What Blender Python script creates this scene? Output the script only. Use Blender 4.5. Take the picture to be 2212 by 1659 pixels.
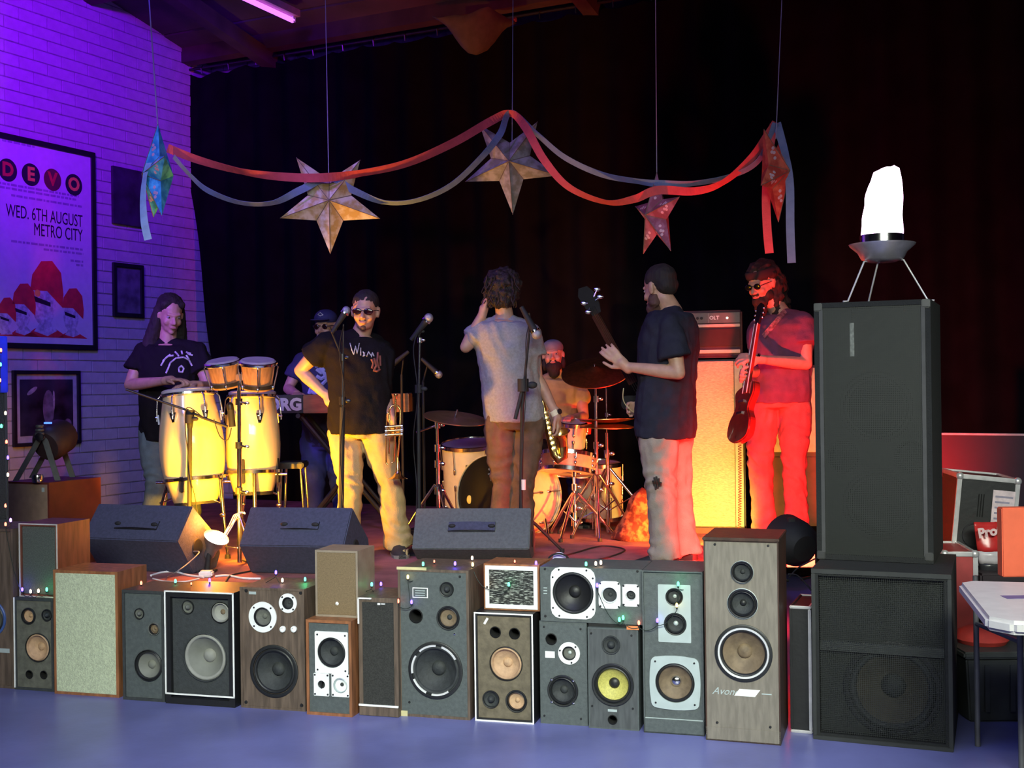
import bpy, bmesh, math, random
from mathutils import Vector, Matrix, Quaternion, noise

for _o in list(bpy.data.objects):
    bpy.data.objects.remove(_o, do_unlink=True)
random.seed(7)
SC = bpy.context.scene
COL = SC.collection

# ------------------------------------------------------------------ camera
FPX = 2600.0            # focal length in pixels of the 2212 x 1659 frame
CX, CY = 1106.0, 829.5
CAMH = 1.5
RS = math.sin(0.013); RC = math.cos(0.013)
cam_data = bpy.data.cameras.new('camera')
cam_data.sensor_fit = 'HORIZONTAL'; cam_data.sensor_width = 36.0
cam_data.lens = 36.0 * FPX / 2212.0
cam_data.clip_start = 0.05; cam_data.clip_end = 100
cam = bpy.data.objects.new('camera', cam_data); COL.objects.link(cam)
cam.matrix_world = Matrix(((RC, RS, 0, 0), (0, 0, -1, 0), (-RS, RC, 0, CAMH), (0, 0, 0, 1)))
SC.camera = cam

# ------------------------------------------------------------------ colour management / world
SC.view_settings.view_transform = 'Standard'
SC.view_settings.look = 'None'
SC.view_settings.gamma = 1.0
SC.view_settings.use_curve_mapping = False
SC.view_settings.exposure = 0.0
world = bpy.data.worlds.new('room_air'); SC.world = world
world.use_nodes = True
world.node_tree.nodes['Background'].inputs[0].default_value = (0.35, 0.36, 0.5, 1)
world.node_tree.nodes['Background'].inputs[1].default_value = 0.010

# ------------------------------------------------------------------ picture geometry -> world
def P(px, py, Y):
    u = (px - CX) / FPX; v = (CY - py) / FPX
    return Vector(((u * RC + v * RS) * Y, Y, CAMH + (-u * RS + v * RC) * Y))
def PF(px, py, z=0.0):
    a = P(px, py, 1.0) - Vector((0, 0, CAMH))
    return P(px, py, (z - CAMH) / a.z)
def PZ(px, z, Y):
    u = (px - CX) / FPX
    return Vector(((u * Y + (z - CAMH) * RS) / RC, Y, z))
def proj(p):
    X, Y, Z = p.x, p.y, p.z - CAMH
    return (CX + FPX * (X * RC - Z * RS) / Y, CY - FPX * (X * RS + Z * RC) / Y)
def PP(px, py, o, n):           # ray / plane
    d = P(px, py, 1.0) - Vector((0, 0, CAMH)); c = Vector((0, 0, CAMH))
    t = (o - c).dot(n) / d.dot(n)
    return c + d * t
def ang(deg): return math.radians(deg)

# ------------------------------------------------------------------ lights
ROOM = ang(26.4)
def aim(o, target):
    d = (Vector(target) - o.location)
    o.rotation_euler = d.to_track_quat('-Z', 'Y').to_euler()
def spot(name, loc, target, col, power, size=60, blend=0.5, rad=0.05):
    l = bpy.data.lights.new(name, 'SPOT'); l.color = col; l.energy = power
    l.spot_size = ang(size); l.spot_blend = blend; l.shadow_soft_size = rad
    o = bpy.data.objects.new(name, l); COL.objects.link(o); o.location = loc; aim(o, target); return o
def area(name, loc, target, col, power, sx, sy, spread=180):
    l = bpy.data.lights.new(name, 'AREA'); l.color = col; l.energy = power
    l.shape = 'RECTANGLE'; l.size = sx; l.size_y = sy; l.spread = ang(spread)
    o = bpy.data.objects.new(name, l); COL.objects.link(o); o.location = loc; aim(o, target); return o
def point(name, loc, col, power, rad=0.05):
    l = bpy.data.lights.new(name, 'POINT'); l.color = col; l.energy = power; l.shadow_soft_size = rad
    o = bpy.data.objects.new(name, l); COL.objects.link(o); o.location = loc; return o

# dim house light from the audience side
area('house_light', (0.1, 0.4, 3.0), (0.1, 5.2, 0.35), (0.92, 1.0, 0.86), 78, 4.5, 0.8, 62)
# blue / violet washes on the left
spot('violet_wash', (-2.7, 5.6, 4.5), P(20, 120, 9.7), (0.38, 0.0, 1.0), 1000, 46, 1.0, 0.15)
spot('blue_wash', (-1.9, 6.4, 4.7), P(150, 230, 10.1), (0.07, 0.0, 1.0), 750, 80, 1.0, 0.15)
spot('lilac_fill', (-3.0, 3.2, 3.6), P(380, 780, 8.5), (0.34, 0.30, 1.0), 230, 56, 1.0, 0.3)
spot('blue_key', (-3.3, 5.4, 3.0), P(352, 735, 8.0), (0.24, 0.03, 1.0), 520, 17, 0.8, 0.05)
spot('ceiling_blue', (-2.5, 7.6, 3.7), P(470, 10, 10.6), (0.16, 0.04, 1.0), 55, 75, 1.0, 0.1)
spot('violet_top', (-2.4, 5.4, 4.5), P(900, 700, 7.5), (0.26, 0.10, 1.0), 260, 62, 1.0, 0.15)
area('floor_blue', (-0.5, 3.4, 4.6), (-0.3, 4.2, 0), (0.22, 0.26, 1.0), 56, 3.0, 1.0)
# warm clamp lamp beside the left wedge, throwing up on to the congas
LAMP = P(463, 1172, 6.86)
spot('clamp_lamp_light', LAMP + Vector((0.03, 0.0, 0.13)), P(590, 980, 7.7), (1.0, 0.43, 0.005), 200, 146, 0.5, 0.04)
point('clamp_lamp_spill', LAMP + Vector((0.0, -0.02, 0.14)), (1.0, 0.30, 0.02), 15, 0.04)
spot('added_amber_fill', P(575, 1120, 8.6), P(432, 330, 11.3), (1.0, 0.30, 0.10), 60, 24, 1.0, 0.05)  # added spot without a fixture, makes the orange patch on the side wall
# warm and red floor cans on the right
spot('yellow_can_light', PZ(1545, 0.52, 7.60), P(1540, 1060, 8.35), (1.0, 0.52, 0.05), 75, 120, 0.7, 0.04)
spot('kit_can_light', PZ(1520, 0.56, 7.45), P(1230, 1100, 8.3), (1.0, 0.40, 0.04), 150, 52, 0.9, 0.04)
spot('red_can_light', P(1735, 1185, 6.45), P(1560, 1000, 7.9), (1.0, 0.02, 0.015), 440, 135, 0.6, 0.06)
spot('red_top_light', (2.6, 6.6, 4.3), P(1600, 800, 8.2), (1.0, 0.04, 0.08), 55, 46, 0.9, 0.1)
spot('red_side_light', P(2040, 800, 6.6), P(2150, 1180, 5.7), (1.0, 0.06, 0.03), 5, 75, 0.8, 0.1)

# ------------------------------------------------------------------ materials
MATS = {}
def mat(name, col, rough=0.6, metal=0.0, var=0.12, scale=18.0, bump=0.0, bscale=None, emit=None, estr=0.0,
        stretch=None, col2=None, coat=0.0, trans=0.0, spec=None, wave=None, contrast=(0.35, 0.65)):
    if name in MATS: return MATS[name]
    m = bpy.data.materials.new(name); m.use_nodes = True; MATS[name] = m
    nt = m.node_tree; N = nt.nodes; L = nt.links
    b = N['Principled BSDF']
    b.inputs['Roughness'].default_value = rough
    b.inputs['Metallic'].default_value = metal
    if coat: b.inputs['Coat Weight'].default_value = coat
    if trans: b.inputs['Transmission Weight'].default_value = trans
    if spec is not None: b.inputs['Specular IOR Level'].default_value = spec
    tc = N.new('ShaderNodeTexCoord'); mp = N.new('ShaderNodeMapping')
    L.new(tc.outputs['Object'], mp.inputs['Vector'])
    if stretch: mp.inputs['Scale'].default_value = stretch
    tx = N.new('ShaderNodeTexNoise'); tx.inputs['Scale'].default_value = scale; tx.inputs['Detail'].default_value = 6
    L.new(mp.outputs[0], tx.inputs['Vector'])
    fac = tx.outputs['Fac']
    if wave:
        w = N.new('ShaderNodeTexWave'); w.wave_type = wave[0]; w.inputs['Scale'].default_value = wave[1]
        w.inputs['Distortion'].default_value = wave[2]; w.inputs['Detail'].default_value = 3
        L.new(mp.outputs[0], w.inputs['Vector']); fac = w.outputs['Fac']
    rp = N.new('ShaderNodeValToRGB')
    c1 = tuple(max(0, c * (1 - var)) for c in col); c2 = col2 or tuple(min(1, c * (1 + var)) for c in col)
    rp.color_ramp.elements[0].position = contrast[0]; rp.color_ramp.elements[1].position = contrast[1]
    rp.color_ramp.elements[0].color = (*c1, 1); rp.color_ramp.elements[1].color = (*c2, 1)
    L.new(fac, rp.inputs[0]); L.new(rp.outputs[0], b.inputs['Base Color'])
    if bump:
        t2 = N.new('ShaderNodeTexNoise'); t2.inputs['Scale'].default_value = bscale or scale * 3
        t2.inputs['Detail'].default_value = 4
        L.new(mp.outputs[0], t2.inputs['Vector'])
        bp = N.new('ShaderNodeBump'); bp.inputs['Strength'].default_value = bump; bp.inputs['Distance'].default_value = 0.01
        L.new(t2.outputs['Fac'], bp.inputs['Height']); L.new(bp.outputs[0], b.inputs['Normal'])
    if emit:
        b.inputs['Emission Color'].default_value = (*emit, 1); b.inputs['Emission Strength'].default_value = estr
    return m

M_BLACK = mat('black_paint', (0.012, 0.012, 0.013), 0.5, bump=0.1)
M_RUBBER = mat('black_rubber', (0.015, 0.015, 0.016), 0.7)
M_CHROME = mat('chrome', (0.75, 0.75, 0.76), 0.16, 1.0, var=0.05)
M_DCHROME = mat('dark_metal', (0.05, 0.05, 0.055), 0.35, 0.7)
M_BRASS = mat('brass', (0.82, 0.55, 0.2), 0.22, 1.0, var=0.1)
M_BRONZE = mat('cymbal_bronze', (0.72, 0.45, 0.18), 0.32, 1.0, var=0.15, scale=40, bump=0.1, bscale=90)
M_SKIN = mat('skin', (0.50, 0.28, 0.19), 0.5, var=0.1, scale=25, bump=0.06, bscale=120)
M_HAIR = mat('dark_hair', (0.018, 0.011, 0.009), 0.8, var=0.4, scale=30, bump=0.6, bscale=60, stretch=(1, 1, 0.15))
M_WHITE = mat('white_paint', (0.78, 0.79, 0.77), 0.5, var=0.04)
M_GREYB = mat('grey_vinyl', (0.085, 0.10, 0.10), 0.6, var=0.12, scale=60, bump=0.15, bscale=200)
M_DARKB = mat('charcoal_baffle', (0.04, 0.045, 0.047), 0.65, var=0.15, scale=50, bump=0.2, bscale=150)
M_WOODB = mat('brown_wood_veneer', (0.12, 0.085, 0.062), 0.55, var=0.3, scale=9, stretch=(6, 6, 0.7), bump=0.15)
M_WOODO = mat('orange_wood_veneer', (0.30, 0.12, 0.05), 0.45, var=0.3, scale=7, stretch=(5, 5, 0.8), bump=0.1)
M_WOODD = mat('dark_wood_veneer', (0.06, 0.03, 0.02), 0.5, var=0.3, scale=7, stretch=(5, 5, 0.8), bump=0.1)
M_CONE = mat('black_cone_paper', (0.03, 0.034, 0.036), 0.7, var=0.2, scale=40, bump=0.2)
M_CONEG = mat('grey_cone_paper', (0.13, 0.135, 0.12), 0.75, var=0.15, scale=40, bump=0.2)
M_CONET = mat('tan_cone_paper', (0.50, 0.32, 0.19), 0.75, var=0.12, scale=40, bump=0.2)
M_CONEB = mat('brown_cone_paper', (0.18, 0.13, 0.08), 0.7, var=0.2, scale=30, bump=0.2)
M_CONEY = mat('yellow_woven_cone', (0.52, 0.48, 0.12), 0.6, var=0.15, scale=120, bump=0.2)
M_SURR = mat('rubber_surround', (0.015, 0.016, 0.017), 0.45)
M_SILVER = mat('silver_plate', (0.50, 0.58, 0.57), 0.45, 0.2, var=0.05)
M_WPLATE = mat('white_plate', (0.93, 0.95, 0.93), 0.45, var=0.03)
M_RINGM = mat('polished_ring', (0.92, 0.92, 0.90), 0.32, 0.35, var=0.02)
M_HOLE = mat('hollow_dark', (0.004, 0.004, 0.004), 0.9)

# ------------------------------------------------------------------ mesh builder
MW = {}
class MB:
    def __init__(s): s.v = []; s.f = []
    def add(s, vs, fs):
        o = len(s.v); s.v.extend([Vector(v) for v in vs]); s.f.extend([tuple(i + o for i in f) for f in fs]); return s
    def box(s, lo, hi, M=None):
        x0, y0, z0 = lo; x1, y1, z1 = hi
        vs = [Vector(p) for p in ((x0,y0,z0),(x1,y0,z0),(x1,y1,z0),(x0,y1,z0),(x0,y0,z1),(x1,y0,z1),(x1,y1,z1),(x0,y1,z1))]
        if M: vs = [M @ v for v in vs]
        return s.add(vs, [(0,3,2,1),(4,5,6,7),(0,1,5,4),(1,2,6,5),(2,3,7,6),(3,0,4,7)])
    def rings(s, rings, closed=True, caps=True):
        n = len(rings[0]); vs = [v for r in rings for v in r]; fs = []
        for i in range(len(rings) - 1):
            for j in range(n if closed else n - 1):
                k = (j + 1) % n
                fs.append((i*n+j, i*n+k, (i+1)*n+k, (i+1)*n+j))
        if caps:
            fs.append(tuple(range(n - 1, -1, -1))); fs.append(tuple((len(rings)-1)*n + j for j in range(n)))
        return s.add(vs, fs)
    def tube(s, pts, r, n=8, caps=True):
        pts = [Vector(p) for p in pts]
        rr = r if isinstance(r, (list, tuple)) else [r] * len(pts)
        t0 = (pts[1] - pts[0]).normalized()
        ref = Vector((0, 0, 1)) if abs(t0.z) < 0.9 else Vector((1, 0, 0))
        a = t0.cross(ref).normalized(); rings = []
        for i, p in enumerate(pts):
            if i == 0: t = t0
            elif i == len(pts) - 1: t = (pts[i] - pts[i-1]).normalized()
            else:
                t = (pts[i+1] - pts[i-1])
                t = t.normalized() if t.length > 1e-9 else (pts[i+1]-pts[i]).normalized()
            a = (a - t * a.dot(t))
            a = a.normalized() if a.length > 1e-6 else t.orthogonal().normalized()
            b = t.cross(a)
            rings.append([p + a * (rr[i] * math.cos(2*math.pi*k/n)) + b * (rr[i] * math.sin(2*math.pi*k/n)) for k in range(n)])
        return s.rings(rings, True, caps)
    def cap(s, p0, p1, r0, r1, n=14):
        p0 = Vector(p0); p1 = Vector(p1); d = (p1 - p0); L = d.length; t = d / L if L > 1e-6 else Vector((0,0,1))
        pts = []; rr = []
        for k in (0.05, 0.4, 0.75):
            pts.append(p0 - t * r0 * math.cos(k * math.pi/2)); rr.append(r0 * math.sin(k * math.pi/2))
        for k in range(5):
            pts.append(p0 + t * L * k / 4); rr.append(r0 + (r1 - r0) * k / 4)
        for k in (0.75, 0.4, 0.05):
            pts.append(p1 + t * r1 * math.cos(k * math.pi/2)); rr.append(r1 * math.sin(k * math.pi/2))
        return s.tube(pts, rr, n)
    def ell(s, c, r, axes=None, n=16, m=10):
        c = Vector(c); ax = axes or (Vector((1,0,0)), Vector((0,1,0)), Vector((0,0,1)))
        rings = []
        for i in range(m + 1):
            th = math.pi * (i + 0.02) / (m + 0.04)
            rings.append([c + ax[0]*(r[0]*math.sin(th)*math.cos(2*math.pi*k/n)) + ax[1]*(r[1]*math.sin(th)*math.sin(2*math.pi*k/n)) - ax[2]*(r[2]*math.cos(th)) for k in range(n)])
        return s.rings(rings)
    def lathe(s, prof, c=(0,0,0), axis=(0,0,1), n=32, caps=False, a0=0, a1=360):
        c = Vector(c); w = Vector(axis).normalized()
        a = w.orthogonal().normalized(); b = w.cross(a)
        full = abs(a1 - a0 - 360) < 1e-3
        k_n = n if full else n + 1
        rings = []
        for (r, h) in prof:
            rings.append([c + w*h + a*(max(r,1e-4)*math.cos(ang(a0+(a1-a0)*k/n))) + b*(max(r,1e-4)*math.sin(ang(a0+(a1-a0)*k/n))) for k in range(k_n)])
        return s.rings(rings, full, caps)
    def prism(s, poly, depth, M=None):      # poly in XZ, extruded along +Y
        n = len(poly)
        vs = [Vector((x, 0, z)) for x, z in poly] + [Vector((x, depth, z)) for x, z in poly]
        if M: vs = [M @ v for v in vs]
        fs = [tuple(range(n)), tuple(range(2*n-1, n-1, -1))]
        fs += [(i, i+n, (i+1) % n + n, (i+1) % n) for i in range(n)]
        return s.add(vs, fs)
    def build(s, name, m, parent=None, world=False, smooth=None, bevel=0.0, keep=False):
        me = bpy.data.meshes.new(name)
        vs = s.v
        loc = Vector((0, 0, 0))
        if parent is not None and world:
            Mi = MW[parent].inverted(); vs = [Mi @ v for v in vs]
        elif parent is None and vs:
            xs = [v.x for v in vs]; ys = [v.y for v in vs]; zs = [v.z for v in vs]
            loc = Vector(((min(xs)+max(xs))/2, (min(ys)+max(ys))/2, min(zs)))
            vs = [v - loc for v in vs]
        me.from_pydata([tuple(v) for v in vs], [], s.f)
        me.validate()
        bm = bmesh.new(); bm.from_mesh(me)
        bmesh.ops.recalc_face_normals(bm, faces=bm.faces)
        if bevel:
            bmesh.ops.bevel(bm, geom=[e for e in bm.edges if len(e.link_faces) == 2 and e.calc_face_angle(0) > 0.6],
                            offset=bevel, segments=2, affect='EDGES', clamp_overlap=True)
        bm.to_mesh(me); bm.free()
        if smooth is not None:
            sm = smooth
            me.polygons.foreach_set('use_smooth', [True] * len(me.polygons))
            if sm < 180:
                try: me.set_sharp_from_angle(angle=ang(sm))
                except Exception: pass
        me.materials.append(m)
        o = bpy.data.objects.new(name, me); COL.objects.link(o)
        if parent is not None:
            o.parent = parent; MW[o] = MW[parent]
        else:
            o.location = loc; MW[o] = Matrix.Translation(loc)
        return o

def empty(name, loc, rz=0.0, M=None):
    o = bpy.data.objects.new(name, None); COL.objects.link(o)
    o.empty_display_size = 0.1
    if M is None: M = Matrix.Translation(Vector(loc)) @ Matrix.Rotation(rz, 4, 'Z')
    o.matrix_world = M; MW[o] = M.copy(); return o
def tag(o, label=None, cat=None, group=None, kind=None):
    if label: o['label'] = label
    if cat: o['category'] = cat
    if group: o['group'] = group
    if kind: o['kind'] = kind
    return o
def thing(name, label, cat, loc=(0,0,0), rz=0.0, group=None, M=None):
    return tag(empty(name, loc, rz, M), label, cat, group)
def struct(name, mb, m, **k): return tag(mb.build(name, m, **k), kind='structure')

def bake(mb, name, m, parent, voxel=0.01, it=4, disp=0.0, dscale=0.1, world=True, wr=0.0, wscale=0.05, fold=False):
    o = mb.build(name, m, parent, world=world)
    r = o.modifiers.new('r', 'REMESH'); r.mode = 'VOXEL'; r.voxel_size = voxel; r.use_smooth_shade = True
    if it:
        s = o.modifiers.new('s', 'SMOOTH'); s.factor = 0.5; s.iterations = it
    for st, sc_ in ((disp, dscale), (wr, wscale)):
        if st:
            t = bpy.data.textures.new('cl', 'CLOUDS'); t.noise_scale = sc_; t.noise_depth = 2
            d = o.modifiers.new('d', 'DISPLACE'); d.texture = t; d.strength = st; d.mid_level = 0.5; d.texture_coords = 'LOCAL'
    dg = bpy.context.evaluated_depsgraph_get(); dg.update()
    me = bpy.data.meshes.new_from_object(o.evaluated_get(dg))
    o.modifiers.clear(); old = o.data; o.data = me; bpy.data.meshes.remove(old)
    me.name = name; me.materials.clear(); me.materials.append(m)
    me.polygons.foreach_set('use_smooth', [True] * len(me.polygons))
    if fold:
        up = Vector((0, 0, 1)); zs = [v.co.z for v in me.vertices]; z0 = min(zs); zr = max(zs) - z0; nv = [v.normal.copy() for v in me.vertices]
        for v, n_ in zip(me.vertices, nv):
            c = v.co; q = (c.z - z0)/zr
            if fold == 'shirt':
                w = noise.noise(Vector((c.x*5 + c.z*2, c.y*5, c.z*3 + 7)))*2.4
                a = math.sin(c.x*38 + c.y*26 + c.z*9 + 5*w) * (0.35 + 0.65*abs(noise.noise(Vector((c.x*4, c.y*4, c.z*2.5)))))
                d = .0065*(a + .35) * min(1, max(0, (q-.02)/.10))
            else:
                w = noise.noise(Vector((c.x*6, c.y*6, c.z*4 + 3)))*2.2
                k_ = .35 + .65*math.exp(-((q-.50)/.10)**2) + .9*math.exp(-(q/.12)**2)
                a = math.sin(c.z*52 + c.x*14 + c.y*10 + 6*w) * k_ + .5*math.sin(c.x*34 + 5*w)
                d = .0055*(a + .3)
            v.co = c + n_*max(d, -.0035)
        me.update()
    return o

def holed_panel(outer, holes, y0, t):
    """flat panel in XZ with real holes, y0..y0+t"""
    cu = bpy.data.curves.new('c', 'CURVE'); cu.dimensions = '2D'; cu.fill_mode = 'BOTH'; cu.extrude = t / 2
    for loop in [outer] + holes:
        sp = cu.splines.new('POLY'); sp.points.add(len(loop) - 1)
        for i, (x, z) in enumerate(loop): sp.points[i].co = (x, z, 0, 1)
        sp.use_cyclic_u = True
    o = bpy.data.objects.new('c', cu); COL.objects.link(o)
    dg = bpy.context.evaluated_depsgraph_get(); dg.update()
    me = bpy.data.meshes.new_from_object(o.evaluated_get(dg))
    mb = MB(); mb.add([(v.co.x, y0 + t/2 + v.co.z, v.co.y) for v in me.vertices], [tuple(p.vertices) for p in me.polygons])
    bpy.data.objects.remove(o); bpy.data.curves.remove(cu); bpy.data.meshes.remove(me)
    return mb
def circ(x, z, r, n=40): return [(x + r*math.cos(2*math.pi*k/n), z + r*math.sin(2*math.pi*k/n)) for k in range(n)]
def rrect(x0, z0, x1, z1, r, n=5, bulge=0.0):
    out = []
    for (cx, cz, a) in ((x1-r, z1-r, 0), (x0+r, z1-r, 90), (x0+r, z0+r, 180), (x1-r, z0+r, 270)):
        for k in range(n + 1):
            t = ang(a + 90*k/n); out.append((cx + r*math.cos(t), cz + r*math.sin(t)))
    if bulge:
        cx = (x0+x1)/2; cz = (z0+z1)/2; hx = (x1-x0)/2; hz = (z1-z0)/2; o2 = []
        dense = []
        for i in range(len(out)):
            a = out[i]; b = out[(i+1) % len(out)]
            for k in range(4): dense.append((a[0]+(b[0]-a[0])*k/4, a[1]+(b[1]-a[1])*k/4))
        for x, z in dense:
            u = (x-cx)/hx; w = (z-cz)/hz
            o2.append((cx + hx*u*(1+bulge*(1-w*w)), cz + hz*w*(1+bulge*(1-u*u))))
        return o2
    return out

def smooth_poly(poly, k=5):
    out = []; n = len(poly)
    for i in range(n):
        p0, p1, p2, p3 = poly[i-1], poly[i], poly[(i+1) % n], poly[(i+2) % n]
        for j in range(k):
            q = j/k
            out.append(tuple(0.5*((2*p1[c]) + (p2[c]-p0[c])*q + (2*p0[c]-5*p1[c]+4*p2[c]-p3[c])*q*q + (3*p1[c]-p0[c]-3*p2[c]+p3[c])*q*q*q) for c in (0, 1)))
    return out

def text(name, s, size, x, y, z, m, parent, ext=0.0006, align='CENTER', sx=1.0, shear=0.0, rot=0.0, bold=0.0):
    cu = bpy.data.curves.new('t', 'FONT'); cu.body = s; cu.size = size; cu.align_x = align; cu.align_y = 'CENTER'
    cu.extrude = ext; cu.shear = shear; cu.offset = bold; cu.resolution_u = 3
    o = bpy.data.objects.new('t', cu); COL.objects.link(o)
    dg = bpy.context.evaluated_depsgraph_get(); dg.update()
    me = bpy.data.meshes.new_from_object(o.evaluated_get(dg))
    cr, sr = math.cos(rot), math.sin(rot)
    mb = MB()
    mb.add([(x + (v.co.x*sx)*cr - v.co.y*sr, y + v.co.z, z + (v.co.x*sx)*sr + v.co.y*cr) for v in me.vertices], [tuple(p.vertices) for p in me.polygons])
    bpy.data.objects.remove(o); bpy.data.curves.remove(cu); bpy.data.meshes.remove(me)
    return mb.build(name, m, parent)

ZS = 0.45     # stage floor height
# ================================================================== SETTING
CORN = PZ(470, 0, 12.1)                           # far corner of the side wall
WA = Vector((-math.sin(ROOM), -math.cos(ROOM), 0))   # along the side wall, towards the viewer
WN = Vector((math.cos(ROOM), -math.sin(ROOM), 0))    # into the room
BD = WN.copy()                                     # along the back wall, to the right
BN = WA.copy()                                     # back wall normal, towards the viewer
def wallpt(px, py): return PP(px, py, CORN, WN)
def wall_sz(px, py):
    p = wallpt(px, py); return ((p - CORN).dot(WA), p.z)

M_FLOOR = mat('blue_painted_concrete', (0.15, 0.16, 0.40), 0.36, var=0.18, scale=2.2, bump=0.05, bscale=40)
M_STAGE = mat('stage_carpet', (0.32, 0.11, 0.11), 0.85, var=0.25, scale=6, bump=0.4, bscale=180)
M_WALL = mat('mortar', (0.26, 0.25, 0.27), 0.9, var=0.2, bump=0.3)
M_BRICK = mat('painted_brick', (0.50, 0.47, 0.50), 0.75, var=0.10, scale=9, bump=0.35, bscale=60)
M_CURT = mat('black_stage_cloth', (0.0045, 0.004, 0.005), 1.0, var=0.25, scale=4, bump=0.2, bscale=60, spec=0.08)
M_CEIL = mat('ceiling_board', (0.07, 0.055, 0.055), 0.9, var=0.35, scale=1.5, bump=0.3, bscale=15)
M_BEAM = mat('ceiling_timber', (0.06, 0.04, 0.03), 0.8, var=0.3, scale=4)

mb = MB(); mb.box((-9, -4, -0.1), (9, 14, 0)); struct('floor', mb, M_FLOOR)

# side wall: backing (mortar) + bricks
wl = empty('wall_left', CORN, math.pi/2 - ROOM); tag(wl, kind='structure')     # local x -> towards the corner... +x = far
# local frame: x along (-WA), y = -WN (into the wall), z up, origin at corner
mb = MB(); mb.box((-7.5, 0.0, 0), (0, 0.15, 6.6)); mb.build('wall_backing', M_WALL, wl)
BH, BL, JT = 0.1005, 0.300, 0.010
brick_me = None
cands = []
row = 0
z = 0.35
while z < 5.4:
    x = 0.0 - (0.5 * BL if row % 2 else 0)
    first = True
    xs = []
    if row % 2: xs.append((-0.5*BL + JT/2, 0.0))
    while x > -3.5:
        xs.append((x - BL + JT, x)); x -= BL
    for (a, b) in xs: cands.append((a, b, z, z + BH - JT))
    z += BH; row += 1
def vis(a, b, z0):
    p = CORN - WA * (a+b)/2; q = p + Vector((0, 0, z0)); u, v = proj(q)
    return (-40 < u < 520 and -40 < v < 1130), q.y
ok = []; rest = []
for c in cands:
    v, y = vis(*c[:3])
    (ok if v else rest).append((y, c))
ok.sort(key=lambda t: t[0])
for y, c in ok[300:]: rest.append((y, c))
ok = ok[:300]
def brick_mesh(w):
    mb = MB(); mb.box((-w/2, -0.007, 0), (w/2, 0.02, BH - JT))
    o = mb.build('brick', M_BRICK, wl, bevel=0.0025); return o
proto = {}
for y, (a, b, z0, z1) in ok:
    w = round(b - a, 3)
    if w not in proto:
        proto[w] = brick_mesh(w); o = proto[w]
    else:
        o = proto[w].copy(); COL.objects.link(o); o.parent = wl
    o.location = ((a+b)/2, random.uniform(-0.0022, 0.0018), z0 + random.uniform(-0.0012, 0.0012))
mb = MB()
for y, (a, b, z0, z1) in rest:
    mb.box((a, -0.006 + random.uniform(-.002, .002), z0), (b, 0.02, z1))
tag(mb.build('far_bricks', M_BRICK, wl), kind='stuff')

# back wall and the brick pier beside the curtain
mb = MB(); mb.box((0, 0, 0), (11, 0.15, 5.3)); 
wb = empty('wall_back', CORN, -ROOM); tag(wb, kind='structure')
mb.build('wall_backing', M_WALL, wb)
mb = MB(); row = 0; z = 0.35; first = None
protob = {}
while z < 4.75:
    x = 0.012
    w0 = BL/2 if row % 2 else BL
    while x < 1.0:
        w = w0 - JT
        w = round(w, 3)
        if w not in protob:
            m2 = MB(); m2.box((-w/2, -0.007, 0), (w/2, 0.02, BH-JT)); protob[w] = m2.build('brick', M_BRICK, wb, bevel=0.0025); o = protob[w]
        else:
            o = protob[w].copy(); COL.objects.link(o); o.parent = wb
        o.location = (x + w/2, random.uniform(-.002, .002), z)
        x += w0; w0 = BL
    z += BH; row += 1

# ceiling: pitched, rising towards the viewer
slope = 0.20
ce = empty('ceiling', CORN, -ROOM); tag(ce, kind='structure')
def cz(y): return 4.72 + slope * (-y)      # local y negative = towards viewer
def slab(mb, x0, x1, y0, y1, dz, th):
    vs = [(x0,y0,cz(y0)+dz),(x1,y0,cz(y0)+dz),(x1,y1,cz(y1)+dz),(x0,y1,cz(y1)+dz)]
    vs += [(x,y,z_+th) for x,y,z_ in vs]
    mb.add(vs, [(0,3,2,1),(4,5,6,7),(0,1,5,4),(1,2,6,5),(2,3,7,6),(3,0,4,7)])
k = 0
y = 0.2
while y > -9.0:
    mb = MB(); slab(mb, -0.3, 11, y - 0.88, y, 0.0 + 0.012*(k % 2), 0.05); mb.build('ceiling_panel', M_CEIL, ce); y -= 0.9; k += 1
for y in (-0.35, -1.6, -2.85, -4.1):
    mb = MB(); slab(mb, -0.1, 11, y - 0.09, y, -0.14, 0.15); mb.build('purlin', M_BEAM, ce)
for x in (0.9, 4.2):
    mb = MB(); slab(mb, x, x + 0.12, -8, 0.1, -0.26, 0.14); mb.build('rafter', M_BEAM, ce)

# room shell behind and beside the viewer
mb = MB(); mb.box((-9, -4.15, 0), (9, -4, 6.6)); struct('wall_front', mb, mat('dark_wall', (0.05, 0.045, 0.05), 0.9))
mb = MB(); mb.box((8.2, -4, 0), (8.35, 12, 6.6)); struct('wall_right', mb, MATS['dark_wall'])

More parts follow.
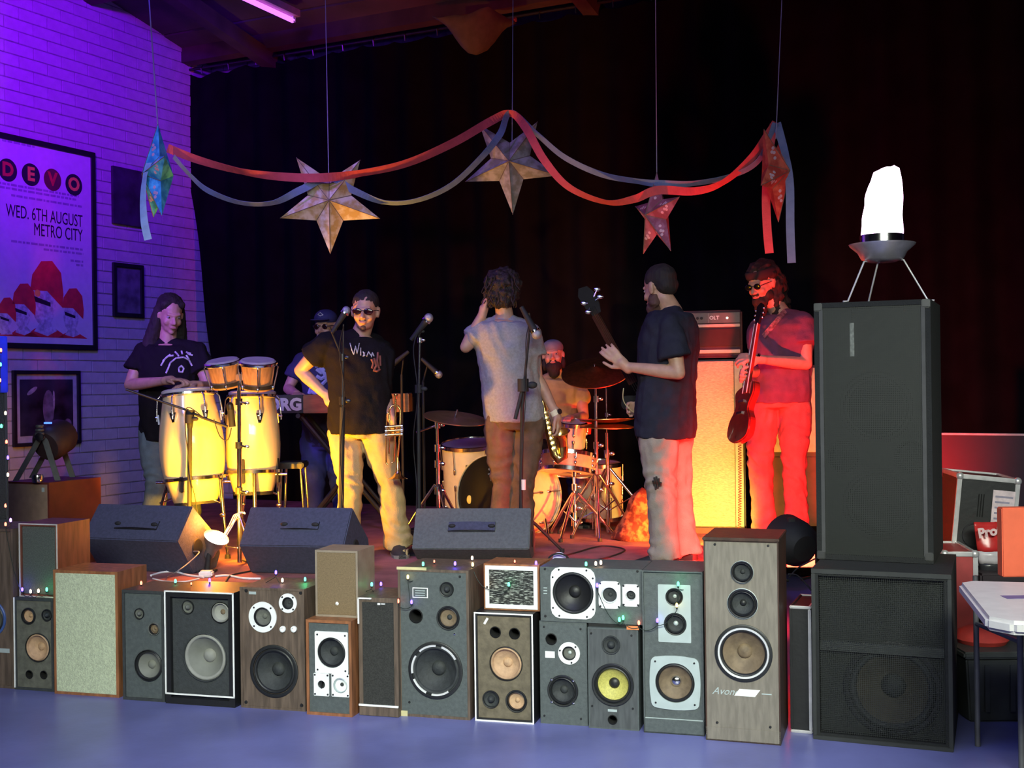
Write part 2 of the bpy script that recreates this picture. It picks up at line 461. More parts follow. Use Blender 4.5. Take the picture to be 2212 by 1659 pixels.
# black stage curtain: deep folds, scalloped between its hooks at the top
ct = thing('stage_curtain', 'floor-length black cloth curtain hung across the whole back of the stage', 'curtain', CORN + BN*0.33, -ROOM)
def curtain_mesh():
    mb = MB(); nx = 620; nz = 34; W = 8.6
    vs = []; 
    for j in range(nz + 1):
        t = j / nz
        for i in range(nx + 1):
            s = i / nx
            x_top = -0.16 + W * s
            ledge = -0.16 + 0.78 * (1 - t) ** 1.0 * 0.85
            x = ledge * (1 - s) + W * s if s < 1 else W
            x = ledge + (W - ledge) * s
            hook = (x_top % 0.33) / 0.33
            sag = 0.045 * math.sin(math.pi * hook) + 0.02 * noise.noise(Vector((x_top * 2.3, 0, 0)))
            ztop = 4.58 - sag
            zz = 0.02 + (ztop - 0.02) * t
            amp = 0.045 + 0.02 * noise.noise(Vector((x * 1.1, 3, t * 1.5)))
            ph = x * 19 + 2.2 * noise.noise(Vector((x * 0.9, 1.7, t * 0.8)))
            y = amp * math.sin(ph) * (0.75 + 0.25*(1-t)) + 0.05 * noise.noise(Vector((x*0.7, 7, t*2)))
            vs.append((x, y, zz))
    fs = [(j*(nx+1)+i, j*(nx+1)+i+1, (j+1)*(nx+1)+i+1, (j+1)*(nx+1)+i) for j in range(nz) for i in range(nx)]
    mb.add(vs, fs); return mb
c = curtain_mesh().build('cloth', M_CURT, ct, smooth=180)
mb = MB(); mb.tube([(-0.2, 0, 4.62), (8.6, 0, 4.62)], 0.014, 8); mb.build('hanging_wire', M_DCHROME, ct)
hk = None
for i in range(26):
    x = -0.16 + i * 0.33
    if hk is None:
        mb = MB(); mb.tube([(0, 0, 0.05), (0.0, -0.02, 0.02), (0, -0.01, -0.03)], 0.006, 6); hk = mb.build('hook', M_CHROME, ct); o = hk
    else:
        o = hk.copy(); COL.objects.link(o); o.parent = ct
    o.location = (x, 0, 4.59)

# stage platform
RT = ang(16)
RD = Vector((math.cos(RT), -math.sin(RT), 0)); RNB = Vector((math.sin(RT), math.cos(RT), 0))   # row direction and away
R0 = PF(1524, 1595, 0)
def rowY(px):
    p = PP(px, 1400, R0, RNB); return p.y
f0 = R0 + RNB * 0.46
st = thing('stage_platform', 'low carpeted stage platform filling the room behind the row of loudspeakers', 'stage')
A = f0 - RD * 4.7; B = f0 + RD * 0.22
Cc = CORN + BN*0.50 + BD * 5.4; Dd = CORN + BN*0.50 + WN*0.03
A = A if True else A
# clip the near-left corner against the side wall
tt = (CORN - A).dot(WN)
if tt > 0: A = A + RD * ((tt + 0.03) / RD.dot(WN))
def plan(mb, pts, z0, z1):
    n = len(pts); vs = [(p.x, p.y, z0) for p in pts] + [(p.x, p.y, z1) for p in pts]
    fs = [tuple(range(n))[::-1], tuple(range(n, 2*n))] + [(i, (i+1) % n, (i+1) % n + n, i + n) for i in range(n)]
    return mb.add(vs, fs)
pts = [A, B, Cc, Dd]
mb = MB(); plan(mb, pts, 0.40, ZS); mb.build('deck', M_STAGE, st)
mb = MB(); plan(mb, [A + RNB*0.04, B + RNB*0.04, B + RNB*0.07, A + RNB*0.07], 0.0, 0.40); mb.build('front_skirt', M_BLACK, st)
mb = MB(); plan(mb, [B - RD*0.05, B, Cc, Cc - BD*0.05], 0.0, 0.40); mb.build('side_skirt', M_BLACK, st)

# ------------------------------------------------------------------ pictures on the side wall
def wall_thing(name, label, cat, x0px, x1px, ytpx, ybpx):
    """frame hung on the side wall; returns thing and local size. pixels: left x, right x, right top y, right bottom y"""
    s1, zt = wall_sz(x1px, ytpx); _, zb = wall_sz(x1px, ybpx)
    s0, _ = wall_sz(x0px, ytpx)
    t = thing(name, label, cat, CORN + WA * s0 + WN * 0.012 + Vector((0, 0, zb)), math.pi/2 - ROOM)
    return t, s0 - s1, zt - zb
def frame_parts(t, w, h, bar, m_bar, depth=0.03):
    for (a, b) in (((0, -depth, 0), (w, 0, bar)), ((0, -depth, h-bar), (w, 0, h)), ((0, -depth, bar), (bar, 0, h-bar)), ((w-bar, -depth, bar), (w, 0, h-bar))):
        mb = MB(); mb.box(a, b); mb.build('frame_bar', m_bar, t, bevel=0.002)
M_PAPER = mat('poster_paper', (0.66, 0.64, 0.68), 0.45, var=0.04)
M_INK = mat('poster_ink', (0.02, 0.015, 0.03), 0.6)
M_INKM = mat('maroon_ink', (0.13, 0.02, 0.04), 0.6)
M_INKO = mat('orange_ink', (1.0, 0.45, 0.08), 0.6)
M_INKR = mat('red_ink', (0.65, 0.04, 0.05), 0.6)
M_INKG = mat('grey_ink', (0.34, 0.30, 0.40), 0.6)
M_FACE = mat('pale_ink', (0.52, 0.50, 0.56), 0.6, var=0.3, scale=30)

t, w, h = wall_thing('framed_poster', 'tall framed gig poster with four lettered discs and red-capped figures', 'poster', -110, 199, 331, 757)
def pl(px, py):     # pixel -> local x,z on the poster
    p = wallpt(px, py); q = MW[t].inverted() @ p; return q.x, q.z
frame_parts(t, w, h, 0.045, mat('black_frame', (0.015, 0.012, 0.018), 0.4))
mb = MB(); mb.box((0.045, -0.012, 0.045), (w-0.045, -0.004, h-0.045)); mb.build('poster_sheet', M_PAPER, t)
yf = -0.0135
def flat(name, poly, y, m):
    mb = MB(); n = len(poly); mb.add([(x, y, z) for x, z in poly] + [(x, y+0.001, z) for x, z in poly], [tuple(range(n)), tuple(range(2*n-1, n-1, -1))] + [(i, i+n, (i+1)%n+n, (i+1)%n) for i in range(n)])
    return mb.build(name, m, t)
for ch, px, py, mm, mc in (('D', 12, 368, M_INKR, M_INK), ('E', 62, 378, M_INKO, M_INK), ('V', 109, 389, M_INKR, M_INKM), ('O', 155, 400, M_INKO, M_INK)):
    x, zc = pl(px, py)
    flat('disc', circ(x, zc, 0.094), yf, mc)
    text('letter', ch, 0.155, x, yf-0.0012, zc, mm, t, bold=0.006)
def tl(s, px1, py, size, m=M_INK, sx=0.72, bold=0.002):
    x, zc = pl(px1, py); text('lettering', s, size, x, yf, zc, m, t, align='RIGHT', sx=sx, bold=bold)
tl('WED. 6TH AUGUST', 174, 480, 0.150, sx=0.62, bold=0.0); tl('METRO CITY', 174, 511, 0.150, sx=0.62, bold=0.0)
random.seed(11)
for (px0, px1, py) in ((0, 70, 318), (-60, 165, 425), (-60, 160, 432), (20, 172, 447), (20, 175, 540), (90, 175, 549), (148, 175, 566), (160,175,574)):
    x0, z0 = pl(px0, py); x1, z1 = pl(px1, py); zc = pl(px1, py)[1]
    x = x0
    mb = MB()
    while x < x1:
        ww = random.uniform(0.02, 0.07); mb.box((x, yf, zc-0.009), (min(x+ww, x1), yf+0.001, zc+0.009)); x += ww + 0.012
    tag(mb.build('small_print', M_INKG, t), kind='stuff')
# red-capped figures (plain, generic)
def fig(px, py, s):
    x, zc = pl(px, py); zb9 = 0.10
    flat('figure_coat', [(x-0.19*s, zb9), (x+0.22*s, zb9), (x+0.10*s, zc-0.24*s), (x-0.09*s, zc-0.24*s)], yf-0.0004, M_INKR)
    flat('figure_collar', [(x-0.10*s, zc-0.26*s), (x+0.02*s, max(zc-0.44*s, .11)), (x+0.11*s, zc-0.25*s), (x, zc-0.15*s)], yf-0.0010, M_FACE)
    flat('figure_face', [(x+0.105*s*math.cos(a)-0.01*s, zc-0.07*s+0.15*s*math.sin(a)) for a in [2*math.pi*k/18 for k in range(18)]], yf-0.0016, M_FACE)
    flat('figure_cap', [(x-0.13*s, zc+0.03*s), (x-0.11*s, zc+0.14*s), (x-0.03*s, zc+0.24*s), (x+0.07*s, zc+0.25*s), (x+0.15*s, zc+0.17*s), (x+0.17*s, zc+0.02*s), (x+0.16*s, zc-0.08*s), (x+0.02*s, zc+0.03*s)], yf-0.0022, M_INKR)
    flat('figure_brow', [(x-0.10*s, zc-0.01*s), (x+0.05*s, zc-0.05*s), (x+0.05*s, zc-0.08*s), (x-0.09*s, zc-0.05*s)], yf-0.0022, M_INK)
fig(8, 682, 0.60); fig(44, 664, 0.80); fig(150, 672, 0.80); fig(92, 638, 1.18)
x, zc = pl(80, 634); flat('figure_lens', circ(x-0.02, zc, 0.030, 16), yf-0.003, M_INKO)

t, w, h = wall_thing('dark_picture', 'dark unframed panel picture hanging just left of the turquoise star', 'picture', 237, 302, 372, 492)
mb = MB(); mb.box((0, -0.03, 0), (w, 0, h)); mb.build('panel', mat('dark_canvas', (0.03, 0.03, 0.045), 0.7, var=0.5, scale=6), t, bevel=0.003)
t, w, h = wall_thing('framed_print', 'small dark print in a black frame below the dark panel picture', 'picture', 239, 304, 574, 687)
frame_parts(t, w, h, 0.035, MATS['black_frame'])
mb = MB(); mb.box((0.035, -0.010, 0.035), (w-0.035, -0.003, h-0.035)); mb.build('print', mat('murky_print', (0.12, 0.12, 0.15), 0.5, var=0.4, scale=9), t)
t, w, h = wall_thing('framed_photograph', 'framed stage photograph with a pale mount above the floor lantern', 'picture', 22, 167, 801, 957)
frame_parts(t, w, h, 0.03, MATS['black_frame'])
mb = MB(); mb.box((0.03, -0.008, 0.03), (w-0.03, -0.003, h-0.03)); mb.build('mount', mat('mount_card', (0.45, 0.43, 0.47), 0.6), t)
mb = MB(); mb.box((0.075, -0.011, 0.085), (w-0.075, -0.009, h-0.075)); mb.build('photograph', mat('dark_photo', (0.02, 0.018, 0.03), 0.4, var=0.6, scale=5, col2=(0.05, 0.04, 0.07)), t)
def el(cx, cz_, rx, rz_, rot=0):
    return [(cx + rx*math.cos(a)*math.cos(rot) - rz_*math.sin(a)*math.sin(rot), cz_ + rx*math.cos(a)*math.sin(rot) + rz_*math.sin(a)*math.cos(rot)) for a in [2*math.pi*k/20 for k in range(20)]]
M_PH1 = mat('photo_figure', (0.16, 0.12, 0.17), 0.5, var=0.5, scale=12); M_PH2 = mat('photo_bright', (0.34, 0.32, 0.36), 0.5, var=0.4, scale=20)
flat('photo_figure', el(w*0.52, h*0.50, w*0.085, h*0.24), -0.0120, M_PH1)
flat('photo_drum', el(w*0.28, h*0.73, w*0.085, h*0.03, 0.55), -0.0120, M_PH2)
flat('photo_strap', el(w*0.60, h*0.60, w*0.015, h*0.13), -0.0125, M_PH2)
flat('photo_hand', el(w*0.82, h*0.30, w*0.05, h*0.04, -0.6), -0.0120, M_PH1)

# ceiling strip light
a = P(632, 44, 10.45); b = P(498, -18, 9.6)
M_TUBE = mat('violet_tube', (0.6, 0.3, 1.0), 0.4, emit=(0.50, 0.12, 1.0), estr=2.6)
t = thing('strip_light', 'violet fluorescent strip light fixed under the ceiling', 'light', (a+b)/2)
d = (b - a).normalized(); sd = d.cross(Vector((0,0,1))).normalized()
mb = MB(); L_ = (b-a).length
Mx = Matrix(((d.x, sd.x, 0, a.x), (d.y, sd.y, 0, a.y), (d.z, sd.z, 1, a.z), (0,0,0,1)))
mb.box((-0.03, -0.06, 0.03), (L_+0.03, 0.06, 0.09), Mx); mb.build('housing', mat('batten_housing', (0.4, 0.25, 0.2), 0.6), t, world=True)
mb = MB(); mb.tube([Mx @ Vector((0, 0, 0)), Mx @ Vector((L_, 0, 0))], 0.022, 12); mb.build('tube', M_TUBE, t, world=True, smooth=60)
for x in (0, L_):
    mb = MB(); mb.box((x-0.02, -0.02, -0.015), (x+0.02, 0.02, 0.05), Mx); mb.build('lamp_holder', M_WHITE, t, world=True)
# cloth sagging from the ceiling
mb = MB(); n = 14; rings = []
for i in range(n+1):
    s_ = i/n
    r_ = []
    for j in range(11):
        q = j/10
        top = P(1000 + 115*q, 70 - 20*q, 9.9)
        sag = 0.28 * (math.sin(math.pi*q) ** 1.3) * (math.sin(math.pi*s_*0.9 + 0.2))
        r_.append(top + BN * (0.5*s_) + Vector((0, 0, -sag + 0.02*noise.noise(Vector((q*4, s_*4, 1))))))
    rings.append(r_)
mb.rings(rings, closed=False, caps=False)
o = mb.build('ceiling_drape', mat('grey_drape', (0.07, 0.07, 0.075), 0.9, bump=0.2), smooth=180)
md = o.modifiers.new('s', 'SOLIDIFY'); md.thickness = 0.004
tag(o, 'small grey cloth sagging from the ceiling above the middle star', 'cloth')
# conduit under the ceiling
mb = MB(); mb.tube([P(985, 66, 10.1), P(1115, 42, 9.9)], 0.02, 8)
tag(mb.build('ceiling_conduit', mat('copper_pipe', (0.5, 0.2, 0.1), 0.4, 0.3)), 'short reddish pipe under the ceiling above the sagging cloth', 'pipe')
# ================================================================== LOUDSPEAKERS
INFO = {}
def ring_c(mb, r0, r1, y0, y1, c, n=36):
    mb.lathe([(r0, 0), (r1, 0), (r1, y1-y0), (r0, y1-y0), (r0, 0)], (c[0], y0, c[1]), (0, 1, 0), n)
def driver(par, kind, x, z, r, yf, cone=None, ring=None, cap=None, plate=None, plate_size=None, surround=None, bright=None, screws=0, chrome=None, thin=False):
    """yf = local y of the baffle face; viewer is at -y"""
    cone = cone or M_CONE; ring = ring or M_SURR; cap = cap or cone; surround = surround or M_SURR
    holes = []
    if kind == 'port':
        mb = MB(); mb.lathe([(r*1.06, -0.003), (r*0.92, -0.006), (r*0.86, 0.0), (r*0.84, 0.09), (0.0005, 0.095)], (x, yf, z), (0, 1, 0), 28)
        mb.build('bass_port', M_HOLE, par, smooth=40); return r*0.9
    nm = {'cone': 'woofer', 'mid': 'midrange', 'dome': 'tweeter', 'horn': 'tweeter'}[kind]
    if plate:
        if plate == 'disc': loop = circ(x, z, r*1.0, 48); rin = r*0.66
        elif plate == 'square': pw, ph = plate_size; loop = rrect(x-pw, z-ph, x+pw, z+ph, min(pw, ph)*0.08); rin = r
        elif plate == 'oct': pw, ph = plate_size; loop = rrect(x-pw, z-ph, x+pw, z+ph, min(pw, ph)*0.42, 3); rin = r
        elif plate == 'bulge': pw, ph = plate_size; loop = rrect(x-pw, z-ph, x+pw, z+ph, min(pw, ph)*0.16, 4, 0.10); rin = r
        mb = holed_panel(loop, [circ(x, z, rin*0.97, 48)], yf-0.006, 0.006)
        fr = mb.build(nm, ring, par)
        if plate != 'disc': ro = r*0.97
        else: ro = rin
        if screws:
            if plate == 'disc': pos = [(x + r*0.86*math.cos(ang(45+360*k/screws)), z + r*0.86*math.sin(ang(45+360*k/screws))) for k in range(screws)]
            elif screws == 8: pos = [(x+sx*pw*a, z+sz*ph*b) for sx in (-1,1) for sz in (-1,1) for a, b in ((0.62,0.9),(0.9,0.6))]
            else: pos = [(x+sx*pw*0.84, z+sz*ph*0.84) for sx in (-1,1) for sz in (-1,1)]
            for (sx_, sz_) in pos:
                mb = MB(); mb.lathe([(0.0001, -0.009), (0.004, -0.0085), (0.0045, -0.006)], (sx_, yf, sz_), (0,1,0), 10); mb.build('screw', M_DCHROME, fr, smooth=60)
    else:
        mb = MB(); mb.lathe([(r, 0.0), (r, -0.006), (r*0.97, -0.008), (r*(0.96 if thin else 0.88), -0.007), (r*(0.94 if thin else 0.86), 0.004)], (x, yf, z), (0,1,0), 44)
        fr = mb.build(nm, ring, par, smooth=35); ro = r*(0.95 if thin else 0.87)
        if screws:
            for k in range(screws):
                a = ang(45+360*k/screws); mb = MB()
                mb.lathe([(0.0001, -0.012), (0.005, -0.011), (0.006, -0.006)], (x+r*1.0*math.cos(a), yf, z+r*1.0*math.sin(a)), (0,1,0), 10); mb.build('screw', M_CHROME, fr, smooth=60)
    if chrome:
        mb = MB(); n = 5 if chrome == 'broken' else 1
        for k in range(n):
            a0 = 100 + k*58; a1 = a0 + (44 if n > 1 else 360)
            if n == 1: a0, a1 = 0, 360
            mb.lathe([(ro*1.03, -0.006), (ro*1.01, -0.012), (ro*0.95, -0.011), (ro*0.93, -0.004)], (x, yf, z), (0,1,0), 48 if n == 1 else 12, a0=a0, a1=a1)
        mb.build('trim_ring', M_RINGM, fr, smooth=60)
    if kind in ('cone', 'mid'):
        d = ro*0.42
        mb = MB(); mb.lathe([(ro, 0.002), (ro*0.95, -0.006), (ro*0.90, -0.007), (ro*0.85, -0.002), (ro*0.83, 0.006)], (x, yf, z), (0,1,0), 44); mb.build('surround', surround, fr, smooth=60)
        mb = MB(); mb.lathe([(ro*0.84, 0.004), (ro*0.78, 0.01), (ro*0.55, d*0.62), (ro*0.26, d), (0.0005, d)], (x, yf, z), (0,1,0), 44); mb.build('cone', cone, fr, smooth=50)
        rc = ro*(0.30 if kind == 'cone' else 0.26)
        mb = MB(); mb.lathe([(rc, d*0.98), (rc*0.96, d*0.86), (rc*0.7, d*0.7), (rc*0.35, d*0.6), (0.0005, d*0.57)], (x, yf, z), (0,1,0), 28); mb.build('dust_cap', cap, fr, smooth=60)
    elif kind == 'dome':
        mb = MB(); mb.lathe([(ro, 0.0), (ro*0.9, -0.001), (ro*0.62, 0.006), (ro*0.50, 0.006), (ro*0.48, 0.0), (ro*0.36, -0.010), (ro*0.18, -0.016), (0.0005, -0.018)], (x, yf, z), (0,1,0), 32); mb.build('dome', cap, fr, smooth=50)
    elif kind == 'horn':
        mb = MB(); mb.lathe([(ro, 0.0), (ro*0.9, 0.002), (ro*0.4, 0.02), (ro*0.15, 0.03), (0.0005, 0.03)], (x, yf, z), (0,1,0), 28); mb.build('horn', cone, fr, smooth=50)
        mb = MB(); mb.box((x-ro*0.14, yf-0.006, z-r*1.0), (x+ro*0.14, yf-0.001, z+r*1.0)); mb.build('horn_bar', M_BLACK, fr)
    return ro*0.99 if not plate else ro*0.98

def speaker(key, label, xl, xr, yb, yt, depth, cab, baf, drv=(), theta=16, z0=0.0, trim=None, edge=0.014, inset=0.006, cat='speaker',
            name='loudspeaker', base_ext=0.0, trim_w=0.008, closed=False, group=None, push=0.0, holesx=None):
    th = ang(theta); d = Vector((math.cos(th), -math.sin(th), 0)); nb = Vector((math.sin(th), math.cos(th), 0))
    Bp = PF(xl, yb, z0) + nb*push
    lo, hi = 0.02, 2.0
    for _ in range(40):
        m_ = (lo+hi)/2
        if proj(Bp + d*m_)[0] < xr: lo = m_
        else: hi = m_
    w = lo
    q = PP(xl, yt, Bp, nb); h = q.z - z0
    t = thing(name, label, cat, Bp, -th, group)
    Mi = MW[t].inverted()
    k = Bp.y / FPX
    def loc(px, py, yy=0.0):
        p = PP(px, py, Bp + nb*yy, nb); l = Mi @ p; return l.x, l.z
    # cabinet: outer box with an open front
    e = edge; mb = MB()
    cav = min(0.12, depth-0.03)
    o_ = [(0,0,0),(w,0,0),(w,0,h),(0,0,h)]; i_ = [(e,0,e),(w-e,0,e),(w-e,0,h-e),(e,0,h-e)]
    ib = [(x, cav, z) for x, y, z in i_]; ob = [(x, depth, z) for x, y, z in o_]
    vs = o_ + i_ + ib + ob
    fs = []
    for a in range(4):
        b = (a+1) % 4
        fs += [(a, b, 4+b, 4+a), (4+a, 4+b, 8+b, 8+a), (a, 12+a, 12+b, b)]
    fs += [(8,9,10,11), (12,15,14,13)]
    mb.add(vs, fs); mb.build('cabinet', cab, t)
    # baffle
    tb = 0.016; holes = []; yf = inset
    fc = []
    for dd in drv:
        dd = dict(dd); kind = dd.pop('k'); px = dd.pop('x'); py = dd.pop('y'); rp = dd.pop('r')
        x, z = loc(px, py); r = rp * (PP(px, py, Bp, nb).y) / FPX
        if 'ps' in dd: a_, b_ = dd.pop('ps'); dd['plate_size'] = (a_*k, b_*k)
        fc.append((kind, x, z, r, dd))
    if not closed:
        for kind, x, z, r, dd in fc:
            rr = driver(t, kind, x, z, r, yf, **dd); holes.append(circ(x, z, rr, 36))
        mb = holed_panel([(e, e), (w-e, e), (w-e, h-e), (e, h-e)], holes, yf, tb); bo = mb.build('baffle', baf, t)
    else:
        mb = MB(); mb.box((e, yf, e), (w-e, yf+tb, h-e)); bo = mb.build('grille_cloth', baf, t, bevel=0.002)
    if trim:
        for nm_, (a, b) in zip(('b','t','l','r'), (((0,-0.004,0),(w,0.0,trim_w)), ((0,-0.004,h-trim_w),(w,0.0,h)), ((0,-0.004,trim_w),(trim_w,0.0,h-trim_w)), ((w-trim_w,-0.004,trim_w),(w,0.0,h-trim_w)))):
            mb = MB(); mb.box(a, b); mb.build('edge_trim', trim, t)
    INFO[key] = dict(t=t, w=w, h=h, B=Bp, loc=loc, yf=yf, top=z0+h, d=d, nb=nb, k=k, depth=depth, e=e)
    return INFO[key]
def corner_screws(I, pts, m=None, r=0.0055):
    for px, py in pts:
        x, z = I['loc'](px, py); mb = MB(); mb.lathe([(0.0001, -0.004), (r*0.8, -0.0035), (r, 0.001)], (x, I['yf'], z), (0,1,0), 10); mb.build('screw', m or M_BLACK, I['t'], smooth=60)
def badge(I, px, py, wpx, hpx, m, nm='badge', slant=0.0, rot=0.0, th=0.002):
    x, z = I['loc'](px, py); a = wpx*I['k']/2; b = hpx*I['k']/2; y = I['yf'] - th
    c_, s_ = math.cos(rot), math.sin(rot)
    pts = [(-a-slant*b, -b), (a-slant*b, -b), (a+slant*b, b), (-a+slant*b, b)]
    pts = [(x+u*c_-v*s_, z+u*s_+v*c_) for u, v in pts]
    mb = MB(); mb.add([(u, y, v) for u, v in pts] + [(u, y+th, v) for u, v in pts], [(0,1,2,3),(7,6,5,4),(0,4,5,1),(1,5,6,2),(2,6,7,3),(3,7,4,0)])
    return mb.build(nm, m, I['t'])

D = dict
M_CLOTHC = mat('cream_grille_cloth', (0.56, 0.62, 0.43), 0.85, var=0.16, scale=150, bump=0.5, bscale=260, stretch=(1, 1, 0.6))
M_CLOTHD = mat('dark_grille_cloth', (0.035, 0.035, 0.032), 0.9, var=0.3, scale=160, bump=0.5, bscale=300)
M_CLOTHG = mat('green_grey_cloth', (0.085, 0.10, 0.085), 0.9, var=0.2, scale=160, bump=0.5, bscale=300)
M_CLOTHB = mat('tan_grille_cloth', (0.22, 0.155, 0.085), 0.9, var=0.15, scale=160, bump=0.4, bscale=300)
M_TRIMW = mat('white_trim', (0.96, 0.96, 0.93), 0.4, var=0.02)
M_OLIVE = mat('olive_baffle', (0.12, 0.12, 0.095), 0.7, var=0.2, scale=30, bump=0.2)
M_OLIVEB = mat('umber_baffle', (0.14, 0.115, 0.075), 0.7, var=0.2, scale=30, bump=0.2)
M_AVW = mat('grey_brown_laminate', (0.21, 0.185, 0.15), 0.5, var=0.15, scale=12, stretch=(5,5,0.8), bump=0.1)
M_BLUER = mat('blue_ring', (0.06, 0.12, 0.35), 0.4)
M_GOLDT = mat('masking_tape', (0.62, 0.56, 0.30), 0.7)
M_REDTAPE = mat('orange_tape', (0.8, 0.25, 0.08), 0.7)

speaker('A', 'brown wood loudspeaker with blue-ringed woofer cut by the left frame edge', -118, 31, 1478, 1139, 0.30, M_WOODB, M_WOODB,
        [D(k='cone', x=-22, y=1336, r=40, ring=M_BLUER, cone=M_CONEG), D(k='dome', x=-60, y=1215, r=16, ring=M_WPLATE, plate='disc', cap=M_CONE)])
badge(INFO['A'], 8, 1406, 26, 9, M_SILVER)
speaker('B', 'small olive four-driver loudspeaker under the white-edged grey one', 32, 117, 1489, 1290, 0.27, M_DARKB, M_OLIVE,
        [D(k='mid', x=61, y=1331, r=18, cone=M_CONET), D(k='dome', x=101, y=1329, r=13), D(k='cone', x=81, y=1399, r=31, cone=M_CONET, thin=True, surround=M_CONET),
         D(k='port', x=63, y=1457, r=9), D(k='port', x=94, y=1458, r=9)], inset=0.004)
mb = MB(); mb.box((0, -0.004, 0.01), (0.006, 0.0, INFO['B']['h'])); mb.build('edge_trim', M_TRIMW, INFO['B']['t'])
speaker('C', 'white-edged loudspeaker with plain dark grey grille stacked on the olive one', 43, 126, 1288, 1130, 0.25, mat('red_teak', (0.15,0.05,0.03), .5, var=.3, scale=7, stretch=(5,5,.8)), M_CLOTHG, closed=True, z0=INFO['B']['top']+0.001, theta=18,
        trim=mat('pale_trim', (0.55, 0.54, 0.50), 0.5), trim_w=0.006, push=0.0)
speaker('E', 'teak loudspeaker with a plain cream woven grille', 118, 257, 1498, 1231, 0.25, M_WOODO, M_CLOTHC, closed=True, theta=16, edge=0.014, inset=-0.003)
speaker('F', 'charcoal three-driver loudspeaker right of the cream-grilled one', 266, 356, 1511, 1274, 0.27, M_DARKB, M_GREYB,
        [D(k='dome', x=300, y=1326, r=12, cap=M_CONEG), D(k='mid', x=332, y=1359, r=14, ring=M_CONEG, cone=M_CONEB), D(k='cone', x=320, y=1438, r=34, cone=MATS.get('mid_grey_cone') or mat('mid_grey_cone', (.19,.195,.17), .75, var=.1), thin=True)])
speaker('G', 'black loudspeaker with bright white outline and large grey woofer', 358, 508, 1519, 1275, 0.28, M_BLACK, M_DARKB,
        [D(k='dome', x=401, y=1313, r=15, cap=M_CONEG), D(k='mid', x=472, y=1325, r=23, cone=mat('pale_cone', (.30,.30,.27), .7), ring=M_BLACK, surround=MATS['pale_cone'], cap=M_CONEB, thin=True), D(k='cone', x=438, y=1422, r=53, cone=mat('mid_grey_cone', (.19,.195,.17), .75, var=.1), surround=MATS['pale_cone'], ring=M_DARKB, cap=mat('pale_cap', (.26,.26,.24), .6), thin=True)], inset=0.022, edge=0.03)
I = INFO['G']
_x, zb_ = I['loc'](365, 1499)
for (a, b) in (((0,-0.004,zb_),(I['w'],0,zb_+0.007)), ((0,-0.004,I['h']-0.007),(I['w'],0,I['h'])), ((0,-0.004,zb_),(0.007,0,I['h'])), ((I['w']-0.007,-0.004,zb_),(I['w'],0,I['h']))):
    mb = MB(); mb.box(a, b); mb.build('edge_trim', M_TRIMW, I['t'])
speaker('H', 'brown wood-grain loudspeaker with two white-ringed drivers over a black woofer', 521, 660, 1528, 1268, 0.30, M_WOODB, M_WOODB,
        [D(k='mid', x=567.5, y=1333, r=33, plate='disc', ring=M_WPLATE, cone=M_CONEG, screws=4), D(k='mid', x=622, y=1303, r=21, plate='disc', ring=M_WPLATE, cone=M_CONE, screws=4),
         D(k='cone', x=592, y=1450, r=57)], inset=0.003, edge=0.010)
I = INFO['H']; corner_screws(I, ((531,1276),(649,1281),(531,1517),(651,1524)), r=0.009)
badge(I, 545, 1281, 17, 6, M_SILVER)
for px in (611, 635):
    x, z = I['loc'](px, 1359); mb = MB(); mb.lathe([(0.0001,-0.004),(0.006,-0.004),(0.008,-0.012),(0.014,-0.010),(0.0145,0.0)], (x, I['yf'], z), (0,1,0), 20); mb.build('level_knob', M_WPLATE, I['t'], smooth=40)
speaker('J', 'teak-framed loudspeaker with square white driver plates, third level under the tan box', 663, 761, 1543, 1338, 0.26, M_WOODO, M_GREYB,
        [D(k='cone', x=715.6, y=1410, r=34, plate='square', ps=(38.5, 45), ring=M_WPLATE, screws=4, cone=M_CONE),
         D(k='horn', x=694, y=1479, r=9, plate='square', ps=(17.7, 24.5), ring=M_WPLATE, screws=4),
         D(k='mid', x=735, y=1481, r=17, plate='square', ps=(20.5, 24.5), ring=M_WPLATE, screws=4, surround=M_SILVER, cone=M_WPLATE, cap=M_CONE)], edge=0.013)
INFO['J']['t']['label'] = 'teak-framed loudspeaker with square white driver plates standing under the tan box'
speaker('I', 'small tan fibre-fronted loudspeaker stacked on the white-plated one', 682, 774, 1331, 1188, 0.20, mat('pale_edge_veneer', (0.30,0.24,0.18), 0.5), M_CLOTHB, closed=True, z0=INFO['J']['top']+0.001, edge=0.010, inset=0.0)
I = INFO['I']; x, z = I['loc'](728, 1304); mb = MB(); mb.lathe([(0.0001,-0.006),(0.007,-0.004),(0.009,0.001)], (x, 0.0, z), (0,1,0), 16); mb.build('badge_stud', M_WPLATE, I['t'], smooth=60)
speaker('K', 'slim loudspeaker with black cloth grille and white lower edge, left of the tall charcoal one', 777, 862, 1544, 1290, 0.28, M_WOODB, M_CLOTHD, closed=True, inset=-0.004, edge=0.02)
I = INFO['K']
_, zb_ = I['loc'](790, 1522)
for (a, b) in (((0,-0.010,zb_-0.004),(I['w'],-0.003,zb_+0.004)), ((0,-0.010,I['h']-0.006),(I['w']*0.35,-0.003,I['h'])), ((0,-0.010,I['h']-0.12),(0.006,-0.003,I['h']))):
    mb = MB(); mb.box(a, b); mb.build('edge_trim', M_TRIMW, I['t'])
mb = MB(); mb.box((0.002, -0.006, 0.002), (I['w']-0.002, 0.0, zb_-0.006)); mb.build('plinth', M_WOODB, I['t'])
badge(I, 820, 1304, 6, 4, M_WPLATE, th=0.007); badge(I, 829, 1304, 8, 2, M_WPLATE, th=0.007)
